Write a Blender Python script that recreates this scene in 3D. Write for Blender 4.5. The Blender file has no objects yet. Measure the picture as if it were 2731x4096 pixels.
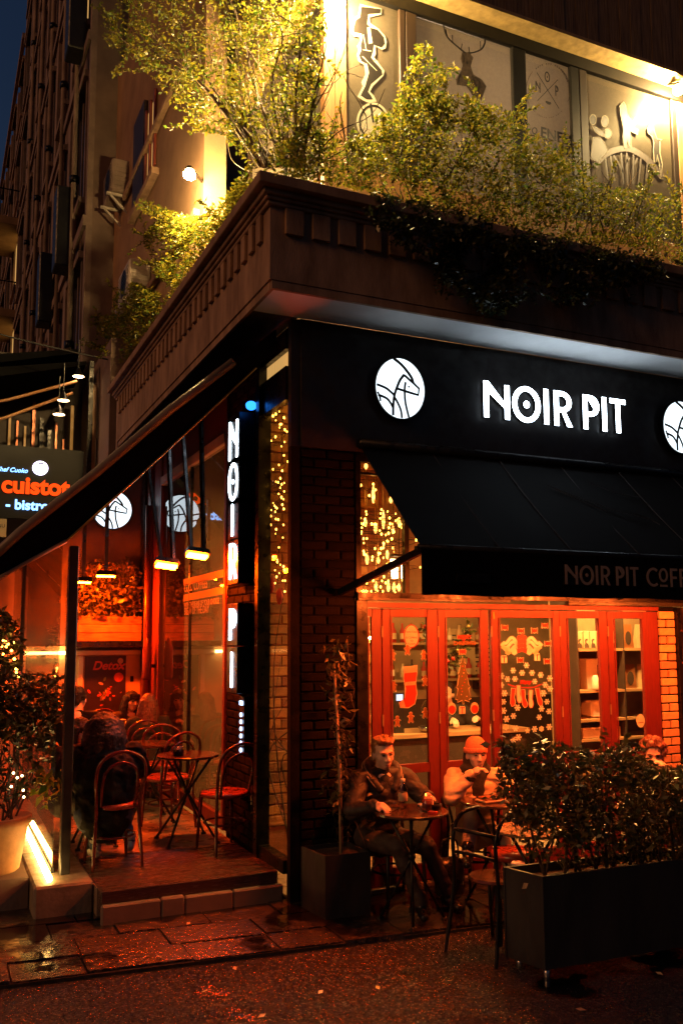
# Night-time corner cafe with a lit terrace. All geometry and materials are procedural.
import bpy, bmesh, math, random
import numpy as np
from mathutils import Vector, Matrix, noise as mnoise
random.seed(7); RNG = np.random.default_rng(7)
R = math.radians
SC = bpy.context.scene
COL = SC.collection

# ------------------------------------------------------------------ camera
# world: X along the front facade, Y along the side lane, corner pillar foot at the origin
F, PXC, PYC = 3521.0, 1365.5, 2150.0
AZ, PITCH, ROLL = R(24.8), R(6.48), R(0.25)
CAM = np.array([-2.476, -6.299, 1.95])
FWD = np.array([math.sin(AZ)*math.cos(PITCH), math.cos(AZ)*math.cos(PITCH), math.sin(PITCH)])
_r0 = np.array([math.cos(AZ), -math.sin(AZ), 0.0]); _u0 = np.cross(_r0, FWD)
RIGHT = _r0*math.cos(ROLL) - _u0*math.sin(ROLL); UP = _u0*math.cos(ROLL) + _r0*math.sin(ROLL)
cd = bpy.data.cameras.new('camera'); cam = bpy.data.objects.new('camera', cd); COL.objects.link(cam)
cam.matrix_world = Matrix((( RIGHT[0], UP[0], -FWD[0], CAM[0]), (RIGHT[1], UP[1], -FWD[1], CAM[1]),
                           (RIGHT[2], UP[2], -FWD[2], CAM[2]), (0, 0, 0, 1)))
cd.sensor_fit = 'VERTICAL'; cd.sensor_height = 36.0; cd.sensor_width = 24.0
cd.lens = 36.0*F/4096.0; cd.shift_y = (PYC-2048.0)/4096.0; cd.clip_end = 2000.0; cd.clip_start = 0.05
SC.camera = cam

def ray(x, y): return FWD + RIGHT*((x-PXC)/F) - UP*((y-PYC)/F)
def onY(x, y, Y): d = ray(x, y); return CAM + d*((Y-CAM[1])/d[1])
def onX(x, y, X): d = ray(x, y); return CAM + d*((X-CAM[0])/d[0])
def onZ(x, y, z): d = ray(x, y); return CAM + d*((z-CAM[2])/d[2])

# ------------------------------------------------------------------ sky, warm fill light, exposure
w = bpy.data.worlds.new('World'); SC.world = w; w.use_nodes = True
nt = w.node_tree; nt.nodes.clear()
sky = nt.nodes.new('ShaderNodeTexSky'); sky.sky_type = 'NISHITA'; sky.sun_disc = False
sky.sun_elevation = R(-1.0); sky.sun_rotation = R(-60); sky.altitude = 50; sky.ozone_density = 2.6
bg = nt.nodes.new('ShaderNodeBackground'); bg.inputs['Strength'].default_value = 0.15
wo = nt.nodes.new('ShaderNodeOutputWorld')
nt.links.new(sky.outputs[0], bg.inputs[0]); nt.links.new(bg.outputs[0], wo.inputs[0])
sd = bpy.data.lights.new('fill_sun', 'SUN'); fill_sun = bpy.data.objects.new('fill_sun', sd); COL.objects.link(fill_sun)
sd.energy = 0.62; sd.angle = R(25); sd.color = (1.0, 0.40, 0.12)  # added warm fill standing in for unseen street glow, not sunlight
fill_sun.rotation_euler = Vector((0.88, 0.20, -0.42)).to_track_quat('-Z', 'Y').to_euler()
SC.view_settings.view_transform = 'Standard'; SC.view_settings.look = 'None'
SC.view_settings.exposure = 0.15; SC.view_settings.gamma = 1.0; SC.view_settings.use_curve_mapping = False
cy = SC.cycles
cy.use_denoising = True; cy.max_bounces = 6; cy.diffuse_bounces = 3; cy.glossy_bounces = 3
cy.transparent_max_bounces = 12; cy.transmission_bounces = 4; cy.caustics_reflective = False; cy.caustics_refractive = False
cy.sample_clamp_indirect = 4.0; cy.use_light_tree = True; cy.use_adaptive_sampling = True; cy.adaptive_threshold = 0.01
cy.blur_glossy = 0.5

# ------------------------------------------------------------------ materials
MATS = {}
def node(nt, t, **kw):
    n = nt.nodes.new(t)
    for k, v in kw.items():
        if k in n.inputs: n.inputs[k].default_value = v
        else: setattr(n, k, v)
    return n
def mat(name, col, rough=0.6, metal=0.0, var=0.12, scale=8.0, bump=0.0, bscale=40.0, spec=0.5, emit=None, estr=0.0,
        col2=None, rvar=0.0, island=0.0, coat=0.0, sheen=0.0, stretch=None, wear=None):
    m = bpy.data.materials.new(name); m.use_nodes = True; nt = m.node_tree; nt.nodes.clear()
    out = node(nt, 'ShaderNodeOutputMaterial'); b = node(nt, 'ShaderNodeBsdfPrincipled')
    nt.links.new(b.outputs[0], out.inputs[0])
    b.inputs['Roughness'].default_value = rough; b.inputs['Metallic'].default_value = metal
    b.inputs['Specular IOR Level'].default_value = spec; b.inputs['Coat Weight'].default_value = coat
    b.inputs['Sheen Weight'].default_value = sheen
    c2 = col2 if col2 else tuple(max(0.0, c*(1-2.2*var)) for c in col)
    tc = node(nt, 'ShaderNodeTexCoord'); src = tc.outputs['Object']
    if stretch:
        mp = node(nt, 'ShaderNodeMapping'); mp.inputs['Scale'].default_value = stretch
        nt.links.new(src, mp.inputs[0]); src = mp.outputs[0]
    nz = node(nt, 'ShaderNodeTexNoise', Scale=scale, Detail=5.0, Roughness=0.6); nt.links.new(src, nz.inputs['Vector'])
    rp = node(nt, 'ShaderNodeValToRGB'); rp.color_ramp.elements[0].position = 0.32; rp.color_ramp.elements[1].position = 0.68
    rp.color_ramp.elements[0].color = (*c2, 1); rp.color_ramp.elements[1].color = (*col, 1)
    nt.links.new(nz.outputs[0], rp.inputs[0]); cs = rp.outputs[0]
    if island:
        g = node(nt, 'ShaderNodeNewGeometry'); oi = node(nt, 'ShaderNodeObjectInfo')
        ad = node(nt, 'ShaderNodeMath', operation='ADD'); nt.links.new(g.outputs['Random Per Island'], ad.inputs[0]); nt.links.new(oi.outputs['Random'], ad.inputs[1])
        fr = node(nt, 'ShaderNodeMath', operation='FRACT'); nt.links.new(ad.outputs[0], fr.inputs[0])
        hs = node(nt, 'ShaderNodeHueSaturation'); mr = node(nt, 'ShaderNodeMapRange')
        mr.inputs[3].default_value = 1-island; mr.inputs[4].default_value = 1+island
        nt.links.new(fr.outputs[0], mr.inputs[0]); nt.links.new(mr.outputs[0], hs.inputs['Value'])
        mh = node(nt, 'ShaderNodeMapRange'); mh.inputs[3].default_value = 0.5-0.06*island; mh.inputs[4].default_value = 0.5+0.05*island
        nt.links.new(fr.outputs[0], mh.inputs[0]); nt.links.new(mh.outputs[0], hs.inputs['Hue'])
        nt.links.new(cs, hs.inputs['Color']); cs = hs.outputs[0]
    nt.links.new(cs, b.inputs['Base Color'])
    if rvar:
        n2 = node(nt, 'ShaderNodeTexNoise', Scale=scale*1.7, Detail=4.0); nt.links.new(src, n2.inputs['Vector'])
        m2 = node(nt, 'ShaderNodeMapRange'); m2.inputs[1].default_value = 0.35; m2.inputs[2].default_value = 0.65
        m2.inputs[3].default_value = max(0.03, rough-rvar); m2.inputs[4].default_value = min(1.0, rough+rvar)
        nt.links.new(n2.outputs[0], m2.inputs[0]); nt.links.new(m2.outputs[0], b.inputs['Roughness'])
    if bump:
        n3 = node(nt, 'ShaderNodeTexNoise', Scale=bscale, Detail=4.0); nt.links.new(src, n3.inputs['Vector'])
        bp = node(nt, 'ShaderNodeBump', Strength=bump, Distance=0.01); nt.links.new(n3.outputs[0], bp.inputs['Height'])
        nt.links.new(bp.outputs[0], b.inputs['Normal'])
    if emit:
        b.inputs['Emission Color'].default_value = (*emit, 1); b.inputs['Emission Strength'].default_value = estr
    MATS[name] = m; return m
def emis(name, col, s):
    m = bpy.data.materials.new(name); m.use_nodes = True; nt = m.node_tree; nt.nodes.clear()
    out = node(nt, 'ShaderNodeOutputMaterial'); e = node(nt, 'ShaderNodeEmission', Strength=s); e.inputs[0].default_value = (*col, 1)
    nt.links.new(e.outputs[0], out.inputs[0]); MATS[name] = m; return m
def glass(name, tint=(0.9, 0.92, 0.9), rough=0.015, ior=1.5, boost=1.0, dirt=0.0):
    m = bpy.data.materials.new(name); m.use_nodes = True; nt = m.node_tree; nt.nodes.clear()
    out = node(nt, 'ShaderNodeOutputMaterial'); t = node(nt, 'ShaderNodeBsdfTransparent'); t.inputs[0].default_value = (*tint, 1)
    g = node(nt, 'ShaderNodeBsdfGlossy', Roughness=rough); fr = node(nt, 'ShaderNodeFresnel', IOR=ior)
    mu = node(nt, 'ShaderNodeMath', operation='MULTIPLY'); mu.inputs[1].default_value = boost; mu.use_clamp = True
    ge = node(nt, 'ShaderNodeNewGeometry'); iv = node(nt, 'ShaderNodeMath', operation='SUBTRACT'); iv.inputs[0].default_value = 1.0; nt.links.new(ge.outputs['Backfacing'], iv.inputs[1])
    mf = node(nt, 'ShaderNodeMath', operation='MULTIPLY'); nt.links.new(fr.outputs[0], mf.inputs[0]); nt.links.new(iv.outputs[0], mf.inputs[1]); nt.links.new(mf.outputs[0], mu.inputs[0])
    mx = node(nt, 'ShaderNodeMixShader'); nt.links.new(mu.outputs[0], mx.inputs[0]); nt.links.new(t.outputs[0], mx.inputs[1]); nt.links.new(g.outputs[0], mx.inputs[2])
    last = mx
    if dirt:
        d = node(nt, 'ShaderNodeBsdfDiffuse'); d.inputs[0].default_value = (0.55, 0.5, 0.42, 1)
        tc = node(nt, 'ShaderNodeTexCoord'); mp = node(nt, 'ShaderNodeMapping'); mp.inputs['Scale'].default_value = (14, 14, 0.8)
        nt.links.new(tc.outputs['Object'], mp.inputs[0])
        nz = node(nt, 'ShaderNodeTexNoise', Scale=2.0, Detail=5.0); nt.links.new(mp.outputs[0], nz.inputs['Vector'])
        mr = node(nt, 'ShaderNodeMapRange'); mr.inputs[1].default_value = 0.4; mr.inputs[2].default_value = 0.8; mr.inputs[3].default_value = dirt*0.35; mr.inputs[4].default_value = dirt
        nt.links.new(nz.outputs[0], mr.inputs[0])
        m2 = node(nt, 'ShaderNodeMixShader'); nt.links.new(mr.outputs[0], m2.inputs[0]); nt.links.new(last.outputs[0], m2.inputs[1]); nt.links.new(d.outputs[0], m2.inputs[2]); last = m2
    nt.links.new(last.outputs[0], out.inputs[0]); MATS[name] = m; return m
def leafmat(name, col, col2, trans=0.35, rough=0.45):
    m = bpy.data.materials.new(name); m.use_nodes = True; nt = m.node_tree; nt.nodes.clear()
    out = node(nt, 'ShaderNodeOutputMaterial'); b = node(nt, 'ShaderNodeBsdfPrincipled', Roughness=rough)
    g = node(nt, 'ShaderNodeNewGeometry'); rp = node(nt, 'ShaderNodeValToRGB')
    e = rp.color_ramp.elements; e[0].color = (*col, 1); e[1].color = (*col2, 1)
    e2 = rp.color_ramp.elements.new(0.97); e2.color = (col2[0]*1.5, col2[1]*0.9, col2[2]*0.6, 1)
    nt.links.new(g.outputs['Random Per Island'], rp.inputs[0]); nt.links.new(rp.outputs[0], b.inputs['Base Color'])
    t = node(nt, 'ShaderNodeBsdfTranslucent'); nt.links.new(rp.outputs[0], t.inputs[0])
    mx = node(nt, 'ShaderNodeMixShader'); mx.inputs[0].default_value = trans
    nt.links.new(b.outputs[0], mx.inputs[1]); nt.links.new(t.outputs[0], mx.inputs[2]); nt.links.new(mx.outputs[0], out.inputs[0])
    MATS[name] = m; return m

mat('stucco', (0.42, 0.26, 0.16), 0.85, var=0.14, scale=3.0, bump=0.35, bscale=60, col2=(0.20, 0.115, 0.065), stretch=(2.2, 2.2, .7))
mat('soffit_white', (0.82, 0.82, 0.82), 0.7, var=0.05, scale=4.0, bump=0.15)
mat('frame_black', (0.006, 0.005, 0.004), 0.5, var=0.2, spec=0.3)
mat('dark_brown', (0.03, 0.016, 0.009), 0.5, var=0.15, scale=6, stretch=(12, 12, 1))
mat('brick_inner', (0.36, 0.18, 0.055), 0.75, var=0.25, scale=9, bump=0.5, bscale=70, island=0.3)
mat('stucco_pale', (0.62, 0.58, 0.54), 0.8, var=0.08, scale=4.0, bump=0.2)
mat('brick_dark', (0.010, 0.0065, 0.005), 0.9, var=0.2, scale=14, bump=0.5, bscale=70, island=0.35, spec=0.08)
mat('brick_amber', (0.60, 0.36, 0.17), 0.75, var=0.15, scale=14, bump=0.4, bscale=70, island=0.25)
mat('mortar', (0.007, 0.0055, 0.0045), 0.95, var=0.15, scale=20, bump=0.4, spec=0.06)
mat('black_board', (0.022, 0.015, 0.013), 0.6, var=0.2, scale=6, rvar=0.15)
mat('black_metal', (0.016, 0.015, 0.015), 0.35, metal=0.6, var=0.15, rvar=0.12)
mat('black_paint', (0.02, 0.02, 0.021), 0.45, var=0.2, scale=12, rvar=0.15)
mat('planter_metal', (0.036, 0.034, 0.034), 0.5, metal=0.2, var=0.25, scale=4, rvar=0.2, bump=0.08, stretch=(1, 1, .35))
mat('red_wood', (0.135, 0.0135, 0.0075), 0.5, var=0.1, scale=6, rvar=0.12, bump=0.06, stretch=(14, 14, 1.2))
mat('red_wood_dark', (0.20, 0.04, 0.025), 0.45, var=0.15, scale=6, rvar=0.1, stretch=(14, 14, 1.2))
mat('orange_wood', (0.50, 0.24, 0.09), 0.45, var=0.15, scale=5, stretch=(12, 12, 0.8), bump=0.05)
mat('plank_wood', (0.45, 0.22, 0.12), 0.6, var=0.2, scale=5, stretch=(1, 12, 12), bump=0.2, island=0.12)
mat('deck_wood', (0.09, 0.045, 0.03), 0.20, var=0.2, scale=5, stretch=(1.5, 14, 14), rvar=0.14, bump=0.15)
mat('tile_floor', (0.34, 0.25, 0.18), 0.35, var=0.2, scale=3, rvar=0.2, bump=0.08)
mat('kerb_stone', (0.26, 0.20, 0.14), 0.6, var=0.2, scale=9, bump=0.35, rvar=0.2)
mat('pink_stucco', (0.5, 0.36, 0.33), 0.85, var=0.1, scale=5, bump=0.2)
mat('cream_wall', (0.62, 0.45, 0.30), 0.75, var=0.1, scale=3, bump=0.1)
mat('interior_wall', (0.40, 0.27, 0.15), 0.75, var=0.2, scale=2.5, bump=0.1)
mat('interior_dark', (0.05, 0.03, 0.02), 0.6, var=0.2, scale=4)
mat('wood_shelf', (0.42, 0.26, 0.13), 0.5, var=0.15, scale=5, stretch=(1, 10, 10))
mat('chair_wood', (0.13, 0.020, 0.012), 0.22, var=0.2, scale=9, rvar=0.06, coat=0.3)
mat('chair_seat', (0.34, 0.05, 0.025), 0.3, var=0.2, scale=9, rvar=0.1)
mat('table_top', (0.10, 0.045, 0.025), 0.16, var=0.25, scale=7, rvar=0.08, coat=0.4)
mat('table_light', (0.34, 0.2, 0.11), 0.22, var=0.25, scale=25, rvar=0.1, bump=0.05)
mat('paper_white', (0.75, 0.70, 0.62), 0.6, var=0.04)
mat('paper_tan', (0.50, 0.36, 0.2), 0.6, var=0.06)
mat('poster_black', (0.03, 0.018, 0.018), 0.4, var=0.2)
mat('poster_red', (0.65, 0.10, 0.06), 0.5, var=0.2)
mat('poster_green', (0.18, 0.3, 0.08), 0.5, var=0.2)
mat('sticker_ink', (0.012, 0.009, 0.007), 0.5, var=0.3, scale=22)
mat('ink_grey', (0.075, 0.05, 0.035), 0.6, var=0.3, scale=30)
mat('skin', (0.74, 0.49, 0.36), 0.5, var=0.05, scale=14)
mat('lips', (0.40, 0.12, 0.10), 0.45, var=0.05)
mat('eye_dark', (0.02, 0.013, 0.01), 0.15, var=0.0)
mat('hair_ginger', (0.50, 0.22, 0.07), 0.45, var=0.25, scale=60, bump=0.6, bscale=120, stretch=(1, 1, 0.25))
mat('hair_dark', (0.010, 0.006, 0.005), 0.55, var=0.3, scale=60, bump=0.6, bscale=120, stretch=(1, 1, 0.25))
mat('hair_auburn', (0.22, 0.075, 0.04), 0.4, var=0.3, scale=60, bump=0.6, bscale=120, stretch=(1, 1, 0.25))
mat('jacket_brown', (0.024, 0.016, 0.013), 0.6, var=0.25, scale=9, bump=0.4, bscale=35)
mat('jacket_black', (0.007, 0.007, 0.010), 0.75, var=0.25, scale=9, bump=0.4, bscale=35, spec=0.15)
mat('jacket_beige', (0.74, 0.55, 0.34), 0.8, var=0.12, scale=9, bump=0.5, bscale=28)
mat('knit_black', (0.02, 0.017, 0.016), 0.85, var=0.2, scale=40, bump=0.5, bscale=140)
mat('knit_orange', (0.80, 0.26, 0.13), 0.85, var=0.12, scale=30, bump=0.6, bscale=150, stretch=(3, 3, 0.6))
mat('trousers_dark', (0.045, 0.03, 0.025), 0.75, var=0.2, scale=12, bump=0.3)
mat('trousers_beige', (0.52, 0.40, 0.27), 0.8, var=0.1, scale=12, bump=0.3)
mat('jeans', (0.07, 0.10, 0.17), 0.8, var=0.25, scale=14, bump=0.3)
mat('leather_black', (0.014, 0.012, 0.011), 0.3, var=0.2, rvar=0.1)
mat('shoe_pale', (0.55, 0.48, 0.42), 0.6, var=0.1)
mat('terracotta', (0.50, 0.25, 0.11), 0.7, var=0.15, scale=9, bump=0.2)
mat('soil', (0.04, 0.025, 0.016), 0.9, var=0.4, scale=30, bump=0.8)
mat('bark', (0.10, 0.06, 0.035), 0.8, var=0.3, scale=25, bump=0.5)
mat('cane', (0.50, 0.34, 0.19), 0.5, var=0.2, scale=20)
mat('awning_black', (0.0025, 0.0024, 0.0026), 0.9, var=0.25, scale=2.5, bump=0.15, bscale=6, spec=0.12)
mat('awning_text', (0.42, 0.30, 0.22), 0.7, var=0.1, scale=30)
mat('bar_bronze', (0.26, 0.19, 0.12), 0.45, metal=0.0, var=0.15)
mat('gold_trim', (0.5, 0.33, 0.1), 0.3, metal=0.8, var=0.1)
mat('ac_white', (0.62, 0.55, 0.46), 0.5, var=0.08)
mat('facade_old', (0.25, 0.17, 0.125), 0.9, var=0.3, scale=1.5, bump=0.4, bscale=20, col2=(0.14, 0.095, 0.07))
mat('facade_trim', (0.36, 0.26, 0.20), 0.85, var=0.25, scale=2.0, bump=0.3)
mat('facade_ochre', (0.45, 0.28, 0.13), 0.85, var=0.2, scale=1.5, bump=0.3)
mat('party_wall', (0.36, 0.21, 0.11), 0.9, var=0.15, scale=2.0, bump=0.35, bscale=40)
mat('roof_board', (0.30, 0.19, 0.09), 0.75, var=0.3, scale=5, stretch=(14, 14, 0.6), bump=0.3)
mat('eave_yellow', (0.55, 0.38, 0.14), 0.6, var=0.2, scale=10)
mat('dark_glass', (0.012, 0.012, 0.014), 0.08, var=0.2, scale=1.0)
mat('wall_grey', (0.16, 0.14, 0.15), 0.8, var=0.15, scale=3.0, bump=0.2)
mat('amber_strip', (0.25, 0.11, 0.03), 0.4, var=0.3, scale=9, emit=(1.0, 0.42, 0.08), estr=0.22)
mat('curtain_lit', (0.6, 0.36, 0.12), 0.8, var=0.25, scale=6, stretch=(6, 6, 0.5), emit=(1.0, 0.55, 0.16), estr=0.55)
mat('copper_pipe', (0.35, 0.12, 0.06), 0.3, metal=0.6, var=0.15)
mat('steel', (0.5, 0.48, 0.45), 0.25, metal=0.9, var=0.08)
mat('amber_liquid', (0.30, 0.08, 0.02), 0.1, var=0.1)
mat('ceramic', (0.75, 0.68, 0.6), 0.25, var=0.04)
mat('bread', (0.55, 0.33, 0.13), 0.7, var=0.3, scale=30, bump=0.4)
mat('kraft', (0.58, 0.42, 0.24), 0.7, var=0.08)
mat('rubber', (0.02, 0.02, 0.02), 0.6, var=0.1)
glass('pane_clear', (0.93, 0.92, 0.88), dirt=0.005)
glass('pane_side', (0.62, 0.60, 0.57), boost=1.6, dirt=0.03)
glass('pane_screen', (0.80, 0.78, 0.72), boost=1.2, dirt=0.14)
glass('drink_glass', (0.88, 0.85, 0.80), boost=1.6)
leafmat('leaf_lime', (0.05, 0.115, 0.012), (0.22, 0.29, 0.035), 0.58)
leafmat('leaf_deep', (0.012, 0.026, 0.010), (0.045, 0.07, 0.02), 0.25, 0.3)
leafmat('leaf_box', (0.03, 0.05, 0.014), (0.11, 0.12, 0.045), 0.15, 0.35)
def glowfilm(name, col, tr=0.55):
    m = bpy.data.materials.new(name); m.use_nodes = True; nt = m.node_tree; nt.nodes.clear()
    out = node(nt, 'ShaderNodeOutputMaterial'); b = node(nt, 'ShaderNodeBsdfPrincipled', Roughness=0.5); t = node(nt, 'ShaderNodeBsdfTranslucent')
    tc = node(nt, 'ShaderNodeTexCoord'); nz = node(nt, 'ShaderNodeTexNoise', Scale=30.0); nt.links.new(tc.outputs['Object'], nz.inputs['Vector'])
    rp = node(nt, 'ShaderNodeValToRGB'); e = rp.color_ramp.elements; e[0].position = .3; e[0].color = (*[c*.82 for c in col], 1); e[1].color = (*col, 1); nt.links.new(nz.outputs[0], rp.inputs[0])
    nt.links.new(rp.outputs[0], b.inputs['Base Color']); nt.links.new(rp.outputs[0], t.inputs[0])
    mx = node(nt, 'ShaderNodeMixShader'); mx.inputs[0].default_value = tr; nt.links.new(b.outputs[0], mx.inputs[1]); nt.links.new(t.outputs[0], mx.inputs[2]); nt.links.new(mx.outputs[0], out.inputs[0]); MATS[name] = m
glowfilm('sticker_cream', (0.85, 0.68, 0.42)); glowfilm('sticker_red', (0.66, 0.06, 0.035), .45); glowfilm('sticker_brown', (0.50, 0.20, 0.07)); glowfilm('sticker_white', (0.88, 0.80, 0.62)); glowfilm('sticker_green', (0.16, 0.13, 0.05), .4)
glowfilm('frosted_film', (0.20, 0.17, 0.135), .4)
emis('sign_disc', (0.80, 0.92, 1.0), 1.7)
emis('sign_white', (0.74, 0.88, 1.0), 12.0)
emis('lamp_flood', (1.0, 0.68, 0.28), 8500.0)
emis('lamp_flood_lane', (1.0, 0.64, 0.24), 4200.0)
emis('lamp_flood_soft', (1.0, 0.68, 0.28), 5500.0)
emis('room_glow', (1.0, 0.72, 0.44), 210.0)
emis('heater_glow_strong', (1.0, 0.060, 0.0008), 1500.0)
emis('heater_glow', (1.0, 0.070, 0.0010), 950.0)
emis('heater_glow_warm', (1.0, 0.125, 0.014), 640.0)
emis('led_warm', (1.0, 0.55, 0.14), 30.0)
emis('bulb_amber', (1.0, 0.42, 0.05), 14.0)
emis('bulb_dim', (1.0, 0.42, 0.08), 5.0)
emis('lantern_glow', (1.0, 0.66, 0.30), 14.0)
emis('pendant_glow', (1.0, 0.62, 0.30), 20.0)
emis('ceiling_glow', (1.0, 0.47, 0.12), 950.0)
emis('strip_glow', (1.0, 0.46, 0.08), 170.0)
emis('bistro_orange', (1.0, 0.065, 0.005), 1.5)
emis('bistro_blue', (0.22, 0.48, 1.0), 3.0)
emis('bistro_white', (0.80, 0.72, 1.0), 4.0)
emis('led_blue', (0.02, 0.22, 1.0), 3.0)
emis('led_pale', (0.45, 0.65, 1.0), 5.0)
emis('screen_blue', (0.55, 0.68, 1.0), 2.0)

# ------------------------------------------------------------------ mesh helpers
def mesh_obj(name, verts, faces, m, parent=None, smooth=False):
    me = bpy.data.meshes.new(name); me.from_pydata([tuple(map(float, v)) for v in verts], [], faces); me.update()
    return link(name, me, m, parent, smooth)
def link(name, me, m, parent=None, smooth=False):
    if m is not None and len(me.materials) == 0: me.materials.append(MATS[m] if isinstance(m, str) else m)
    if smooth and len(me.polygons): me.polygons.foreach_set('use_smooth', [True]*len(me.polygons))
    o = bpy.data.objects.new(name, me); COL.objects.link(o)
    if parent: o.parent = parent
    return o
def tag(o, label=None, cat=None, group=None, kind=None):
    if label: o['label'] = label
    if cat: o['category'] = cat
    if group: o['group'] = group
    if kind: o['kind'] = kind
    return o
def thing(name, label, cat, loc=(0, 0, 0), rz=0.0, group=None):
    o = bpy.data.objects.new(name, None); COL.objects.link(o); o.location = tuple(map(float, loc)); o.rotation_euler = (0, 0, rz); o.empty_display_size = 0.1
    return tag(o, label, cat, group)
def root_loc(o):
    v = np.zeros(3)
    while o is not None: v = v + np.array(o.location); o = o.parent
    return v
def copy_tree(o, parent=None):
    c = o.copy(); COL.objects.link(c); c.parent = parent
    for ch in o.children: copy_tree(ch, c)
    return c

class MB:
    """collects geometry for ONE mesh object"""
    def __init__(s): s.v = []; s.f = []
    def add(s, vs, fs):
        n = len(s.v); s.v += [tuple(map(float, v)) for v in vs]; s.f += [tuple(i+n for i in f) for f in fs]; return s
    def box(s, x0, x1, y0, y1, z0, z1, bev=0.0):
        if bev <= 0:
            v = [(x, y, z) for z in (z0, z1) for y in (y0, y1) for x in (x0, x1)]
            return s.add(v, [(0, 2, 3, 1), (4, 5, 7, 6), (0, 1, 5, 4), (1, 3, 7, 5), (3, 2, 6, 7), (2, 0, 4, 6)])
        b = min(bev, (x1-x0)*.45, (y1-y0)*.45, (z1-z0)*.45)
        bm = bmesh.new(); bmesh.ops.create_cube(bm, size=1.0)
        for v in bm.verts: v.co = Vector(((x0+x1)/2+v.co.x*(x1-x0), (y0+y1)/2+v.co.y*(y1-y0), (z0+z1)/2+v.co.z*(z1-z0)))
        bmesh.ops.bevel(bm, geom=bm.edges[:], offset=b, segments=1, affect='EDGES')
        bm.verts.index_update(); s.add([v.co for v in bm.verts], [tuple(v.index for v in f.verts) for f in bm.faces]); bm.free(); return s
    def obox(s, p0, p1, w, h, up=(0, 0, 1)):
        """bar with a w x h section from p0 to p1"""
        p0 = np.array(p0, float); p1 = np.array(p1, float); d = p1-p0; d /= np.linalg.norm(d)
        a = np.cross(d, up); n = np.linalg.norm(a)
        a = np.array([1., 0, 0]) if n < 1e-6 else a/n
        b = np.cross(a, d); v = []
        for p in (p0, p1):
            for i, j in ((-1, -1), (1, -1), (1, 1), (-1, 1)): v.append(p+a*i*w/2+b*j*h/2)
        return s.add(v, [(3, 2, 1, 0), (4, 5, 6, 7), (0, 1, 5, 4), (1, 2, 6, 5), (2, 3, 7, 6), (3, 0, 4, 7)])
    def tube(s, pts, r, seg=8, closed=False, caps=True):
        pts = [np.array(p, float) for p in pts]; n = len(pts); rr = r if hasattr(r, '__len__') else [r]*n
        ref = np.array([0.123, 0.456, 0.88]); base = len(s.v); V = []
        t0 = pts[1]-pts[0]; t0 /= np.linalg.norm(t0); a = np.cross(t0, ref); a /= np.linalg.norm(a)
        for i in range(n):
            if closed: t = pts[(i+1) % n]-pts[i-1]
            else: t = pts[min(i+1, n-1)]-pts[max(i-1, 0)]
            t = t/(np.linalg.norm(t)+1e-12); a = a-t*np.dot(a, t); a /= (np.linalg.norm(a)+1e-12); b = np.cross(t, a)
            for k in range(seg):
                q = 2*math.pi*k/seg; V.append(pts[i]+(a*math.cos(q)+b*math.sin(q))*rr[i])
        fs = []
        for i in range(n if closed else n-1):
            j = (i+1) % n
            for k in range(seg): k2 = (k+1) % seg; fs.append((i*seg+k, i*seg+k2, j*seg+k2, j*seg+k))
        if caps and not closed: fs.append(tuple(range(seg))[::-1]); fs.append(tuple((n-1)*seg+k for k in range(seg)))
        return s.add(V, fs)
    def lathe(s, prof, c=(0, 0, 0), seg=20, cap=True):
        V = []; fs = []; n = len(prof)
        for r_, z in prof:
            for k in range(seg): q = 2*math.pi*k/seg; V.append((c[0]+r_*math.cos(q), c[1]+r_*math.sin(q), c[2]+z))
        for i in range(n-1):
            for k in range(seg): k2 = (k+1) % seg; fs.append((i*seg+k, i*seg+k2, (i+1)*seg+k2, (i+1)*seg+k))
        if cap: fs.append(tuple(range(seg))[::-1]); fs.append(tuple((n-1)*seg+k for k in range(seg)))
        return s.add(V, fs)
    def ell(s, c, r, M=None, seg=12, rings=8):
        V = []; fs = []; M = np.eye(3) if M is None else M; c = np.array(c, float)
        for i in range(1, rings):
            p = math.pi*i/rings
            for k in range(seg): q = 2*math.pi*k/seg; V.append(c+M@np.array([r[0]*math.sin(p)*math.cos(q), r[1]*math.sin(p)*math.sin(q), r[2]*math.cos(p)]))
        t = len(V); V.append(c+M@np.array([0, 0, r[2]])); V.append(c-M@np.array([0, 0, r[2]]))
        for i in range(rings-2):
            for k in range(seg): k2 = (k+1) % seg; fs.append((i*seg+k, (i+1)*seg+k, (i+1)*seg+k2, i*seg+k2))
        for k in range(seg): k2 = (k+1) % seg; fs.append((t, k, k2)); fs.append((t+1, (rings-2)*seg+k2, (rings-2)*seg+k))
        return s.add(V, fs)
    def cap(s, p0, r0, p1, r1, seg=12):
        """tapered capsule"""
        p0 = np.array(p0, float); p1 = np.array(p1, float); d = p1-p0; L = np.linalg.norm(d)
        if L < 1e-6: return s.ell(p0, (r0, r0, r0))
        d /= L; pts = []; rs = []
        for q in (80, 55, 28): pts.append(p0-d*r0*math.sin(R(q))); rs.append(r0*math.cos(R(q)))
        pts += [p0, p1]; rs += [r0, r1]
        for q in (28, 55, 80): pts.append(p1+d*r1*math.sin(R(q))); rs.append(r1*math.cos(R(q)))
        return s.tube(pts, rs, seg)
    def prism(s, poly, o, u, v, th):
        """2D polygon (list of (a,b)) in the frame o,u,v, extruded th along u x v"""
        o = np.array(o, float); u = np.array(u, float); v = np.array(v, float); nrm = np.cross(u, v)
        n = len(poly); V = [o+u*a+v*b for a, b in poly]+[o+u*a+v*b+nrm*th for a, b in poly]
        fs = [tuple(range(n))[::-1], tuple(range(n, 2*n))]
        for i in range(n): j = (i+1) % n; fs.append((i, j, n+j, n+i))
        return s.add(V, fs)
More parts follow.
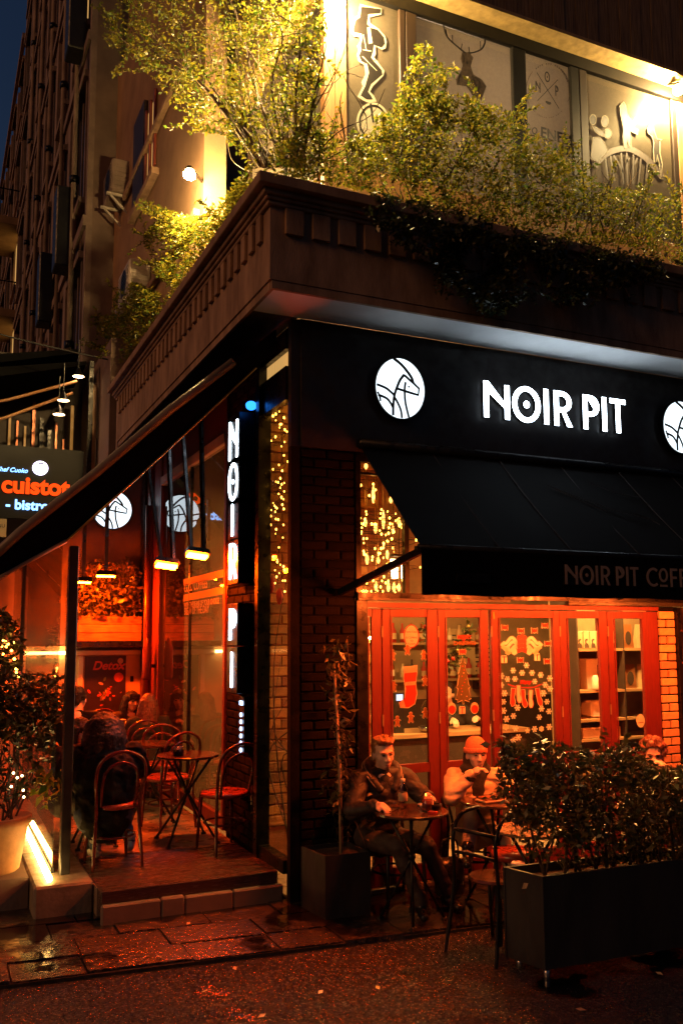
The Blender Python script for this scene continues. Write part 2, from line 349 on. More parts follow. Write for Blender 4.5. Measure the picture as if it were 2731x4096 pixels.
    def build(s, name, m, parent=None, smooth=False, local=False):
        v = s.v
        if parent is not None and not local:
            off = root_loc(parent); v = [tuple(np.array(p)-off) for p in v]
        return mesh_obj(name, v, s.f, m, parent, smooth)

def box(name, m, parent, x0, x1, y0, y1, z0, z1, bev=0.0, local=False): return MB().box(x0, x1, y0, y1, z0, z1, bev).build(name, m, parent, local=local)
def shade_auto(o, ang=40):
    me = o.data; me.polygons.foreach_set('use_smooth', [True]*len(me.polygons))
    bm = bmesh.new(); bm.from_mesh(me)
    for e in bm.edges:
        if len(e.link_faces) == 2 and e.calc_face_angle(0) > R(ang): e.smooth = False
    bm.to_mesh(me); bm.free(); return o

# 2D filled outlines (with holes) -> mesh in a frame
def outline_mesh(splines, depth):
    cu = bpy.data.curves.new('o', 'CURVE'); cu.dimensions = '2D'; cu.fill_mode = 'BOTH'; cu.extrude = depth/2
    for sp in splines:
        q = cu.splines.new('POLY'); q.points.add(len(sp)-1)
        for p, (a, b) in zip(q.points, sp): p.co = (a, b, 0, 1)
        q.use_cyclic_u = True
    o = bpy.data.objects.new('o', cu); me = bpy.data.meshes.new_from_object(o); bpy.data.objects.remove(o); bpy.data.curves.remove(cu); return me
def text_mesh(body, size=1.0, depth=0.0, bold=0.0, shear=0.0, align='LEFT', space=1.0):
    cu = bpy.data.curves.new('t', 'FONT'); cu.body = body; cu.size = size; cu.extrude = depth/2; cu.offset = bold; cu.shear = shear; cu.align_x = align; cu.space_character = space
    o = bpy.data.objects.new('t', cu); me = bpy.data.meshes.new_from_object(o); bpy.data.objects.remove(o); bpy.data.curves.remove(cu); return me
def place(me, name, m, parent, o, u, v, s=1.0):
    """put a flat (x,y,z) mesh into frame o,u,v (world) under parent"""
    o = np.array(o, float); u = np.array(u, float); v = np.array(v, float); n = np.cross(u, v)
    off = root_loc(parent) if parent is not None else np.zeros(3)
    for vt in me.vertices: c = vt.co; p = o+u*(c.x*s)+v*(c.y*s)+n*(c.z*s)-off; vt.co = p
    me.materials.clear(); return link(name, me, m, parent)
def circ(cx, cy, rx, ry=None, n=28, a0=0, a1=360):
    ry = ry or rx; k = n if a1-a0 >= 360 else n+1
    return [(cx+rx*math.cos(R(a0+(a1-a0)*i/n)), cy+ry*math.sin(R(a0+(a1-a0)*i/n))) for i in range(k)]
def ribbon(pts, w):
    """flat ribbon outline through 2D points"""
    p = [np.array(q, float) for q in pts]; L = []; Rr = []
    for i in range(len(p)):
        t = p[min(i+1, len(p)-1)]-p[max(i-1, 0)]; t /= np.linalg.norm(t)+1e-9; n = np.array([-t[1], t[0]])
        L.append(tuple(p[i]+n*w/2)); Rr.append(tuple(p[i]-n*w/2))
    return L+Rr[::-1]
def spl(pts, k=6):
    """Catmull-Rom through points (any dim)"""
    P = [np.array(p, float) for p in pts]; out = []
    for i in range(len(P)-1):
        a = P[max(i-1, 0)]; b = P[i]; c = P[i+1]; d = P[min(i+2, len(P)-1)]
        for j in range(k):
            t = j/k; out.append(0.5*((2*b)+(c-a)*t+(2*a-5*b+4*c-d)*t*t+(3*b-a-3*c+d)*t**3))
    out.append(P[-1]); return out

# leaves: one mesh of many small folded leaf faces
def leaves(name, pts, size, m, parent, nrm_up=0.35, jitter=0.35, aspect=0.48, droop=0.0, dirs=None):
    pts = np.asarray(pts, float)-root_loc(parent); n = len(pts)
    d = RNG.normal(size=(n, 3)) if dirs is None else np.asarray(dirs, float)+RNG.normal(size=(n, 3))*0.6
    d[:, 2] = d[:, 2]*0.7-droop; d /= np.linalg.norm(d, axis=1)[:, None]
    up = RNG.normal(size=(n, 3)); up[:, 2] += nrm_up*3; s = np.cross(d, up); s /= np.linalg.norm(s, axis=1)[:, None]+1e-9
    nn = np.cross(s, d); L = size*(1+jitter*RNG.normal(size=n).clip(-1.6, 1.6))[:, None]; W = L*aspect*0.5
    V = np.empty((n, 4, 3)); V[:, 0] = pts; V[:, 1] = pts+d*L*0.45+s*W+nn*W*0.35; V[:, 2] = pts+d*L-nn*L*0.08; V[:, 3] = pts+d*L*0.45-s*W+nn*W*0.35
    me = bpy.data.meshes.new(name); me.vertices.add(n*4); me.vertices.foreach_set('co', V.reshape(-1))
    me.loops.add(n*4); me.loops.foreach_set('vertex_index', np.arange(n*4)); me.polygons.add(n)
    me.polygons.foreach_set('loop_start', np.arange(n)*4); me.update(calc_edges=True); me.validate()
    return link(name, me, m, parent)
def in_poly(px, py, poly):
    c = np.zeros(len(px), bool); n = len(poly); j = n-1
    for i in range(n):
        xi, yi = poly[i]; xj, yj = poly[j]
        hit = ((yi > py) != (yj > py)) & (px < (xj-xi)*(py-yi)/(yj-yi+1e-12)+xi); c ^= hit; j = i
    return c
# ================================================================== GROUND
def asphalt(name, lo, hi, gs, puddle, rough, dist, spec=0.5):
    m = bpy.data.materials.new(name); m.use_nodes = True; nt = m.node_tree; nt.nodes.clear(); L = nt.links.new
    out = node(nt, 'ShaderNodeOutputMaterial'); b = node(nt, 'ShaderNodeBsdfPrincipled'); L(b.outputs[0], out.inputs[0]); b.inputs['Specular IOR Level'].default_value = spec
    tc = node(nt, 'ShaderNodeTexCoord'); o = tc.outputs['Object']
    vo = node(nt, 'ShaderNodeTexVoronoi', Scale=gs); L(o, vo.inputs['Vector'])
    n1 = node(nt, 'ShaderNodeTexNoise', Scale=gs*.8, Detail=5.0, Roughness=0.75); L(o, n1.inputs['Vector'])
    n2 = node(nt, 'ShaderNodeTexNoise', Scale=1.3, Detail=5.0, Roughness=0.55); L(o, n2.inputs['Vector'])
    rp = node(nt, 'ShaderNodeValToRGB'); e = rp.color_ramp.elements; e[0].color = (*lo, 1); e[1].color = (*hi, 1); e[0].position = 0.42; e[1].position = 0.66
    mixv = node(nt, 'ShaderNodeMath', operation='MULTIPLY_ADD'); L(vo.outputs['Color'], mixv.inputs[0]); mixv.inputs[1].default_value = 0.30
    sb = node(nt, 'ShaderNodeMath', operation='SUBTRACT'); L(n1.outputs[0], sb.inputs[0]); sb.inputs[1].default_value = 0.13; L(sb.outputs[0], mixv.inputs[2])
    L(mixv.outputs[0], rp.inputs[0])
    pu = node(nt, 'ShaderNodeMapRange'); pu.inputs[1].default_value = puddle; pu.inputs[2].default_value = puddle+0.05; L(n2.outputs[0], pu.inputs[0])
    dk = node(nt, 'ShaderNodeMixRGB'); dk.blend_type = 'MIX'; L(pu.outputs[0], dk.inputs[0]); L(rp.outputs[0], dk.inputs[1]); dk.inputs[2].default_value = (*[c*.55 for c in lo], 1); L(dk.outputs[0], b.inputs['Base Color'])
    rr = node(nt, 'ShaderNodeMapRange'); rr.inputs[3].default_value = rough; rr.inputs[4].default_value = 0.05; L(pu.outputs[0], rr.inputs[0]); L(rr.outputs[0], b.inputs['Roughness'])
    ad = node(nt, 'ShaderNodeMath', operation='MULTIPLY_ADD'); L(n1.outputs[0], ad.inputs[0]); ad.inputs[1].default_value = 1.0; L(vo.outputs['Distance'], ad.inputs[2])
    st = node(nt, 'ShaderNodeMapRange'); st.inputs[3].default_value = 0.9; st.inputs[4].default_value = 0.06; L(pu.outputs[0], st.inputs[0])
    bp = node(nt, 'ShaderNodeBump', Distance=dist); L(st.outputs[0], bp.inputs['Strength']); L(ad.outputs[0], bp.inputs['Height']); L(bp.outputs[0], b.inputs['Normal'])
    MATS[name] = m
asphalt('asphalt_wet', (0.008, 0.007, 0.006), (0.055, 0.043, 0.033), 62.0, 0.56, 0.20, 0.020, 1.0)
asphalt('slab_wet', (0.016, 0.012, 0.010), (0.06, 0.046, 0.036), 30.0, 0.52, 0.27, 0.006, 1.0)
road = mesh_obj('road', [(-60, -60, -.035), (60, -60, -.035), (60, 60, -.035), (-60, 60, -.035)], [(0, 1, 2, 3)], 'asphalt_wet'); tag(road, kind='structure')
sh = lambda x, y: y-0.10*x          # the kerb line runs slightly askew to the facade
def slab_box(mb, x0, x1, y0, y1, z0, z1):
    v = [(x, sh(x, y), z) for z in (z0, z1) for y in (y0, y1) for x in (x0, x1)]
    return mb.add(v, [(0, 2, 3, 1), (4, 5, 7, 6), (0, 1, 5, 4), (1, 3, 7, 5), (3, 2, 6, 7), (2, 0, 4, 6)])
pav = slab_box(MB(), -2.6, 9.0, -0.90, 0.9, -0.30, -0.014).build('pavement', 'soil'); tag(pav, kind='structure')
for r_, (y0, y1) in enumerate(((-0.90, -0.58), (-0.58, -0.24), (-0.24, 0.12), (0.12, 0.6))):
    x = -2.6; k = 0
    while x < 5.0:
        wdt = random.choice((0.42, 0.55, 0.62, 0.5)); x1 = min(x+wdt, 5.2); dz = random.uniform(-.006, .006)
        slab_box(MB(), x+.006, x1-.006, y0+.006+(random.uniform(-.012, .02) if r_ == 0 else 0), y1-.006, -0.05, dz).build('slab', 'slab_wet', pav); x = x1
# raised terrace along the lane
ter = box('terrace', 'tile_floor', None, -1.34, -0.02, 0.30, 5.2, -0.06, 0.19); tag(ter, kind='structure')
for k in range(11):
    y0 = 0.16+k*0.095
    box('plank', 'deck_wood', ter, -1.335, -0.03, y0, y0+0.086, 0.05, 0.205+random.uniform(-.002, .002), 0.006)
kerb = MB().box(-1.75, -1.345, 0.42, 1.5, -0.06, 0.215, 0.015).build('kerb', 'kerb_stone'); tag(kerb, kind='structure')
for y0 in (1.51, 2.72, 3.93): box('kerb_block', 'kerb_stone', kerb, -1.75, -1.345, y0, y0+1.2, -0.06, 0.215, 0.015)
step = MB().box(-1.34, -0.93, 0.10, 0.155, -0.06, 0.12, 0.010).build('step', 'facade_old'); tag(step, kind='structure')
box('step_block', 'facade_old', step, -0.928, -0.76, 0.097, 0.155, -0.06, 0.125, 0.012)
box('step_block', 'facade_old', step, -0.758, -0.40, 0.10, 0.155, -0.06, 0.115, 0.012)
box('step_block', 'facade_old', step, -0.398, -0.01, 0.10, 0.155, -0.06, 0.115, 0.012)

# ================================================================== CORNER BUILDING, ground floor
B = thing('cafe_building', 'corner cafe building with dark brick pillar, red folding doors and stucco parapet', 'building', (0, 0, 0))
def brick_mesh(L, D, H):
    return MB().box(-L/2, L/2, -D/2, D/2, -H/2, H/2, 0.006)
_bk = {}
def brick_at(parent, x, y, z, L, D, H, m):
    key = (round(L, 3), round(D, 3), round(H, 3), m)
    if key not in _bk:
        t = brick_mesh(L, D, H); me = bpy.data.meshes.new('brick'); me.from_pydata(t.v, [], t.f); me.materials.append(MATS[m]); _bk[key] = me
    o = bpy.data.objects.new('brick', _bk[key]); COL.objects.link(o); o.parent = parent; o.location = (x+random.uniform(-.002, .002), y+random.uniform(-.003, .003), z); return o
# brick pillar at the corner
pil = box('pillar', 'mortar', B, 0.005, 0.555, 0.012, 0.05, 0.0, 3.45)
box('pillar_core', 'mortar', pil, 0.04, 0.50, 0.05, 0.12, 0.0, 3.45)
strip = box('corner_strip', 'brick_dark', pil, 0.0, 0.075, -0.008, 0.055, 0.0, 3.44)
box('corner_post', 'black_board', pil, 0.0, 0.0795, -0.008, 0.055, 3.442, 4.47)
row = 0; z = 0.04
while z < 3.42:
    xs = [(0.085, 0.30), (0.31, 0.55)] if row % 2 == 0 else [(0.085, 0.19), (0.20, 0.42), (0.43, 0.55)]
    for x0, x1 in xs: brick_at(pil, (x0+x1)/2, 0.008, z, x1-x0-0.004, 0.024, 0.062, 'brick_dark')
    z += 0.073; row += 1
# signboard, beams
box('signboard', 'black_board', B, 0.08, 7.0, -0.03, 0.05, 3.44, 4.40)
box('wall_band', 'black_board', B, 0.08, 7.0, -0.01, 0.05, 4.402, 4.478)
box('lintel', 'black_metal', B, 0.557, 7.0, -0.02, 0.05, 3.362, 3.437)
bm_ = box('door_beam', 'black_metal', B, 0.557, 7.0, -0.045, 0.05, 2.262, 2.305)
box('beam_track', 'black_paint', bm_, 0.557, 2.0, -0.05, 0.01, 2.242, 2.260)
box('beam_track', 'black_paint', bm_, 2.62, 7.0, -0.05, 0.01, 2.228, 2.260)
box('frame_post', 'black_metal', B, 0.557, 0.652, -0.02, 0.06, 0.0, 2.24)
box('frame_post', 'black_metal', B, 0.557, 0.60, -0.015, 0.05, 2.306, 3.36)
# transom window over the doors
tr = box('transom_window', 'pane_clear', B, 0.60, 5.2, 0.012, 0.018, 2.306, 3.36)
for x in (1.02, 1.62, 2.27, 2.92, 3.55, 4.2): box('mullion', 'black_metal', tr, x-.02, x+.02, -0.01, 0.04, 2.306, 3.36)
box('mullion', 'black_metal', tr, 0.60, 1.0, -0.006, 0.03, 3.26, 3.28)
# red folding doors
box('door_header', 'red_wood', B, 0.654, 3.71, -0.005, 0.07, 2.186, 2.227)
def leaf(x0, g0, g1, x1, y=0.03):
    o = box('door_leaf', 'red_wood', B, x0+.002, g0, y-.022, y+.022, 0.03, 2.178, 0.004)
    box('stile', 'red_wood', o, g1, x1-.002, y-.022, y+.022, 0.03, 2.178, 0.004)
    box('rail', 'red_wood', o, g0, g1, y-.019, y+.019, 2.112, 2.178, 0.003)
    box('rail', 'red_wood', o, g0, g1, y-.019, y+.019, 0.868, 0.942, 0.003)
    box('rail', 'red_wood', o, g0, g1, y-.019, y+.019, 0.03, 0.16, 0.003)
    box('pane', 'pane_clear', o, g0, g1, y-.003, y+.003, 0.942, 2.112)
    box('pane', 'pane_clear', o, g0, g1, y-.003, y+.003, 0.16, 0.868)
    for b0 in (g0, g1-.012): box('bead', 'red_wood', o, b0+.0005, b0+.0115, y-.030, y-.0195, 0.945, 2.110)
    for hz in (0.5, 1.25, 1.95): box('hinge', 'bar_bronze', o, x0-.006, x0+.006, y-.032, y-.023, hz, hz+.09)
    return o
leaf(0.652, 0.660, 0.707, 0.789); leaf(0.791, 0.869, 1.216, 1.310); leaf(1.312, 1.380, 1.731, 1.808)
leaf(1.832, 1.905, 2.490, 2.557, 0.024); leaf(2.559, 2.638, 3.007, 3.098); leaf(3.100, 3.172, 3.520, 3.708)
box('door_bolt', 'gold_trim', B, 1.845, 1.86, -0.012, 0.0005, 2.10, 2.16)
box('threshold', 'kerb_stone', B, 0.65, 3.71, -0.05, 0.08, 0.0, 0.027)
# amber brick pier right of the doors and the grille beyond it
pr = box('brick_pier', 'mortar', B, 3.715, 3.915, 0.02, 0.16, 0.0, 2.225); z = 0.04; row = 0
while z < 2.2:
    xs = [(3.717, 3.913)] if row % 2 else [(3.717, 3.80), (3.81, 3.913)]
    for x0, x1 in xs: brick_at(pr, (x0+x1)/2, 0.012, z, x1-x0-.004, 0.026, 0.068, 'brick_amber')
    z += 0.078; row += 1
gr = box('grille_frame', 'black_metal', B, 3.917, 3.96, -0.03, 0.05, 0.0, 2.22)
for k in range(4):
    o = MB().tube([(4.02+k*.11, -0.02, 0.0), (4.02+k*.11, -0.02, 2.2)], 0.011, 6).build('grille_bar', 'copper_pipe', gr, True)
for k in range(6):
    MB().tube([(3.95, -0.035, 0.5+k*.30), (4.5, -0.045, 0.42+k*.30)], 0.009, 6).build('grille_bar', 'copper_pipe', gr, True)
box('grille_back', 'interior_dark', gr, 3.96, 5.2, 0.03, 0.05, 0.0, 2.22)

# ---- cafe interior
inn = box('interior_back_wall', 'interior_wall', B, 0.02, 5.2, 3.20, 3.25, 0.0, 4.40)
box('interior_right_wall', 'interior_wall', inn, 5.2, 5.25, 0.06, 3.25, 0.0, 4.40)
box('interior_floor', 'tile_floor', inn, 0.03, 5.2, 0.09, 3.19, -0.02, 0.02)
box('interior_ceiling', 'interior_dark', inn, 0.02, 5.2, 0.06, 4.4, 4.405, 4.44)
box('interior_wall_panel', 'interior_dark', inn, 0.72, 5.1, 3.17, 3.198, 0.02, 1.2)

# ---- lane side (plane X = 0)
def xbox(name, m, parent, y0, y1, z0, z1, x0=-0.03, x1=0.05, bev=0.0): return box(name, m, parent, x0, x1, y0, y1, z0, z1, bev)
sw = xbox('side_window', 'pane_clear', B, 0.058, 0.60, 0.30, 3.82, 0.012, 0.018)
xbox('window_frame', 'black_metal', sw, 0.604, 0.68, 0.20, 4.40, -0.05, 0.06)
xbox('window_frame', 'black_metal', sw, 0.057, 0.603, 3.825, 4.10, -0.02, 0.05)
xbox('window_frame', 'black_metal', sw, 0.057, 0.603, 4.24, 4.40, -0.02, 0.05)
xbox('fan_light', 'curtain_lit', sw, 0.057, 0.603, 4.102, 4.238, 0.02, 0.03)
xbox('window_sill', 'black_metal', sw, 0.057, 0.603, 0.20, 0.298, -0.03, 0.05)
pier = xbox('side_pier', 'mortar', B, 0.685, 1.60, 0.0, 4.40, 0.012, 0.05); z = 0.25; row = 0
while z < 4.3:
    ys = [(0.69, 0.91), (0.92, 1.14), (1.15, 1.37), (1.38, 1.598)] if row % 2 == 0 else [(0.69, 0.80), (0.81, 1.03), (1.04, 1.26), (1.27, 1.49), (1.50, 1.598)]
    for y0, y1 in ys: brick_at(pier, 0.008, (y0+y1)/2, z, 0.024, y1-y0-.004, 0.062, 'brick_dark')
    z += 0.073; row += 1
lw = xbox('lane_window', 'pane_side', B, 1.66, 4.24, 0.34, 3.80, 0.010, 0.016)
for y0, y1 in ((1.601, 1.66), (4.24, 4.30)): xbox('window_frame', 'red_wood_dark', lw, y0, y1, 0.22, 4.4, -0.02, 0.05)
xbox('window_frame', 'red_wood_dark', lw, 1.66, 4.24, 0.22, 0.338, -0.02, 0.05)
xbox('window_frame', 'stucco_pale', lw, 1.66, 4.24, 3.803, 3.90, -0.03, 0.05)
xbox('window_head', 'red_wood_dark', lw, 1.66, 4.24, 3.903, 4.40, 0.0, 0.05)
xbox('mullion', 'black_metal', lw, 2.93, 2.95, 0.34, 3.80, -0.005, 0.03)
co = xbox('lane_column', 'red_wood_dark', B, 4.31, 5.30, 0.0, 4.40, -0.02, 0.25)
xbox('column_trim', 'red_wood', co, 4.62, 4.78, 0.2, 4.40, -0.06, -0.021, 0.01)
# ---- soffit under the balcony
sf = box('soffit', 'soffit_white', B, -0.32, 7.0, -0.47, -0.011, 4.482, 4.56)
box('soffit_side', 'black_board', sf, -0.32, 0.06, -0.009, 5.3, 4.482, 4.56)
box('bead', 'stucco', sf, -0.345, 7.0, -0.50, -0.472, 4.478, 4.54)
box('bead', 'stucco', sf, -0.349, -0.322, -0.469, 5.34, 4.478, 4.54)
# ---- parapet with dentils
pa = MB().box(-0.362, 7.0, -0.505, -0.32, 4.545, 5.10).build('parapet', 'stucco', B)
box('parapet_side', 'stucco', pa, -0.362, -0.18, -0.318, 5.36, 4.545, 5.10)
box('parapet_end', 'pink_stucco', pa, -0.36, 0.06, 5.362, 5.46, 3.9, 5.2)
for z0, z1, d in ((5.103, 5.133, 0.028), (5.135, 5.160, 0.05), (5.162, 5.203, 0.075), (5.205, 5.288, 0.13)):
    box('cornice', 'stucco', pa, -0.362-d, 7.0, -0.505-d, -0.30, z0, z1, 0.006)
    box('cornice', 'stucco', pa, -0.362-d, -0.17, -0.299, 5.37+d*.5, z0, z1, 0.006)
dm = None
for k in range(31):
    y0 = -0.36+k*0.182; box('dentil', 'stucco', pa, -0.392, -0.3635, y0, y0+0.088, 4.885, 5.098, 0.004)
for k in range(30):
    x0 = -0.25+k*0.215; box('dentil', 'stucco', pa, x0, x0+0.145, -0.535, -0.5065, 4.90, 5.098, 0.004)
box('planting_soil', 'soil', pa, -0.17, 7.0, -0.295, 0.25, 4.7, 5.19)
box('planting_soil', 'soil', pa, -0.165, 0.25, 0.255, 5.3, 4.7, 5.19)

# ---- glazed upper floor behind the planting
Yw = 0.50
up = box('upper_room', 'interior_wall', B, 0.60, 7.0, 2.6, 2.7, 5.0, 8.1)
box('upper_ceiling', 'interior_wall', up, 0.60, 7.0, 0.62, 2.59, 7.90, 7.98)
box('upper_sill', 'orange_wood', up, 0.52, 4.7, 0.44, 0.60, 5.1, 6.16)
xsf = [(0.722, 1.269), (1.458, 2.559), (2.729, 3.290), (3.507, 4.682)]
for x0, x1 in xsf:
    wn = MB().add([(x0, Yw-.004, 6.16), (x1, Yw-.004, 6.16), (x1, Yw-.004, 7.86), (x0, Yw-.004, 7.86)], [(0, 1, 2, 3)]).build('upper_window', 'frosted_film', B)
    box('pane', 'pane_clear', wn, x0, x1, Yw-.012, Yw-.006, 6.16, 7.86)
for x0, x1, m in ((0.495, 0.607, 'orange_wood'), (0.612, 0.722, 'orange_wood'), (1.269, 1.335, 'dark_brown'), (1.34, 1.458, 'dark_brown'), (2.559, 2.729, 'frame_black'),
                  (3.290, 3.40, 'frame_black'), (3.405, 3.507, 'dark_brown'), (4.682, 4.76, 'dark_brown'), (4.765, 4.90, 'orange_wood')):
    box('window_post', m, up, x0+.001, x1-.001, Yw-.04, Yw+.05, 5.1, 7.86, 0.006)
box('window_head', 'frame_black', up, 0.495, 7.0, Yw-.05, Yw+.05, 7.863, 7.99)
box('wall_panel', 'stucco_pale', up, 4.905, 7.0, Yw-.01, Yw+.05, 5.1, 7.86)
for z0 in (6.55, 7.15): box('picture_frame', 'black_paint', up, 4.98, 5.4, Yw-.03, Yw-.012, z0, z0+.40, 0.01)
box('eave', 'eave_yellow', up, 0.30, 7.0, 0.24, 0.62, 7.993, 8.03)
rb = box('roof_fascia', 'roof_board', up, 0.30, 7.0, 0.275, 0.62, 8.034, 8.95)
for k in range(46): box('board', 'roof_board', rb, 0.302+k*0.1456, 0.302+k*0.1456+0.138, 0.258+random.uniform(-.006, .006), 0.2735, 8.036, 8.945)
# side of the glazed room
for y0, y1 in ((0.56, 1.45), (1.52, 2.5)):
    wn = MB().add([(0.522, y0, 6.16), (0.522, y1, 6.16), (0.522, y1, 7.86), (0.522, y0, 7.86)], [(0, 3, 2, 1)]).build('upper_window', 'frosted_film', B); box('pane', 'pane_clear', wn, 0.512, 0.518, y0, y1, 6.16, 7.86)
for y0 in (1.452, 2.5): box('window_post', 'dark_brown', up, 0.49, 0.57, y0, y0+.065, 5.1, 7.86)
box('upper_sill', 'party_wall', up, 0.50, 0.60, 0.605, 2.56, 5.1, 6.158)
box('eave', 'eave_yellow', up, 0.40, 0.62, 0.625, 3.0, 7.993, 8.05)
box('roof_fascia', 'roof_board', up, 0.37, 0.62, 0.625, 3.0, 8.054, 8.95)

rl = thing('room_lamp', 'warm lamp glowing behind the frosted upper windows', 'lamp', (2.4, 1.6, 7.5)); MB().ell((2.4, 1.6, 7.3), (.16, .16, .14), seg=14, rings=8).build('globe', 'room_glow', rl, True); MB().tube([(2.4, 1.6, 7.44), (2.4, 1.6, 7.9)], .008, 6).build('cord', 'black_metal', rl)
# loose aggregate standing out of the wet asphalt
ng = 24000; gx = RNG.uniform(-3.2, 3.6, ng); gy = -0.94-0.1*gx-RNG.uniform(0, 1, ng)**1.15*3.1
keep = np.array([mnoise.noise(Vector((float(a)*.9, float(b)*2.4, 0)))+.35*mnoise.noise(Vector((float(a)*4, float(b)*7, 3.))) < .20 for a, b in zip(gx, gy)]); gx, gy = gx[keep], gy[keep]; ng = len(gx)
rs_ = RNG.uniform(.0028, .0075, ng); an_ = RNG.uniform(0, 6.28, ng); V = np.empty((ng, 4, 3))
for k in range(3): V[:, k, 0] = gx+np.cos(an_+k*2.094)*rs_; V[:, k, 1] = gy+np.sin(an_+k*2.094)*rs_*RNG.uniform(.6, 1.1, ng); V[:, k, 2] = -.036
V[:, 3, 0] = gx+RNG.normal(size=ng)*rs_*.4; V[:, 3, 1] = gy+RNG.normal(size=ng)*rs_*.4; V[:, 3, 2] = -.035+rs_*RNG.uniform(.35, .9, ng)
me = bpy.data.meshes.new('gravel'); me.vertices.add(ng*4); me.vertices.foreach_set('co', V.reshape(-1)); idx = (np.arange(ng)*4)[:, None, None]+np.array([[0, 1, 3], [1, 2, 3], [2, 0, 3]])[None]
me.loops.add(ng*9); me.loops.foreach_set('vertex_index', idx.reshape(-1)); me.polygons.add(ng*3); me.polygons.foreach_set('loop_start', np.arange(ng*3)*3); me.update(calc_edges=True); me.validate()
mat('gravel_wet', (0.035, 0.028, 0.022), 0.20, var=0.2, scale=40, spec=0.4, island=0.6)
tag(link('gravel', me, 'gravel_wet', road), kind='stuff')

# ================================================================== NEIGHBOURS DOWN THE LANE
# stepped party wall of the next house
Q = thing('stepped_house', 'brown rendered house wall with a stepped zigzag edge behind the balcony plants', 'house', (0.0, 4.0, 0))
poly = [(2.6, 5.0), (6.9, 5.0), (7.35, 6.745), (8.56, 7.53), (9.25, 8.336), (8.42, 8.55), (8.30, 9.6), (9.15, 10.73), (9.73, 11.63), (7.51, 11.47), (6.2, 14.5), (2.6, 14.5)]
MB().prism(poly, (0.25, 0, 0), (0, 1, 0), (0, 0, 1), -0.25).build('wall', 'party_wall', Q)
for z0, y0, y1 in ((6.55, 2.7, 5.4), (8.75, 3.2, 7.0)): box('ledge', 'stucco', Q, -0.08, -0.001, y0, y1, z0, z0+.09, 0.01)
wq = box('window', 'curtain_lit', Q, -0.012, -0.002, 5.0, 5.5, 8.35, 9.35)
for y0 in (4.94, 5.22, 5.5): box('frame', 'red_wood_dark', wq, -0.05, -0.0125, y0, y0+.06, 8.30, 9.40)
box('recess_shade', 'dark_brown', wq, -0.06, -0.002, 5.57, 6.3, 8.2, 9.6)  # dark slab on the wall stands in for shade in the window recess
box('sill', 'stucco', wq, -0.10, -0.002, 4.8, 6.4, 8.10, 8.19)

# tall dark apartment house: storeys of windows between flat pilasters, mouldings, downpipes
def apartment(name, label, X, y0, y1, zt, bays, storeys, wall, trim, zbase=0.0, lit=()):
    t = thing(name, label, 'house', (X, y0, 0)); box('wall', wall, t, X, X+6, y0, y1, 0, zt)
    hs = (zt-zbase)/storeys; bw = (y1-y0)/bays
    for i in range(bays+1):
        yy = y0+i*bw; box('pilaster', trim, t, X-.10, X-.001, max(y0, yy-.16), min(y1, yy+.16), zbase, zt-.4)
    for s_ in range(storeys+1):
        zz = zbase+s_*hs; d = 0.12 if s_ in (0, storeys) else 0.05
        if zz < zt-.05 or s_ == storeys: box('moulding', trim, t, X-.102-d, X-.101, y0, y1, zz-.16, zz+.02)
    for s_ in range(storeys):
        for i in range(bays):
            yc = y0+(i+.5)*bw; zz = zbase+s_*hs; hw = bw*.24
            wdw = box('window', 'curtain_lit' if (s_, i) in lit else 'dark_glass', t, X-.012, X-.002, yc-hw, yc+hw, zz+.65, zz+hs-.55)
            for q in (-hw-.07, hw): box('frame', trim, wdw, X-.07, X-.0025, yc+q, yc+q+.07, zz+.60, zz+hs-.50)
            box('lintel', trim, wdw, X-.14, X-.0025, yc-hw-.16, yc+hw+.16, zz+hs-.50, zz+hs-.38)
            box('sill', trim, wdw, X-.16, X-.0025, yc-hw-.13, yc+hw+.13, zz+.50, zz+.60)
            box('mullion', trim, wdw, X-.03, X-.0125, yc-.025, yc+.025, zz+.65, zz+hs-.55)
    return t
A1 = apartment('apartment_house', 'tall dark apartment house with pilasters and downpipes down the lane', -0.36, 8.1, 23.6, 25.5, 6, 6, 'facade_old', 'facade_trim', 5.6, ((2, 0),))
for yy in (9.25, 11.3, 13.9, 16.4, 19.2):
    dp = MB().tube([(-0.52, yy, 5.2), (-0.52, yy, 25)], 0.055, 8).build('downpipe', 'facade_trim', A1, True)
    for k in range(6): MB().tube([(-0.52, yy, 7+k*3.05), (-0.52, yy, 7.12+k*3.05)], 0.085, 8).build('pipe_collar', 'black_metal', dp, True)
for (yy, zz) in ((9.5, 8.6), (8.6, 12.2), (12.3, 8.5)):
    box('shutter_box', 'black_paint', A1, -0.78, -0.47, yy, yy+.5, zz, zz+1.5, 0.02)
A2 = apartment('balcony_house', 'ochre house with iron balconies at the far end of the lane', -0.34, 23.7, 36.0, 22.6, 4, 6, 'facade_ochre', 'facade_trim', 4.0, ((3, 0), (2, 0)))
for k in range(4):
    zz = 6.4+k*3.2; sl = box('balcony', 'facade_ochre', A2, -1.35, -0.38, 23.8, 26.6, zz-.25, zz)
    for j in range(12): MB().tube([(-1.32, 23.85+j*.24, zz), (-1.32, 23.85+j*.24, zz+.95)], 0.016, 5).build('baluster', 'black_metal', sl)
    for j in range(4): MB().tube([(-1.30+j*.27, 23.83, zz), (-1.30+j*.27, 23.83, zz+.95)], 0.016, 5).build('baluster', 'black_metal', sl)
    MB().tube([(-0.42, 23.83, zz+.96), (-1.32, 23.83, zz+.96), (-1.32, 26.5, zz+.96)], 0.025, 6).build('handrail', 'black_metal', sl)
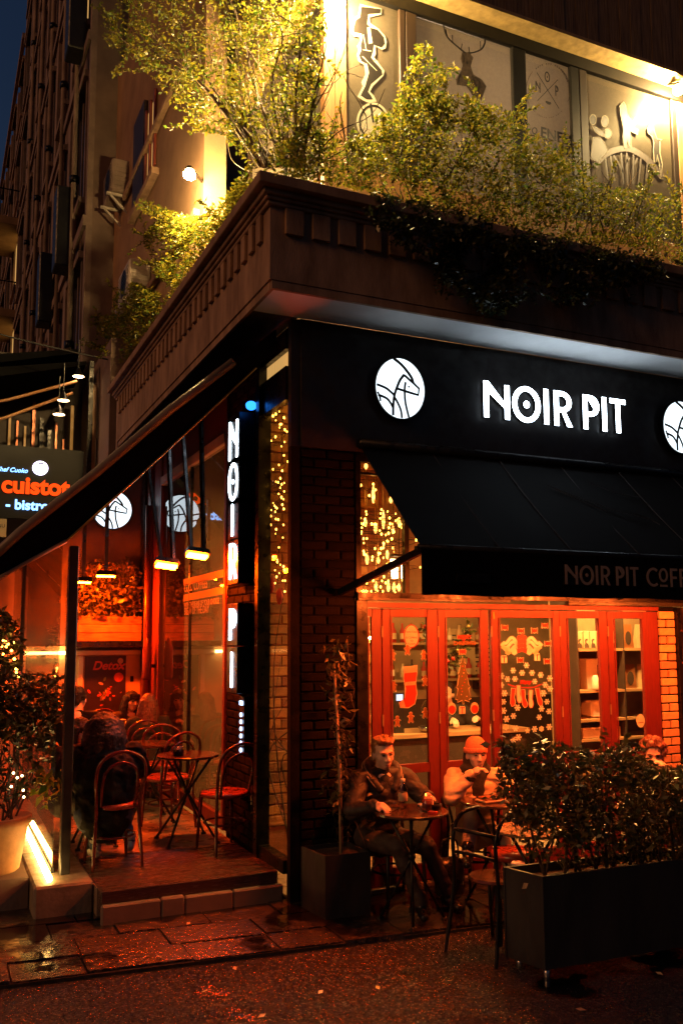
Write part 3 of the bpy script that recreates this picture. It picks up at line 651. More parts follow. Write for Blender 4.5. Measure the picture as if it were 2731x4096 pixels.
# ================================================================== LETTERING
def arc(cx, cy, rx, ry, a0, a1, n=14): return [(cx+rx*math.cos(R(a0+(a1-a0)*i/n)), cy+ry*math.sin(R(a0+(a1-a0)*i/n))) for i in range(n+1)]
def glyphs(t, h):
    """letter outlines; t stroke width of stems, h of horizontals, in units of letter height"""
    return {
 'N': [[(0, 0), (0, 1.0), (t, 1.0), (.67-t, .32+h*.9), (.67-t, .95), (.67, .95), (.67, 0), (.67-t, 0), (.67-t, .32-h*.2), (t, .62+h*.6), (t, 0)]],
 'O': [circ(.38, .49, .38, .51), circ(.38, .49, .38-t, .51-h), circ(.385, .49, t*.62, h*.75, 16)],
 'I': [[(0, 0), (0, 1.0), (t, 1.0), (t, 0)]],
 'R': [[(0, 0), (0, 1.0)]+arc(.22, .70, .27, .30, 90, -70)+[(.50, 0), (.50-t*1.1, 0), (.34-t, .40), (t, .40), (t, 0)],
       [(t, .40+h)]+arc(.22, .70, .27-t, .30-h, -90, 90)+[(t, 1-h)]],
 'P': [[(0, 0), (0, 1.0)]+arc(.20, .69, .27, .31, 90, -90)+[(t, .38), (t, 0)],
       [(t, 1-h), (t+.04, 1-h), (.36-t*.4, .62)]+arc(.20, .69, .27-t, .31-h, -50, -90, 5)+[(t, .38+h)],
       [(.28, 1-h-.02)]+arc(.20, .69, .27-t, .31-h, 50, -18, 6)],
 'T': [[(.235-t/2, 0), (.235-t/2, 1-h), (0, 1-h), (0, 1.0), (.47, 1.0), (.47, 1-h), (.235+t/2, 1-h), (.235+t/2, 0)]],
 'C': [arc(.40, .5, .40, .51, 50, 310, 22)+arc(.40, .5, .40-t, .51-h, 310, 50, 22)],
 'o': [circ(.26, .62, .26, .38), circ(.26, .62, .26-t*.85, .38-h*.9), [(.05, 0), (.05, h*.8), (.47, h*.8), (.47, 0)]],
 'F': [[(0, 0), (0, 1.0), (.42, 1.0), (.42, 1-h), (t, 1-h), (t, .50+h/2), (.38, .50+h/2), (.38, .50-h/2), (t, .50-h/2), (t, 0)]],
 'E': [[(0, 0), (0, 1.0), (.42, 1.0), (.42, 1-h), (t, 1-h), (t, .50+h/2), (.38, .50+h/2), (.38, .50-h/2), (t, .50-h/2), (t, h), (.42, h), (.42, 0)]]}
LET = glyphs(.125, .135); THIN = glyphs(.105, .075); LET_W = {k: max(p[0] for q in v_ for p in q) for k, v_ in THIN.items()}
def letter(ch, sx, sz, depth, G=None): return outline_mesh([[(a*sx, b*sz) for a, b in s] for s in (G or LET)[ch]], depth)
def logo(parent, c, u, v, rad, squash=1.0):
    """glowing disc with a dark-lined horned animal head"""
    c = np.array(c, float); u = np.array(u, float); v = np.array(v, float); n = np.cross(u, v)
    ca = outline_mesh([circ(0, 0, rad*1.03*squash, rad*1.03, 40)], 0.06); place(ca, 'disc_case', 'black_metal', parent, c+n*0.03, u, v)
    d = outline_mesh([circ(0, 0, rad*squash, rad, 40)], 0.008); place(d, 'disc_face', 'sign_disc', parent, c+n*0.066, u, v)
    lines = [([(-.30, .97), (.02, .80), (.28, .58), (.46, .38), (.52, .22)], .075), ([(.14, .45), (.52, .22), (.76, .06), (.72, -.16), (.40, -.12), (-.17, -.03)], .06),
             ([(.14, .47), (-.04, .26), (-.18, -.02), (-.28, -.28), (-.33, -.60), (-.34, -.94)], .07), ([(.19, .22), (.15, 0), (.15, -.2), (.18, -.5), (.31, -.95)], .06),
             ([(-.28, -.33), (-.14, -.52), (-.02, -.75), (.02, -1.0)], .06), ([(-1.0, .02), (-.65, -.06), (-.42, -.18), (-.28, -.28)], .06), ([(-.95, -.32), (-.62, -.40), (-.45, -.54), (-.34, -.70)], .06),
             ([(-.86, -.52), (-.88, -.40), (-.97, -.22)], .05)]
    for k, (pts, wd) in enumerate(lines):
        q = spl(pts, 5) if k != 1 else pts
        me = outline_mesh([[(a*rad*squash, b*rad) for a, b in ribbon(q, wd*1.35)]], 0.004); place(me, 'line', 'black_board', parent, c+n*(0.0745+0.0006*k), u, v)
    me = outline_mesh([circ(.33*rad*squash, .08*rad, .035*rad, n=10)], 0.004); place(me, 'eye', 'black_board', parent, c+n*0.0745, u, v)
UX, UZ, UYn = np.array([1., 0, 0]), np.array([0., 0, 1]), np.array([0., -1, 0])
S1 = thing('shop_sign', 'glowing white NOIR PIT channel letters on the dark signboard above the awning', 'sign', (1.77, -0.03, 3.84))
for ch, x in zip('NOIRPIT', (0, .74, 1.60, 1.88, 2.70, 3.26, 3.49)):
    x0 = 1.768+x*0.401
    place(letter(ch, 0.401, 0.322, 0.004), 'letter', 'sign_white', S1, (x0, -0.062, 3.84), UX, UZ)
    place(letter(ch, 0.401, 0.322, 0.028), 'letter_body', 'black_metal', S1, (x0, -0.0455, 3.84), UX, UZ)
S2 = thing('logo_sign', 'round glowing goat-head logo left of the NOIR PIT letters', 'sign', (0.93, -0.03, 3.985)); logo(S2, (0.93, -0.03, 3.985), UX, UZ, 0.252, 0.89)
S3 = thing('logo_sign', 'round glowing goat-head logo cut by the right edge, right of the letters', 'sign', (4.02, -0.03, 3.96)); logo(S3, (4.02, -0.03, 3.96), UX, UZ, 0.252, 0.89)
S4 = thing('vertical_sign', 'vertical NOIR PIT letter boxes glowing white on the dark side pier', 'sign', (-0.15, 1.0, 1.5))
for ch, z0, z1, y0, y1 in (('N', 3.51, 3.86, 1.115, 0.875), ('O', 3.145, 3.475, 1.125, 0.865), ('I', 2.83, 3.11, 1.02, 0.96), ('R', 2.455, 2.765, 1.075, 0.875), ('P', 1.93, 2.20, 1.06, 0.87), ('I', 1.53, 1.83, 1.00, 0.945)):
    box('letter_box', 'black_metal', S4, -0.145, -0.005, 0.845, 1.135, z0-.045, z1+.045, 0.004)
    wid = LET_W[ch]; place(letter(ch, (y0-y1)/wid if ch != 'I' else .28, z1-z0, 0.006, THIN), 'letter', 'sign_white', S4, (-0.149, y0, z0), UYn, UZ)
S5 = thing('led_sign', 'small string of blue-white dots below the vertical letters', 'sign', (-0.10, 0.86, 1.1))
box('backing', 'black_metal', S5, -0.095, -0.01, 0.80, 0.92, 0.98, 1.46)
for k in range(6): MB().ell((-0.10, 0.865, 1.02+k*.058), (.012, .016, .018), seg=8, rings=6).build('dot', 'led_pale', S5)
box('head', 'led_pale', S5, -0.104, -0.0955, 0.83, 0.90, 1.39, 1.425)
S6 = MB().ell((-0.08, 0.72, 3.93), (.05, .05, .04), seg=8, rings=6).build('blue_lamp', 'led_blue'); tag(S6, 'small blue light beside the top of the vertical letters', 'lamp')

# ================================================================== FRONT AWNING
AW = thing('front_awning', 'black sloping shop awning with NOIR PIT COFFEE lettering over the doors', 'awning', (0.58, -0.03, 3.5))
nx = 14; v = []; fcs = []
for j in range(9):
    t = j/8
    for i in range(nx+1):
        x = 0.58+(5.8-0.58)*i/nx; sag = 0.035*math.sin(math.pi*t)*(0.6+0.4*math.sin(i*2.1))+.006*math.sin(i*1.3+t*9); v.append((x, -0.04-0.96*t, 3.50-0.915*t-sag))
for j in range(8):
    for i in range(nx): a = j*(nx+1)+i; fcs.append((a, a+1, a+nx+2, a+nx+1))
MB().add(v, fcs).build('fabric', 'awning_black', AW, True)
v = []; fcs = []
for j in range(4):
    for i in range(nx*3+1):
        x = 0.58+(5.8-0.58)*i/(nx*3); v.append((x, -1.003-0.006*math.sin(i*1.1)*(j/3), 2.575-0.335*j/3+0.004*math.sin(i*.9)*(j/3)))
for j in range(3):
    for i in range(nx*3): a = j*(nx*3+1)+i; fcs.append((a, a+1, a+nx*3+2, a+nx*3+1))
MB().add(v, fcs).build('valance', 'awning_black', AW, True)
MB().tube([(0.57, -0.985, 2.575), (5.8, -0.985, 2.575)], 0.024, 8).build('front_bar', 'black_metal', AW, True)
MB().tube([(0.565, -0.06, 3.50), (5.8, -0.06, 3.50)], 0.045, 8).build('roller', 'black_metal', AW, True)
for x0 in (0.40, 3.2): MB().obox((x0, -0.03, 2.30), (x0+.22, -0.96, 2.56), 0.035, 0.05).build('arm', 'black_metal', AW)
MB().tube([(0.60, -0.94, 2.555), (0.60, -0.94, 2.585)], 0.035, 10).build('arm_joint', 'black_metal', AW)
for k in range(1, 8):
    xk = 0.58+k*.66; MB().tube([(xk, -0.04-0.96*t_, 3.50-0.915*t_+.004-.025*math.sin(math.pi*t_)) for t_ in np.linspace(0, 1, 9)], .004, 5).build('seam', 'black_board', AW)
tx0 = onY(2256, 2337, -1.012); hgt = onY(2256, 2258, -1.012)[2]-tx0[2]; ux = (onY(2550, 2345, -1.012)[0]-tx0[0])/3.97
for ch, x in zip('NOIRPITCoFFEE', (0, .76, 1.62, 1.90, 2.72, 3.28, 3.50, 4.42, 5.14, 5.80, 6.35, 6.95, 7.5)):
    place(letter(ch, ux, hgt, 0.002), 'letter', 'awning_text', AW, (tx0[0]+x*ux, -1.022, tx0[2]), UX, UZ)
sl = np.array([0, -0.9635, -0.9165])/1.33; fr = -sl
def on_aw(x, t, lift=0.006): return np.array([x, -0.04-0.96*t, 3.50-0.915*t+lift])
for pts in ([(2.2, .30), (2.45, .42), (2.75, .55), (3.05, .62)], [(2.25, .34), (2.45, .47), (2.62, .56)], [(2.9, .56), (3.02, .60), (3.1, .67)], [(2.7, .22), (2.95, .33), (3.2, .36)]):
    MB().tube([on_aw(a, b) for a, b in spl(pts, 4)], 0.003, 4).build('faded_print', 'planter_metal', AW)

# ================================================================== LANE AWNING AND GLASS SCREEN
LA = thing('lane_awning', 'steep black awning with bronze side bar sloping over the lane terrace', 'awning', (0, 0.2, 4.4))
upl = [(-2.16, 2.47), (-1.95, 2.69), (-1.45, 3.145), (-0.92, 3.665), (-0.43, 4.10), (-0.06, 4.43)]
lol = [(-2.16, 2.31), (-2.07, 2.37), (-1.94, 2.455), (-1.64, 2.64), (-1.16, 3.12), (-0.675, 3.62), (-0.23, 4.085), (-0.06, 4.25)]
MB().prism(upl+lol[::-1], (0, 0.20, 0), (1, 0, 0), (0, 0, 1), 0.03).build('side_panel', 'awning_black', LA)
MB().tube([(a, 0.14, b) for a, b in upl[:-1]], 0.034, 10).build('side_bar', 'bar_bronze', LA, True)
MB().tube([(a, 0.165, b) for a, b in lol[3:-1]], 0.008, 6).build('trim', 'gold_trim', LA, True)
MB().tube([(a, 0.165, b) for a, b in lol[:4]], 0.014, 6).build('trim', 'bar_bronze', LA, True)
v = []; fcs = []
for j in range(12):
    for a, b in upl: v.append((a, 0.215+j*0.45, b-0.03))
for j in range(11):
    for i in range(5): k = j*6+i; fcs.append((k, k+1, k+7, k+6))
MB().add(v, fcs).build('fabric', 'awning_black', LA, True)
MB().tube([(-2.14, 0.2, 2.42), (-2.14, 5.2, 2.42)], 0.035, 8).build('front_bar', 'black_metal', LA, True)
for yy in (1.6, 3.4): MB().obox((-0.1, yy, 4.30), (-2.1, yy, 2.36), 0.04, 0.06).build('rafter', 'black_metal', LA)
GS = thing('glass_screen', 'dusty framed glass screen with dark post beside the terrace', 'screen', (-1.55, 0.7, 0.215))
box('post', 'black_paint', GS, -1.545, -1.475, 0.68, 0.78, 0.2155, 2.66, 0.006)
for y0, y1 in ((0.785, 3.86), (3.91, 5.15)):
    pn = box('pane', 'pane_screen', GS, -1.592, -1.584, y0, y1, 0.25, 2.85); box('rail', 'black_paint', pn, -1.60, -1.576, y0, y1, 2.852, 2.90); box('rail', 'black_paint', pn, -1.60, -1.576, y0, y1, 0.216, 0.248)
box('mullion', 'black_paint', GS, -1.61, -1.57, 3.862, 3.908, 0.216, 2.9)
LD = thing('light_tube', 'bright warm light tube lying along the foot of the glass screen', 'lamp', (-1.61, 0.55, 0.26))
MB().tube([(-1.640, 0.50, 0.243), (-1.630, 2.6, 0.243)], 0.022, 10).build('tube', 'led_warm', LD, True); box('socket', 'black_metal', LD, -1.66, -1.60, 2.605, 2.68, 0.216, 0.275)
LD2 = thing('light_tube', 'horizontal warm light tube on the wall behind the glass screen', 'lamp', (-1.2, 5.12, 1.78))
MB().tube([(-1.50, 5.12, 1.775), (-0.93, 5.12, 1.775)], 0.020, 10).build('tube', 'led_warm', LD2, True); box('bracket', 'black_metal', LD2, -1.25, -1.2, 5.12, 5.195, 1.74, 1.80)

# ================================================================== TERRACE END WALL
EW = thing('terrace_end_wall', 'red-lit cream end wall of the lane terrace with a ledge and dark upper part', 'wall', (-0.9, 5.2, 0))
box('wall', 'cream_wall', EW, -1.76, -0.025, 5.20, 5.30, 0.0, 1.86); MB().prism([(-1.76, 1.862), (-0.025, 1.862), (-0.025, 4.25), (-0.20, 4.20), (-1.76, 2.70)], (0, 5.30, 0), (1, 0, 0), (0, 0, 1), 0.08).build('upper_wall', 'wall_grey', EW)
box('ledge', 'paper_white', EW, -0.93, -0.03, 5.14, 5.1995, 1.742, 1.805, 0.005); box('shelf', 'black_metal', EW, -0.95, -0.03, 4.93, 5.1995, 1.845, 1.915)
box('jamb', 'paper_white', EW, -0.80, -0.745, 5.165, 5.1995, 0.2, 1.74); box('switch', 'black_metal', EW, 0.02-.17, 0.06-.17, 5.19, 5.1998, 1.40, 1.47)
box('corner_panel', 'black_paint', EW, -0.055, -0.026, 5.0, 5.1995, 1.93, 4.3)
PO = thing('poster', 'black Detox poster with a splash of red fruit on the end wall', 'poster', (-0.47, 5.185, 0.9))
box('sheet', 'poster_black', PO, -0.722, -0.212, 5.183, 5.192, 0.85, 1.728)
place(text_mesh('Detox', 0.15, 0.002, 0.004, 0.28), 'title', 'poster_red', PO, (-0.63, 5.180, 1.56), UX, UZ)
place(outline_mesh([circ(0, 0, .036)], .002), 'emblem', 'paper_tan', PO, (-0.283, 5.180, 1.665), UX, UZ)
place(text_mesh('NOIR PIT', 0.03, 0.001, 0.0), 'caption', 'paper_tan', PO, (-0.335, 5.180, 1.60), UX, UZ); place(text_mesh('COFFEE', 0.026, 0.001, 0.0), 'caption', 'paper_tan', PO, (-0.325, 5.180, 1.57), UX, UZ)
star = [((.062 if i % 2 else .055)*math.cos(R(i*7.5)), (.062 if i % 2 else .055)*math.sin(R(i*7.5))) for i in range(48)]
place(outline_mesh([star], .002), 'seal', 'poster_red', PO, (-0.30, 5.180, 1.46), UX, UZ)
for k in range(34):
    a = random.uniform(0, 360); r_ = abs(random.gauss(0, .09)); e = random.uniform(.012, .034); rot = random.uniform(0, 180)
    pts = [(x*math.cos(R(rot))-y*math.sin(R(rot)), x*math.sin(R(rot))+y*math.cos(R(rot))) for x, y in circ(0, 0, e, e*.5, 10)]
    place(outline_mesh([pts], .001), 'fruit', random.choice(['poster_red', 'poster_red', 'sticker_cream', 'poster_green', 'sticker_brown']), PO, (-0.47+r_*math.cos(R(a)), 5.1815-.0004*k*.2-k*.00002, 1.30+r_*1.1*math.sin(R(a))-.05), UX, UZ)
PB = thing('planter_box', 'wooden planter box of three boards on the shelf above the poster', 'planter', (-0.46, 5.06, 1.92))
for k in range(3): box('board', 'plank_wood', PB, -0.855, -0.07, 4.95, 4.972, 1.918+k*.105, 1.918+k*.105+.099, 0.004)
box('inner_box', 'interior_dark', PB, -0.85, -0.075, 4.973, 5.18, 1.918, 2.20)
S7 = thing('logo_sign', 'round glowing goat-head logo on the terrace end wall behind the awning', 'sign', (-0.43, 5.16, 3.60)); logo(S7, (-0.44, 5.20, 3.60), UX, UZ, 0.245, 1.0)
PI = MB().tube([(-0.09, 4.60, 0.2), (-0.09, 4.60, 3.6)], 0.035, 10).build('pipe', 'copper_pipe', None, True); tag(PI, 'upright red pipe on the dark column at the terrace end', 'pipe')
BO = thing('gas_bottle', 'slim red bottle fixed to the column beside the pipe', 'bottle', (-0.12, 4.30, 1.55))
MB().lathe([(0.0, 0), (.05, .005), (.055, .04), (.055, .38), (.03, .44), (.02, .50), (0, .51)], (-0.12, 4.38, 1.45), 14).build('bottle', 'red_wood', BO, True); box('clip', 'black_metal', BO, -0.12, -0.021, 4.36, 4.40, 1.6, 1.64)

# ================================================================== HEATERS
def heater(label, c, tilt, rods, glow='heater_glow', wx=0.18, group=None, face=(-0.1, -0.28, -1.0)):
    t = thing('heater', label, 'heater', c, group=group); c = np.array(c, float); f_ = np.array(face, float); f_ /= np.linalg.norm(f_)
    u = np.array([math.cos(tilt), 0, math.sin(tilt)]); u -= f_*np.dot(u, f_); u /= np.linalg.norm(u); vv = np.cross(f_, u)
    def quad(o, hu, hv): return [o-u*hu-vv*hv, o+u*hu-vv*hv, o+u*hu+vv*hv, o-u*hu+vv*hv]
    MB().add(quad(c+f_*.02, wx/2, .040)+quad(c, wx/2, .045), [(0, 1, 2, 3), (7, 6, 5, 4), (0, 4, 5, 1), (1, 5, 6, 2), (2, 6, 7, 3), (3, 7, 4, 0)]).build('glowing_element', glow, t)
    q = quad(c-f_*.006, wx/2+.02, .068)+quad(c-f_*.06, wx/2+.005, .045)
    MB().add(q, [(0, 3, 2, 1), (4, 5, 6, 7), (0, 1, 5, 4), (1, 2, 6, 5), (2, 3, 7, 6), (3, 0, 4, 7)]).build('housing', 'black_metal', t)
    for p in rods:
        MB().obox(c-f_*.05+u*p[3], p[:3], 0.042, 0.025).build('rod', 'black_metal', t)
    return t
heater('glowing red terrace heater hanging on rods, left of the pair', (-0.60, 1.5, 2.60), -0.22, [(-0.79, 1.5, 3.52, -.05), (-0.60, 1.5, 3.70, .06)])
heater('glowing red terrace heater hanging on rods, right of the pair', (-0.32, 1.5, 2.70), -0.22, [(-0.47, 1.5, 3.80, -.06), (-0.30, 1.5, 3.95, .06)])
heater('small glowing heater over the planter box, left of the two', (-0.88, 4.45, 2.62), 0.0, [(-0.88, 4.45, 3.4, 0)], 'heater_glow_strong', 0.16, None, (0, .06, -1))
heater('small glowing heater over the planter box, right of the two', (-0.62, 4.45, 2.70), 0.0, [(-0.62, 4.45, 3.7, 0)], 'heater_glow_strong', 0.20, None, (0, .06, -1))
for k, x in enumerate((1.0, 1.95, 2.9, 3.7)):
    heater(('first', 'second', 'third', 'fourth')[k]+' heater from the pillar under the front awning', (x, -0.95, 2.36), 0.0, [(x, -0.95, 2.60, 0)], 'heater_glow_warm', 0.26, 'heaters under the front awning', (0.0, 0.55, -1.0))

# ================================================================== UPPER LAMPS
def flood(label, c, s=0.055, m='lamp_flood', mount=None):
    t = thing('flood_lamp', label, 'lamp', c); c = np.array(c, float)
    MB().ell(c, (s, s*.8, s*.8), seg=14, rings=10).build('bulb', m, t, True)
    MB().lathe([(.012, .10), (.03, .09), (.05, .055), (.052, .05), (.028, .08)], c, 14, cap=False).build('housing', 'black_metal', t, True)
    MB().obox(c+np.array([0, 0, .09]), c+np.array([0, .14, .16]) if mount is None else np.array(mount), .03, .015).build('bracket', 'black_metal', t); return t
flood('bright flood lamp by the orange corner post above the bush', (0.52, 0.30, 7.62))
flood('bright flood lamp at the right end of the upper windows', (4.62, 0.30, 7.84), m='lamp_flood_soft')
flood('bright flood lamp on the brown house wall left of the balcony', (-0.27, 2.18, 6.71), .065, 'lamp_flood_lane', (-0.002, 2.64, 6.92))

# ================================================================== FAIRY LIGHTS
def string_lights(label, pts, plane, anchor, big=0.011):
    t = thing('fairy_lights', label, 'string lights', anchor); me = None
    P = [plane(x, y) for x, y in pts]+[plane(x+random.uniform(-22, 22), y+random.uniform(-30, 30)) for x, y in pts if random.random() < .75]
    for p in P:
        s_ = MB().ell((0, 0, 0), (big*.62, big*.62, big*.8), seg=8, rings=6) if me is None else None
        if me is None: me = bpy.data.meshes.new('bulb'); me.from_pydata(s_.v, [], s_.f); me.materials.append(MATS['bulb_amber'])
        o = bpy.data.objects.new('bulb', me); COL.objects.link(o); o.parent = t; o.location = tuple(p-np.array(t.location)); k = random.uniform(.7, 1.35); o.scale = (k, k, k)
    P = sorted(P, key=lambda p: -p[2]); wv = MB()
    for a in range(0, len(P)-3, 3): wv.tube(spl([P[a], (P[a]+P[a+1])/2+np.array([0, 0, -.05]), P[a+1], P[a+2], P[a+3]], 3), 0.0025, 4)
    wv.build('wire', 'rubber', t); return t
cr = lambda ox, oy, s: (lambda q: [(ox+a*s, oy+b*s) for a, b in q])
string_lights('string of amber fairy lights inside the narrow side window by the pillar', cr(550, 1500, .4464)([(1195,358),(1240,350),(1270,327),(1318,385),(1275,470),(1320,490),(1290,440),(1200,588),(1237,555),(1318,600),(1312,720),(1215,845),(1297,858),(1280,925),(1260,962),(1280,1010),(1314,1043),(1308,1113),(1290,1095),(1230,1172),(1298,1162),(1200,1210),(1250,1195),(1310,1200),(1240,1290),(1160,1318),(1308,1343),(1243,1383),(1240,1422),(1303,1457),(1268,1545),(1215,1628),(1253,1675),(1233,1750),(1270,1775),(1302,1843),(1233,1865),(1320,1940),(1280,1700),(1185,1030),(1290,640)]), lambda x, y: onX(x, y, 0.07), (0.07, 0.3, 3.8))
string_lights('cluster of amber fairy lights in the window over the red doors', cr(1200, 1700, .4464)([(518,550),(655,530),(657,640),(620,632),(595,800),(580,845),(543,883),(553,920),(550,955),(783,775),(728,757),(855,795),(717,838),(885,835),(920,850),(942,880),(660,890),(640,886),(825,887),(805,885),(883,895),(910,920),(840,958),(728,978),(766,985),(598,1017),(820,1020),(935,1000),(962,1038),(1042,1025),(522,1038),(670,1107),(745,1100),(747,1060),(828,1102),(947,1090),(778,1140),(590,1165),(575,1160),(700,1168),(648,1183),(645,1210),(745,1190),(610,1352),(733,1397),(916,1390),(680,1447),(720,1450),(885,1445),(597,1418),(637,1490),(740,1490),(750,1360),(1075,1275)]), lambda x, y: onY(x, y, 0.10), (0.6, 0.1, 3.35), 0.012)
TH = thing('hanging_tassels', 'amber glass tassels hanging on threads behind the window over the doors', 'ornament', (0.9, 0.3, 3.35))
for k, (x, y0, y1) in enumerate([(518,330,390),(590,335,395),(518,560,690),(655,545,700),(812,640,700),(745,760,930),(585,830,910),(675,880,975),(830,900,975),(885,840,900),(600,1150,1250),(700,1180,1240),(780,1120,1200),(520,790,870),(680,1400,1490),(790,1400,1495),(840,1410,1495),(885,1420,1490)]):
    a = onY(1200+x*.4464, 1700+y0*.4464, 0.30); b = onY(1200+x*.4464, 1700+y1*.4464, 0.30)
    MB().tube([a, (a*2+b)/3, (a+b*2)/3, b], [.004, .014, .016, .006], 6).build('tassel', 'bulb_dim', TH, True)
    MB().tube([(a[0], .30, 3.33), a], .0022, 4).build('thread', 'gold_trim', TH)
LN = thing('lantern', 'bright white-amber lantern hanging below the fairy lights in the window', 'lantern', onY(1600, 2300, 0.25))
pc = onY(1596, 2272, 0.25); 
for s_ in (-1, 1):
    cxx = pc[0]+s_*.035; MB().prism([(-.028, -.09), (.022, -.09), (.028+.006*s_, .075), (-.034+.006*s_, .075)], (cxx, .25-.02*s_, pc[2]), (1, 0, 0), (0, 0, 1), .02).build('panel', 'lantern_glow', LN)
box('cap', 'black_metal', LN, pc[0]-.08, pc[0]+.08, .20, .30, pc[2]+.095, pc[2]+.115); MB().tube([(pc[0], .25, pc[2]+.115), (pc[0], .25, 3.3)], .004, 5).build('cord', 'black_metal', LN)
for k, (x, yl) in enumerate(((0.9, 1.5), (2.2, .25), (3.6, .25))):
    t = thing('ceiling_lamp', ('left', 'middle', 'right')[k]+' warm ceiling lamp inside the cafe', 'lamp', (x, yl, 3.7 if k == 0 else 2.8)); zl = 3.7 if k == 0 else 2.8
    MB().lathe([(0, 0), (.13, 0), (.14, .02), (.05, .10), (0, .11)], (x, yl, zl), 16).build('shade', 'black_metal', t, True); MB().lathe([(0.0, -.004), (.12, -.004)], (x, yl, zl), 16, cap=False).build('bulb', 'ceiling_glow', t); MB().tube([(x, yl, zl+.11), (x, yl, 4.4)], .006, 5).build('cord', 'black_metal', t)
t = thing('spot_lamp', 'small bright spot lamp seen past the edge of the first door', 'lamp', onY(1472, 2552, 1.0)); pc = np.array(t.location)
MB().ell(pc, (.06, .06, .018), seg=10, rings=6).build('bulb', 'ceiling_glow', t); MB().tube([pc+np.array([0, 0, .018]), (pc[0], pc[1], 4.40)], .006, 5).build('cord', 'black_metal', t)
# ================================================================== PLANTS
def clumpy(P, scale, thr, seed):
    """keep points where a 3D noise is above thr -> clumps and gaps"""
    k = np.array([mnoise.noise(Vector((float(p[0])*scale+seed, float(p[1])*scale, float(p[2])*scale))) for p in P]); return P[k > thr]
def fill(poly, frame, depth, n):
    """random points in a polygon given in image measure, on a plane, spread in depth"""
    xs = [p[0] for p in poly]; ys = [p[1] for p in poly]
    x = RNG.uniform(min(xs), max(xs), n*3); y = RNG.uniform(min(ys), max(ys), n*3); k = in_poly(x, y, poly); x = x[k][:n]; y = y[k][:n]
    return np.array([frame(a, b, q) for a, b, q in zip(x, y, RNG.normal(size=len(x))*depth)])
def twigs(parent, base, tips, m='bark', r0=0.010, wob=0.06, name='branch'):
    for b, tp in zip(base, tips):
        b = np.array(b, float); tp = np.array(tp, float); mid = [b+(tp-b)*t+RNG.normal(size=3)*wob*math.sin(math.pi*t) for t in (.33, .66)]
        pts = spl([b, mid[0]+np.array([0, 0, .05]), mid[1], tp], 4); MB().tube(pts, list(np.linspace(r0, r0*.25, len(pts))), 5).build(name, m, parent, True)
def shoots(parent, base_pts, n, L, size, m, up=.7, out=(0, -.3, 0)):
    """long leafy shoots that break the outline"""
    P = []; dd = []
    for k in range(n):
        b = base_pts[RNG.integers(len(base_pts))]; d = RNG.normal(size=3)*.55+np.array([0, 0, up])+np.array(out); d /= np.linalg.norm(d); ln = L*RNG.uniform(.5, 1.2)
        c = [b+d*ln*t+np.array([0, 0, -.18*ln*t*t]) for t in np.linspace(0, 1, 6)]; MB().tube(c, list(np.linspace(.004, .0015, 6)), 4).build('shoot', 'bark', parent)
        for t in np.linspace(.1, 1, int(ln/size*2.4)):
            for s_ in (0, 1): P.append(b+d*ln*t+np.array([0, 0, -.18*ln*t*t])+RNG.normal(size=3)*.008); dd.append(d*.6+RNG.normal(size=3)*.7)
    leaves('shoot_leaves', P, size, m, parent, .35, dirs=dd)
def D(q): return [(a*1.7417, b*1.7417) for a, b in q]
# hedge trailing over the front parapet
H1 = thing('trailing_hedge', 'lush light-green hedge trailing over the front parapet under the upper windows', 'hedge', (2.0, -0.2, 5.19))
fY = lambda Y: (lambda x, y, q: onY(x, y, Y+q))
pol = D([(600, 395), (640, 330), (700, 300), (760, 300), (790, 330), (860, 300), (905, 250), (960, 215), (1020, 215), (1100, 230), (1180, 260), (1210, 300), (1290, 345), (1330, 390), (1400, 430), (1480, 440), (1568, 460), (1640, 480), (1640, 620), (1568, 610), (1440, 570), (1300, 560), (1150, 520), (1000, 480), (860, 440), (700, 415)])
P = fill(pol, fY(-0.30), 0.18, 32000); P = clumpy(P, 5.0, -0.08, 3.1); leaves('crown', P, 0.034, 'leaf_lime', H1, 0.3)
sp = D([(905, 250), (930, 170), (960, 100), (985, 95), (1000, 150), (1030, 140), (1050, 160), (1010, 200), (1040, 230), (930, 290)])
P = fill(sp, fY(-0.25), 0.05, 1500); P = clumpy(P, 9.0, -0.05, 8.0); leaves('crown', P, 0.036, 'leaf_lime', H1, 0.4)
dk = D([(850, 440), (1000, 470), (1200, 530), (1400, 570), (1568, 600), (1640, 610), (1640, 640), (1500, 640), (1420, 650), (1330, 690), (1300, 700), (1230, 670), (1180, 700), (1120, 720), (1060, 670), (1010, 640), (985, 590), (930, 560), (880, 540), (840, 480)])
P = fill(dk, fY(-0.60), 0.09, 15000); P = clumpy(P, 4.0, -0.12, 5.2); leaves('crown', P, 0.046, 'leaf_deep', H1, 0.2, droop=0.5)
PS = np.array([onY(x*1.7417, y*1.7417, -.28) for x, y in ((700,310),(760,310),(800,340),(860,310),(910,260),(960,225),(1020,225),(1100,240),(1180,270),(1210,310),(1290,355),(1330,400),(1400,440),(1480,450),(1550,465),(880,330),(1000,300),(1100,330),(1250,420),(740,350))])
shoots(H1, PS, 70, .30, .036, 'leaf_lime')
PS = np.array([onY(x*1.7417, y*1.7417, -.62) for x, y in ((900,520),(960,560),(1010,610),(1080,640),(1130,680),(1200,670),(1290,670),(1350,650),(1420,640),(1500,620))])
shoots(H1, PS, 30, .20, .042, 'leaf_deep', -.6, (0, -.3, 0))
tb = [onY(x*1.7417, y*1.7417, -0.2) for x, y in ((690, 400), (760, 400), (800, 400), (850, 400), (900, 420), (950, 430), (1000, 440), (1100, 440), (1200, 450), (900, 420))]
tt = [onY(x*1.7417, y*1.7417, -0.25) for x, y in ((660, 330), (700, 250), (785, 210), (900, 250), (965, 130), (1010, 200), (1100, 260), (1180, 310), (1290, 380), (1040, 320))]
twigs(H1, tb, tt, r0=0.010)
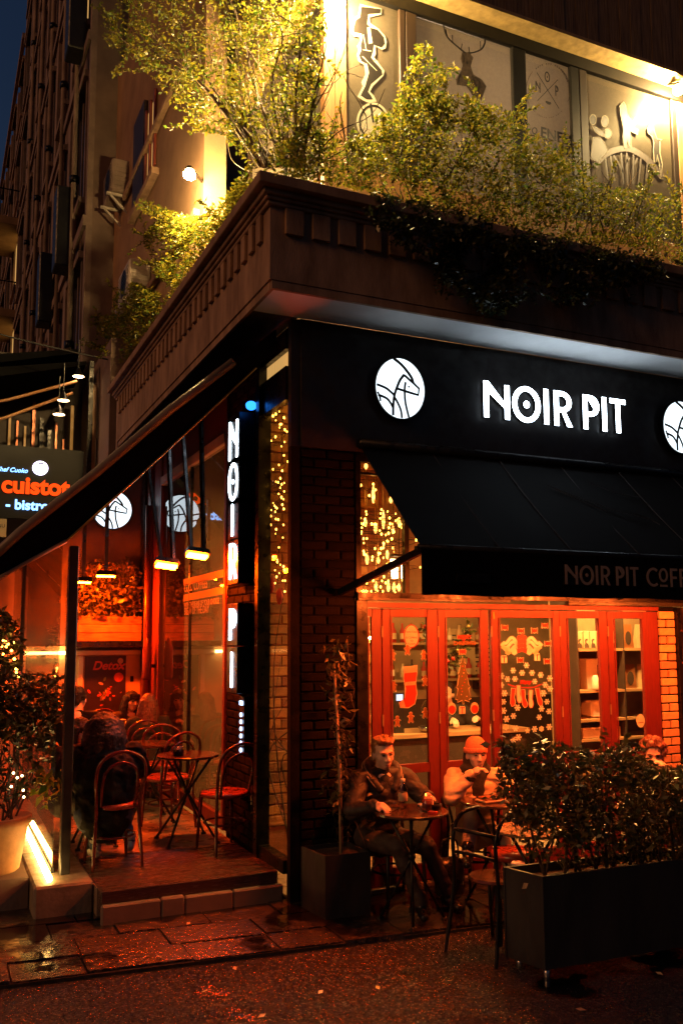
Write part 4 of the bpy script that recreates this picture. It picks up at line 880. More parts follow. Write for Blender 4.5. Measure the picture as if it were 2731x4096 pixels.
for k in range(60):
    x0 = random.uniform(680, 1500); y0 = 400+(x0-650)*.2; a_ = onY(x0*1.7417, y0*1.7417, -.25); twigs(H1, [a_], [a_+np.array([random.uniform(-.35, .35), random.uniform(-.25, .1), random.uniform(.25, .75)])], 'cane' if k % 3 == 0 else 'bark', .006, .08, 'stem')
for x0, y0, x1, y1 in ((1090, 620, 1150, 690), (1300, 620, 1320, 690), (1440, 600, 1460, 680)): twigs(H1, [onY(x0*1.7417, y0*1.7417, -.58)], [onY(x1*1.7417, y1*1.7417, -.64)], r0=.005)
# tall bush at the balcony corner
ca, sa = math.cos(R(104)), math.sin(R(104))
def fan(x, y, q):
    d = ray(x, y); p0 = np.array([0.05, -0.22, 0]); nrm = np.array([sa, -ca, 0]); return CAM+d*((np.dot(p0-CAM, nrm)+q)/np.dot(d, nrm))
H2 = thing('corner_bush', 'tall feathery bush fanning up from the balcony corner in the lamplight', 'bush', (0.0, -0.1, 5.19))
pol = D([(235, 60), (255, 20), (310, -30), (480, -60), (760, -60), (750, 60), (735, 150), (720, 260), (690, 330), (640, 370), (560, 350), (530, 330), (500, 290), (460, 300), (400, 250), (350, 180), (300, 130), (245, 110)])
P = fill(pol, fan, 0.24, 19000); P = clumpy(P, 4.2, 0.045, 1.7); leaves('crown', P, 0.036, 'leaf_lime', H2, 0.35)
PS = np.array([fan(x*1.7417, y*1.7417, 0) for x, y in ((260,60),(300,110),(350,160),(400,230),(460,280),(520,310),(600,350),(700,300),(720,200),(730,120),(320,30),(400,60),(560,280),(300,60),(450,180))])
shoots(H2, PS, 60, .34, .038, 'leaf_lime', .2, (-.2, -.1, 0))
st = [fan(x*1.7417, y*1.7417, 0) for x, y in ((640, 380), (620, 380), (660, 380), (680, 380), (600, 380), (690, 380), (650, 380))]
# many thin stems
for k in range(46):
    x0 = random.uniform(590, 720); x1 = x0+(x0-655)*random.uniform(1.2, 4.6)+random.uniform(-40, 40); y1 = random.uniform(-40, 290); a_ = fan(x0*1.7417, 385*1.7417, random.gauss(0, .1)); b_ = fan(x1*1.7417, y1*1.7417, random.gauss(0, .2)); twigs(H2, [a_], [b_], 'cane' if k % 3 == 0 else 'bark', .006, .12, 'stem')
en = [fan(x*1.7417, y*1.7417, 0) for x, y in ((440, 60), (340, 90), (600, 20), (690, 60), (300, 60), (740, 180), (520, -20))]
md = [fan(x*1.7417, y*1.7417, 0) for x, y in ((530, 260), (500, 230), (625, 200), (680, 220), (470, 200), (710, 290), (580, 180))]
for a, b, c in zip(st, md, en):
    pts = spl([a, b, (b+c)/2+RNG.normal(size=3)*.06, c], 6); MB().tube(pts, list(np.linspace(.016, .004, len(pts))), 6).build('branch', 'bark', H2, True)
    twigs(H2, [pts[8], pts[10], pts[12], pts[14]], [pts[8+2*i]+RNG.normal(size=3)*.28+np.array([0, 0, .25]) for i in range(4)], r0=.006, name='twig')
# hedge along the lane side of the balcony
fX = lambda X: (lambda x, y, q: onX(x, y, X+q))
H3 = thing('lane_hedge', 'green hedge spilling along the lane side of the balcony', 'hedge', (-0.2, 2.0, 5.19))
pol = [(1010, 730), (960, 720), (910, 790), (860, 850), (770, 870), (640, 830), (570, 840), (640, 870), (590, 920), (580, 980), (610, 1040), (620, 1100), (700, 1150), (640, 1240), (800, 1030), (940, 840)]
P = fill(pol, fX(-0.22), 0.06, 11000); P = clumpy(P, 3.0, -0.15, 4.4); leaves('crown', P, 0.040, 'leaf_lime', H3, 0.3)
H4 = thing('lane_shrub', 'bright green shrub at the far end of the balcony above the bistro lamps', 'shrub', (-0.2, 4.8, 5.19))
pol = [(470, 1160), (540, 1130), (640, 1180), (640, 1240), (560, 1350), (500, 1440), (470, 1490), (430, 1430), (385, 1390), (440, 1370), (385, 1320), (400, 1260), (450, 1270), (455, 1210)]
P = fill(pol, fX(-0.25), 0.06, 5000); P = clumpy(P, 3.0, -0.2, 2.4); leaves('crown', P, 0.055, 'leaf_lime', H4, 0.4)
PS = np.array([onX(x, y, -.25) for x, y in ((470,1180),(540,1150),(455,1230),(400,1300),(400,1390),(440,1430),(480,1450),(500,1400))])
shoots(H4, PS, 26, .30, .05, 'leaf_lime', .2, (-.5, 0, 0))
PS = np.array([onX(x, y, -.22) for x, y in ((620,850),(760,890),(640,880),(590,950),(610,1060),(700,1120),(860,860),(950,740))])
shoots(H3, PS, 30, .28, .04, 'leaf_lime', .3, (-.3, 0, 0))
twigs(H4, [(-0.1, 4.6, 5.2)]*4, [onX(x, y, -.25) for x, y in ((400, 1320), (450, 1230), (520, 1180), (480, 1400))], r0=.01)
twigs(H3, [(-0.1, 1.5+k*.5, 5.2) for k in range(5)], [(-0.25, 1.5+k*.5, 5.9) for k in range(5)], r0=.01)

# ---- big street planter with its hedge
BP = thing('street_planter', 'long dark metal planter on short feet standing at the roadside', 'planter', (0.84, -1.9, 0))
c0 = [(0.842, -1.915), (2.10, -1.975), (2.01, -1.685), (0.765, -1.622)]; zb, zt = 0.02, 0.545
def slabwall(a, b, th=0.02):
    a = np.array(a); b = np.array(b); d = (b-a)/np.linalg.norm(b-a); n = np.array([-d[1], d[0]])*th
    q = [a, b, b+n, a+n]; return MB().add([(p[0], p[1], zb) for p in q]+[(p[0], p[1], zt) for p in q], [(3, 2, 1, 0), (4, 5, 6, 7), (0, 1, 5, 4), (1, 2, 6, 5), (2, 3, 7, 6), (3, 0, 4, 7)])
for i in range(4): slabwall(c0[i], c0[(i+1) % 4]).build('side', 'planter_metal', BP)
MB().add([(x, y, zt-.05) for x, y in c0], [(0, 1, 2, 3)]).build('soil', 'soil', BP)
for x, y in ((0.87, -1.89), (0.83, -1.68), (1.98, -1.93), (1.9, -1.72)): MB().tube([(x, y, -.06), (x, y, .03)], .018, 8).build('foot', 'steel', BP, True)
BP2 = thing('street_planter', 'second dark metal planter beyond the first at the right edge', 'planter', (2.12, -1.98, 0))
c0 = [(2.125, -1.978), (3.2, -2.03), (3.1, -1.74), (2.035, -1.69)]
for i in range(4): slabwall(c0[i], c0[(i+1) % 4]).build('side', 'planter_metal', BP2)
MB().add([(x, y, zt-.05) for x, y in c0], [(0, 1, 2, 3)]).build('soil', 'soil', BP2)
for x, y in ((2.16, -1.95), (3.1, -2.0)): MB().tube([(x, y, -.06), (x, y, .03)], .018, 8).build('foot', 'steel', BP2, True)
SL = MB().prism([(-.03, 0), (0, .016), (.035, 0), (0, -.016)], onY(2075, 3525, 0), (0, 0, 1), (0, 0, 1), 0) if False else None
HB = thing('street_hedge', 'dense dark leafy hedge growing from the long street planter', 'hedge', (1.4, -1.8, 0.5))
pol = [(2000, 3040), (2060, 2985), (2150, 2990), (2260, 2980), (2330, 2995), (2420, 3010), (2470, 2985), (2540, 2990), (2580, 3030), (2640, 3090), (2731, 3060), (2800, 3040), (2800, 3330), (2700, 3330), (2600, 3400), (2450, 3400), (2380, 3340), (2300, 3400), (2200, 3330), (2130, 3330), (2060, 3280), (2010, 3200), (2030, 3120), (1990, 3060)]
P = fill(pol, fY(-1.80), 0.10, 8200); P = clumpy(P, 7.0, -0.22, 6.4); leaves('crown', P, 0.046, 'leaf_box', HB, 0.3, aspect=0.42, droop=0.15)
low = [(2040, 3280), (2200, 3300), (2400, 3330), (2700, 3320), (2760, 3420), (2560, 3460), (2300, 3460), (2140, 3440), (2080, 3380)]
P = fill(low, fY(-1.80), 0.08, 650); leaves('crown', P, 0.044, 'leaf_box', HB, 0.2, aspect=0.40, droop=0.6)
bs = [(1.0+k*.085+random.uniform(-.02, .02), -1.80+random.uniform(-.08, .08), 0.49) for k in range(15)]
twigs(HB, bs, [np.array(b)+np.array([random.uniform(-.22, .18), random.uniform(-.06, .06), random.uniform(.42, .62)]) for b in bs], r0=.011, wob=.05, name='stem')
twigs(HB, bs, [np.array(b)+np.array([random.uniform(-.22, .22), random.uniform(-.08, .08), random.uniform(.3, .6)]) for b in bs], r0=.007, wob=.06, name='stem')
PS = np.array([onY(x, y, -1.8) for x, y in ((2020,3040),(2060,3000),(2150,3005),(2260,2995),(2330,3010),(2420,3020),(2470,3000),(2540,3010),(2000,3080),(2020,3180),(2050,3270))])
shoots(HB, PS, 34, .14, .045, 'leaf_box', .5, (-.1, -.1, 0))
HB2 = thing('street_hedge', 'lower dark hedge of the second planter at the right edge', 'hedge', (2.5, -1.9, 0.5))
P = np.column_stack([RNG.uniform(2.1, 3.1, 3500), RNG.normal(-1.87, .11, 3500), RNG.uniform(.62, 1.10, 3500)]); P = clumpy(P, 7.0, -0.2, 2.2); leaves('crown', P, 0.05, 'leaf_deep', HB2, 0.3, droop=0.2)
bs = [(2.2+k*.15, -1.87, .49) for k in range(6)]; twigs(HB2, bs, [np.array(b)+np.array([random.uniform(-.1, .1), 0, .6]) for b in bs], r0=.01, name='stem')
# ---- small planter with the climbing plant by the pillar
SP = thing('pillar_planter', 'square black planter at the foot of the brick pillar', 'planter', (0.09, -0.46, 0))
zb, zt = 0.0, 0.43; c0 = [(0.085, -0.462), (0.425, -0.49), (0.42, -0.12), (0.045, -0.115)]
for i in range(4): slabwall(c0[i], c0[(i+1) % 4], .016).build('side', 'planter_metal', SP)
MB().add([(x, y, zt-.03) for x, y in c0], [(0, 1, 2, 3)]).build('soil', 'soil', SP)
CL = thing('climbing_plant', 'slender climber on a cane rising from the black pillar planter', 'plant', (0.27, -0.3, 0.4))
MB().tube([(0.265, -0.34, 0.38), (0.27, -0.31, 1.0), (0.245, -0.27, 1.75)], [.014, .013, .008], 8).build('cane', 'cane', CL, True)
P = []
for k in range(420):
    z = 0.5+1.45*random.random()**0.9; P.append((0.27+random.gauss(0, .06)*(1.2-.2*z), -0.30+random.gauss(0, .05), z))
for k in range(60): P.append((0.48+random.gauss(0, .05), -0.33+random.gauss(0, .05), 0.95-.6*random.random()))
leaves('crown', clumpy(np.array(P), 8.0, -0.25, 1.1), 0.062, 'leaf_box', CL, 0.2, aspect=0.36, droop=0.8)
for k in range(7):
    z = .55+k*.18; q = spl([(.265, -.32, z), (.27+random.uniform(-.12, .14), -.36, z+.12), (.26+random.uniform(-.13, .13), -.31, z+.28)], 5); MB().tube(q, .004, 5).build('vine', 'bark', CL, True)
twigs(CL, [(0.27, -.32, .9), (.3, -.32, .7)], [(.52, -.36, .52), (.46, -.35, .36)], r0=.005, wob=.03, name='vine')
# ---- terracotta pot with the dark shrub left of the glass screen
PT = thing('terracotta_pot', 'wide terracotta pot lit from the light tube at the left edge', 'pot', (-2.0, 1.0, 0.2))
MB().lathe([(.0, 0), (.16, 0), (.185, .02), (.24, .34), (.262, .35), (.265, .40), (.245, .41), (.235, .38), (0, .37)], (-1.985, 1.0, 0.22), 28).build('pot', 'terracotta', PT, True)
box('plinth', 'facade_old', PT, -2.4, -1.76, 0.72, 1.5, -0.058, 0.218)
SH = thing('pot_shrub', 'dark leafy shrub with thin stems in the terracotta pot', 'shrub', (-1.98, 1.0, 0.6))
pol = [(-120, 2740), (40, 2690), (160, 2690), (240, 2710), (258, 2760), (250, 2870), (200, 2950), (120, 2960), (60, 2940), (-120, 2960)]
P = fill(pol, fY(0.95), 0.14, 2600); P = clumpy(P, 7.0, -0.22, 9.4); leaves('crown', P, 0.062, 'leaf_deep', SH, 0.4, aspect=0.42)
P = fill([(-60, 2930), (220, 2930), (200, 3100), (100, 3200), (-60, 3200)], fY(0.95), 0.10, 420); leaves('crown', P, 0.05, 'leaf_deep', SH, 0.2, droop=0.4)
P = fill([(130, 3060), (250, 3070), (240, 3200), (200, 3240), (140, 3200)], fY(0.80), 0.03, 60); leaves('crown', P, 0.075, 'leaf_lime', SH, 0.5, droop=0.2)
bs = [(-1.98+random.uniform(-.15, .15), 1.0+random.uniform(-.12, .12), .58) for k in range(16)]
twigs(SH, bs, [np.array(b)+np.array([random.uniform(-.16, .26), random.uniform(-.12, .12), random.uniform(.55, .85)]) for b in bs], r0=.009, wob=.05, name='stem')
SH2 = thing('lane_plant', 'taller dark plant with pinpoint lights behind the potted shrub', 'plant', (-2.0, 2.4, 0.0))
P = fill([(-140, 2440), (0, 2440), (70, 2480), (85, 2600), (60, 2720), (-140, 2720)], fY(2.3), .12, 1500); P = clumpy(P, 6, -.2, 3.3); leaves('crown', P, .07, 'leaf_deep', SH2, .3)
bs = [(-2.05+random.uniform(-.12, .12), 2.4, .0) for k in range(5)]; twigs(SH2, bs, [np.array(b)+np.array([random.uniform(-.1, .15), 0, 1.9]) for b in bs], r0=.012, name='stem')
for k in range(16): MB().ell((onY(random.uniform(0, 75), random.uniform(2560, 2720), 2.25)), (.012, .012, .012), seg=6, rings=5).build('fairy_bulb', 'bulb_amber', SH2)
for k in range(6): MB().ell((onY(random.uniform(40, 100), random.uniform(3090, 3190), .85)), (.009, .009, .009), seg=6, rings=5).build('fairy_bulb', 'lantern_glow', SH)
# ---- hedge in the wooden planter box
WH = thing('box_hedge', 'round-leaved hedge in the wooden planter box lit red by the heaters', 'hedge', (-0.46, 5.06, 2.2))
pol = [(295, 2470), (300, 2300), (340, 2250), (400, 2240), (470, 2260), (520, 2240), (555, 2280), (560, 2400), (550, 2470)]
P = fill(pol, fY(4.98), .07, 2300); P = clumpy(P, 6, -.25, 7.1); leaves('crown', P, .062, 'leaf_box', WH, .3, aspect=.62)
twigs(WH, [(-.8+k*.12, 5.05, 2.2) for k in range(6)], [(-.8+k*.12, 5.0, 2.75) for k in range(6)], r0=.008, name='stem')

# ================================================================== BISTRO NEXT DOOR
BI = thing('bistro_house', 'dark front of the neighbouring bistro with glass strips and black awnings', 'shopfront', (-1.0, 6.6, 0))
box('back_wall', 'interior_dark', BI, -2.6, -0.35, 8.0, 8.08, 0, 6.4)
box('side_wall', 'facade_old', BI, -0.45, 0.3, 5.48, 8.0, 0, 6.0)
for k in range(9):
    x = -1.55+k*.115; zz = 4.55+random.uniform(-.1, .15); hh = random.uniform(.35, 1.0)
    box('lit_strip', random.choice(['copper_pipe', 'amber_strip', 'black_metal']), BI, x, x+random.uniform(.03, .06), 7.9, 7.93, zz, zz+hh)
box('post', 'black_metal', BI, -0.60, -0.54, 6.3, 6.4, 0, 5.9); box('lit_post', 'orange_wood', BI, -0.53, -0.47, 6.42, 6.5, 3.0, 5.6)
for (za, zb_, xa, ya) in ((6.35, 5.75, -0.6, 7.2), (5.95, 5.35, -0.62, 6.5)):
    MB().add([(xa, ya, za), (-3.6, ya, zb_), (-3.6, ya+1.3, zb_), (xa, ya+1.3, za), (xa, ya, za-.06), (-3.6, ya, zb_-.25), (-3.6, ya+1.3, zb_-.25), (xa, ya+1.3, za-.06)], [(0, 1, 2, 3), (7, 6, 5, 4), (0, 4, 5, 1), (1, 5, 6, 2), (2, 6, 7, 3), (3, 7, 4, 0)]).build('awning', 'awning_black', BI)
for a, b in (((-0.75, 6.45, 5.62), (-2.6, 6.4, 4.95)), ((-0.80, 6.48, 5.45), (-2.6, 6.42, 4.62))): MB().tube([a, tuple((np.array(a)+np.array(b))/2+np.array([0, 0, -.05])), b], .022, 6).build('awning_arm', 'orange_wood', BI, True)
BS = thing('bistro_sign', 'orange and blue neon bistro sign on a dark board, cut by the left edge', 'sign', (-1.3, 6.5, 4.0))
box('board', 'frame_black', BS, -2.5, -0.62, 6.50, 6.56, 3.60, 4.62)
def lit(txt, size, m, x, z, bold=.0, shear=0., align='LEFT', y=6.485, name='lettering'): place(text_mesh(txt, size, .02, bold, shear, align), name, m, BS, (x, y, z), UX, UZ)
lit('le cuistot', 0.325, 'bistro_orange', -2.02, 3.96, .012); lit('- bistro -', 0.19, 'bistro_blue', -1.64, 3.73, .005); lit('by Chef Cuoko', 0.085, 'bistro_blue', -1.90, 4.245, .001, .3)
place(outline_mesh([circ(0, 0, .105, .10)], .02), 'badge', 'bistro_white', BS, (-1.205, 6.484, 4.325), UX, UZ)
place(outline_mesh([ribbon(arc(0, -.01, .05, .05, 200, 340, 10), .012)], .004), 'badge_mark', 'black_board', BS, (-1.205, 6.468, 4.30), UX, UZ)
place(outline_mesh([ribbon(arc(.01, .04, .045, .02, 150, 20, 8), .018)], .004), 'badge_mark', 'black_board', BS, (-1.205, 6.468, 4.33), UX, UZ)
for k, (x, y) in enumerate(((315, 1506), (255, 1602), (237, 1658))):
    c = onY(x, y, 6.4); t = thing('pendant_lamp', ('upper', 'middle', 'lowest')[k]+' of three round lamps under the bistro awning', 'lamp', c)
    MB().lathe([(.005, .14), (.02, .12), (.05, .05), (.082, .0), (.086, -.004)], c, 18, cap=False).build('shade', 'black_metal', t, True)
    MB().lathe([(0.0, .0), (.078, .0)], c, 18, cap=False).build('bulb', 'pendant_glow', t); MB().tube([c+np.array([0, 0, .14]), c+np.array([0, 0, .55])], .006, 5).build('cord', 'black_metal', t)
CB = MB().tube(spl([(-3.2, 6.0, 6.25), (-1.6, 5.9, 5.95), (-0.35, 5.7, 5.75)], 6), .012, 5).build('overhead_cable', 'rubber', None, True); tag(CB, 'thin dark cable strung across the lane above the bistro', 'cable')
GP = thing('wall_notice', 'small pale notice at the left edge under the bistro sign', 'notice', (-1.9, 6.4, 3.2)); box('sheet', 'paper_tan', GP, -1.86, -1.62, 6.44, 6.45, 3.33, 3.58); place(text_mesh('MENU', .07, .001), 'print', 'ink_grey', GP, (-1.83, 6.435, 3.46), UX, UZ)
# ---- air conditioners on the brown wall
def ac(label, c, m='ac_white', w_=.75):
    t = thing('air_conditioner', label, 'air conditioner', c); x, y, z = c
    box('case', m, t, x-.28, x, y, y+w_, z, z+.52, 0.02)
    for k in range(9): box('slat', m, t, x-.292, x-.2805, y+.06, y+w_-.06, z+.05+k*.048, z+.075+k*.048)
    MB().add([(x-.27+.22*math.cos(R(q))*.0-.022, y+w_*.45+.2*math.cos(R(q)), z+.26+.2*math.sin(R(q))) for q in range(0, 360, 20)], [tuple(range(18))]).build('fan', 'black_paint', t)
    for yy in (y+.1, y+w_-.15): MB().obox((x+.05, yy, z-.03), (x-.34, yy, z-.03), .04, .04).build('bracket', 'ac_white', t); MB().obox((x+.05, yy, z-.35), (x-.28, yy, z-.05), .03, .03).build('brace', 'ac_white', t)
    for k in range(5): box('louvre', m, t, x-.25, x-.03, y-.010, y-.0005, z+.08+k*.075, z+.12+k*.075)
    return t
c1 = onX(505, 780, 0.0); ac('grey air conditioner on brackets high on the brown wall', (0.02, float(c1[1])-.2, float(c1[2])-.05), 'facade_trim')
c2 = onX(590, 1190, -0.05); ac('pale lamplit air conditioner among the balcony leaves', (-0.02, float(c2[1]), float(c2[2])))
ORD5 = 'first second third fourth fifth sixth seventh eighth ninth tenth eleventh twelfth thirteenth fourteenth'.split()
# ================================================================== FURNITURE
def bent_chair(label, loc, rz, group=None, wood='chair_wood', seat='chair_seat'):
    t = thing('bentwood_chair', label, 'chair', loc, rz, group)      # local: sitter faces +Y, back at -Y
    MB().lathe([(0, .43), (.185, .43), (.205, .44), (.205, .462), (.19, .472), (0, .468)], (0, 0, 0), 24).build('seat', seat, t, True, local=True)
    for s_ in (-1, 1): MB().tube([(s_*.145, .145, .44), (s_*.165, .175, 0)], [.018, .012], 8).build('leg', wood, t, True, local=True)
    hoop = spl([(-.19, -.20, 0), (-.165, -.165, .45), (-.19, -.235, .68), (-.155, -.275, .82), (0, -.295, .885), (.155, -.275, .82), (.19, -.235, .68), (.165, -.165, .45), (.19, -.20, 0)], 6)
    MB().tube(hoop, .0135, 8).build('back_hoop', wood, t, True, local=True)
    inner = spl([(-.13, -.16, .46), (-.135, -.215, .64), (-.105, -.25, .75), (0, -.265, .80), (.105, -.25, .75), (.135, -.215, .64), (.13, -.16, .46)], 6)
    MB().tube(inner, .011, 8).build('inner_hoop', wood, t, True, local=True)
    MB().tube([(.172*math.cos(R(q)), .172*math.sin(R(q)), .22) for q in range(0, 360, 15)], .009, 6, closed=True).build('leg_ring', wood, t, True, local=True)
    return t
def round_table(label, loc, rad, h, top='table_top', spread=.30, rz=0, group=None):
    t = thing('round_table', label, 'table', loc, rz, group)
    MB().lathe([(0, h-.022), (rad-.006, h-.022), (rad, h-.016), (rad, h-.004), (rad-.006, h), (0, h)], (0, 0, 0), 36).build('tabletop', top, t, False, local=True)
    for a in (45, 135, 225, 315):
        ca_, sa_ = math.cos(R(a)), math.sin(R(a)); MB().tube([(-ca_*spread*.75, -sa_*spread*.75, h-.025), (ca_*spread, sa_*spread, .012)], .011, 8).build('leg', 'black_metal', t, True, local=True)
        MB().tube([(ca_*spread-.02, sa_*spread, .006), (ca_*spread+.02, sa_*spread, .006)], .012, 6).build('foot', 'rubber', t, local=True)
    MB().ell((0, 0, h*.57), (.03, .03, .03), seg=8, rings=6).build('hub', 'black_metal', t, True, local=True); return t
FZ = 0.205
bent_chair('bentwood chair nearest the glass screen, under the person in the dark coat', (-1.13, 0.93, FZ), R(4))
bent_chair('empty bentwood chair closest to the brick pier at the terrace front', (-0.19, 1.0, FZ), R(12))
bent_chair('empty bentwood chair behind the small cross-legged terrace table', (-0.42, 2.05, FZ), R(18))
bent_chair('bentwood chair back right behind the rear terrace table', (-0.30, 2.9, FZ), R(-8))
bent_chair('bentwood chair under the auburn-haired woman', (-0.40, 3.45, FZ), R(3))
bent_chair('bentwood chair of the smiling woman at the end wall', (-0.52, 4.62, FZ), R(182))
bent_chair('bentwood chair left of the smiling woman, mostly hidden', (-0.98, 3.1, FZ), R(20))
T1 = round_table('small round terrace table with crossed metal legs and a sugar pot', (-0.40, 1.42, FZ), 0.27, 0.735)
T2 = round_table('second round terrace table behind the crossed-leg one', (-0.52, 2.42, FZ), 0.24, 0.735)
T3 = round_table('rear terrace table where the two women sit', (-0.46, 4.0, FZ), 0.27, 0.735)
sg = thing('sugar_pot', 'dark pot of sugar sticks on the small terrace table', 'pot', (-0.50, 1.36, FZ+.735))
MB().lathe([(0, 0), (.045, 0), (.05, .055), (.044, .055), (.04, .01)], (0, 0, 0.001), 14).build('pot', 'black_metal', sg, True, local=True)
for k in range(9): MB().obox((random.uniform(-.03, .03), random.uniform(-.02, .02), .02), (random.uniform(-.04, .04), random.uniform(-.03, .03), .08), .010, .003).build('sugar_stick', 'paper_white', sg, local=True)
cu = thing('paper_cup', 'pale paper cup on the rear terrace table', 'cup', (-0.50, 3.86, FZ+.735)); MB().lathe([(0, 0), (.028, 0), (.038, .10), (.041, .10), (.041, .108), (0, .112)], (0, 0, .001), 14).build('cup', 'ceramic', cu, True, local=True)
# front pavement
TM = round_table('round dark cafe table in front of the man with bottle and mug', (0.63, -0.72, 0.006), 0.262, 0.735, spread=.22, rz=.3)
TW = round_table('round dark cafe table in front of the woman in the orange hat', (1.38, -0.66, 0.006), 0.26, 0.735, spread=.22)
TL = round_table('light round table half hidden behind the street hedge', (1.24, -1.28, 0.006), 0.24, 0.66, 'table_light', .20)
st = thing('stool', 'low stool with red seat under the light round table', 'stool', (1.30, -1.0, 0.006))
MB().lathe([(0, .40), (.16, .40), (.17, .42), (.16, .455), (0, .46)], (0, 0, 0), 20).build('seat', 'chair_seat', st, True, local=True)
for a in (45, 135, 225, 315): MB().tube([(.10*math.cos(R(a)), .10*math.sin(R(a)), .41), (.16*math.cos(R(a)), .16*math.sin(R(a)), 0)], .012, 8).build('leg', 'chair_wood', st, True, local=True)
# metal armchair left of the street planter
mc = thing('metal_chair', 'black bent-tube metal chair with round seat left of the street planter', 'chair', (0.88, -1.36, -0.03), R(-72))
MB().lathe([(0, .425), (.16, .425), (.17, .435), (.16, .45), (0, .45)], (0, 0, 0), 24).build('seat', 'table_top', mc, local=True)
for s_ in (-1, 1):
    q = spl([(s_*.20, -.26, -.025), (s_*.175, -.19, .42), (s_*.17, -.20, .70), (s_*.165, -.12, .83), (s_*.13, .02, .86)], 6); MB().tube(q, .013, 8).build('back_leg', 'black_metal', mc, True, local=True)
    MB().tube([(s_*.15, .13, .43), (s_*.17, .19, -.025)], .012, 8).build('leg', 'black_metal', mc, True, local=True)
MB().tube(spl([(-.168, -.19, .74), (-.08, -.245, .76), (.08, -.245, .76), (.168, -.19, .74)], 6), .012, 8).build('back_bar', 'black_metal', mc, True, local=True)
MB().tube(spl([(-.172, -.19, .60), (-.08, -.235, .62), (.08, -.235, .62), (.172, -.19, .60)], 6), .010, 8).build('back_bar', 'black_metal', mc, True, local=True)
bent_chair('dark chair the man sits on, in front of the red doors', (0.74, -0.27, 0.006), R(182), None, 'leather_black', 'leather_black')
bent_chair('dark chair the woman in the orange hat sits on', (1.50, -0.22, 0.006), R(176), None, 'leather_black', 'leather_black')
bent_chair('dark chair of the curly-haired person behind the hedge', (2.62, -0.62, 0.006), R(150), None, 'leather_black', 'leather_black')
# things on the tables
tz = 0.742
bt = thing('water_bottle', 'clear plastic water bottle on the man\'s table', 'bottle', (0.60, -0.66, tz))
MB().lathe([(0, 0), (.030, 0), (.033, .01), (.031, .05), (.033, .09), (.033, .13), (.016, .175), (.014, .185), (0, .185)], (0, 0, .001), 16).build('body', 'drink_glass', bt, True, local=True)
MB().lathe([(0, .186), (.016, .186), (.016, .208), (0, .209)], (0, 0, .001), 12).build('cap', 'paper_white', bt, True, local=True)
MB().lathe([(.0305, .055), (.0338, .06), (.0338, .11), (.0305, .115)], (0, 0, .001), 16, cap=False).build('label', 'kraft', bt, True, local=True)
mg = thing('glass_mug', 'glass mug of dark tea beside the water bottle', 'mug', (0.715, -0.80, tz))
MB().lathe([(0, 0), (.036, 0), (.038, .005), (.038, .115), (.035, .115), (.035, .01), (0, .008)], (0, 0, .001), 18).build('glass', 'drink_glass', mg, True, local=True)
MB().lathe([(0, .011), (.034, .011), (.034, .078), (0, .078)], (0, 0, .001), 16).build('tea', 'amber_liquid', mg, True, local=True)
MB().tube([(-.036, -.01, .095), (-.066, -.02, .09), (-.068, -.02, .04), (-.036, -.01, .03)], .006, 6).build('handle', 'drink_glass', mg, True, local=True)
gl = thing('water_glass', 'squat drinking glass on a saucer at the right of the man\'s table', 'glass', (0.82, -0.63, tz))
MB().lathe([(0, 0), (.055, 0), (.075, .008), (.075, .012), (0, .010)], (0, 0, .001), 20).build('saucer', 'ceramic', gl, True, local=True)
MB().lathe([(0, .013), (.028, .013), (.036, .10), (.033, .10), (.026, .02), (0, .02)], (0, 0, .001), 16).build('glass', 'drink_glass', gl, True, local=True)
ph = MB().box(-.036, .036, -.075, .075, 0.002, .010, .003).build('phone', 'black_paint', None, local=True); ph.location = (0.50, -0.66, tz); ph.rotation_euler = (0, 0, R(-55)); tag(ph, 'flat phone lying at the left of the man\'s table', 'phone')
nk = MB().ell((0, 0, .018), (.035, .028, .018), seg=8, rings=6).build('napkin', 'paper_white', None, local=True); nk.location = (0.745, -0.70, tz); tag(nk, 'crumpled white napkin between the mug and the man\'s hand', 'napkin')
ash = thing('ashtray', 'small dark ashtray under the man\'s hand', 'ashtray', (0.80, -0.76, tz)); MB().lathe([(0, 0), (.045, 0), (.05, .035), (.042, .035), (.035, .01), (0, .01)], (0, 0, .001), 16).build('bowl', 'black_metal', ash, True, local=True)
pk = MB().box(-.028, .028, -.044, .044, 0.002, .024, .003).build('small_packet', 'sticker_red', None, local=True); pk.location = (0.70, -0.90, tz); pk.scale = (.7, .7, .7); pk.rotation_euler = (0, 0, .6); tag(pk, 'small red packet at the front of the man\'s table', 'packet')
pl = thing('plate', 'plate with a folded book-like tray on the woman\'s table', 'plate', (1.32, -0.70, tz)); MB().box(-.10, .10, -.07, .07, .003, .018, .004).build('tray', 'paper_tan', pl, local=True); MB().box(-.085, .085, -.055, .055, .0185, .035, .004).build('book', 'sticker_brown', pl, local=True)
bt2 = thing('sauce_bottle', 'small bottle behind the hedge leaves on the woman\'s table', 'bottle', (1.52, -0.72, tz)); MB().lathe([(0, 0), (.022, 0), (.022, .08), (.009, .11), (.009, .13), (0, .131)], (0, 0, .001), 12).build('body', 'sticker_red', bt2, True, local=True); MB().lathe([(0, .131), (.012, .131), (.012, .15), (0, .15)], (0, 0, .001), 12).build('cap', 'paper_white', bt2, True, local=True)
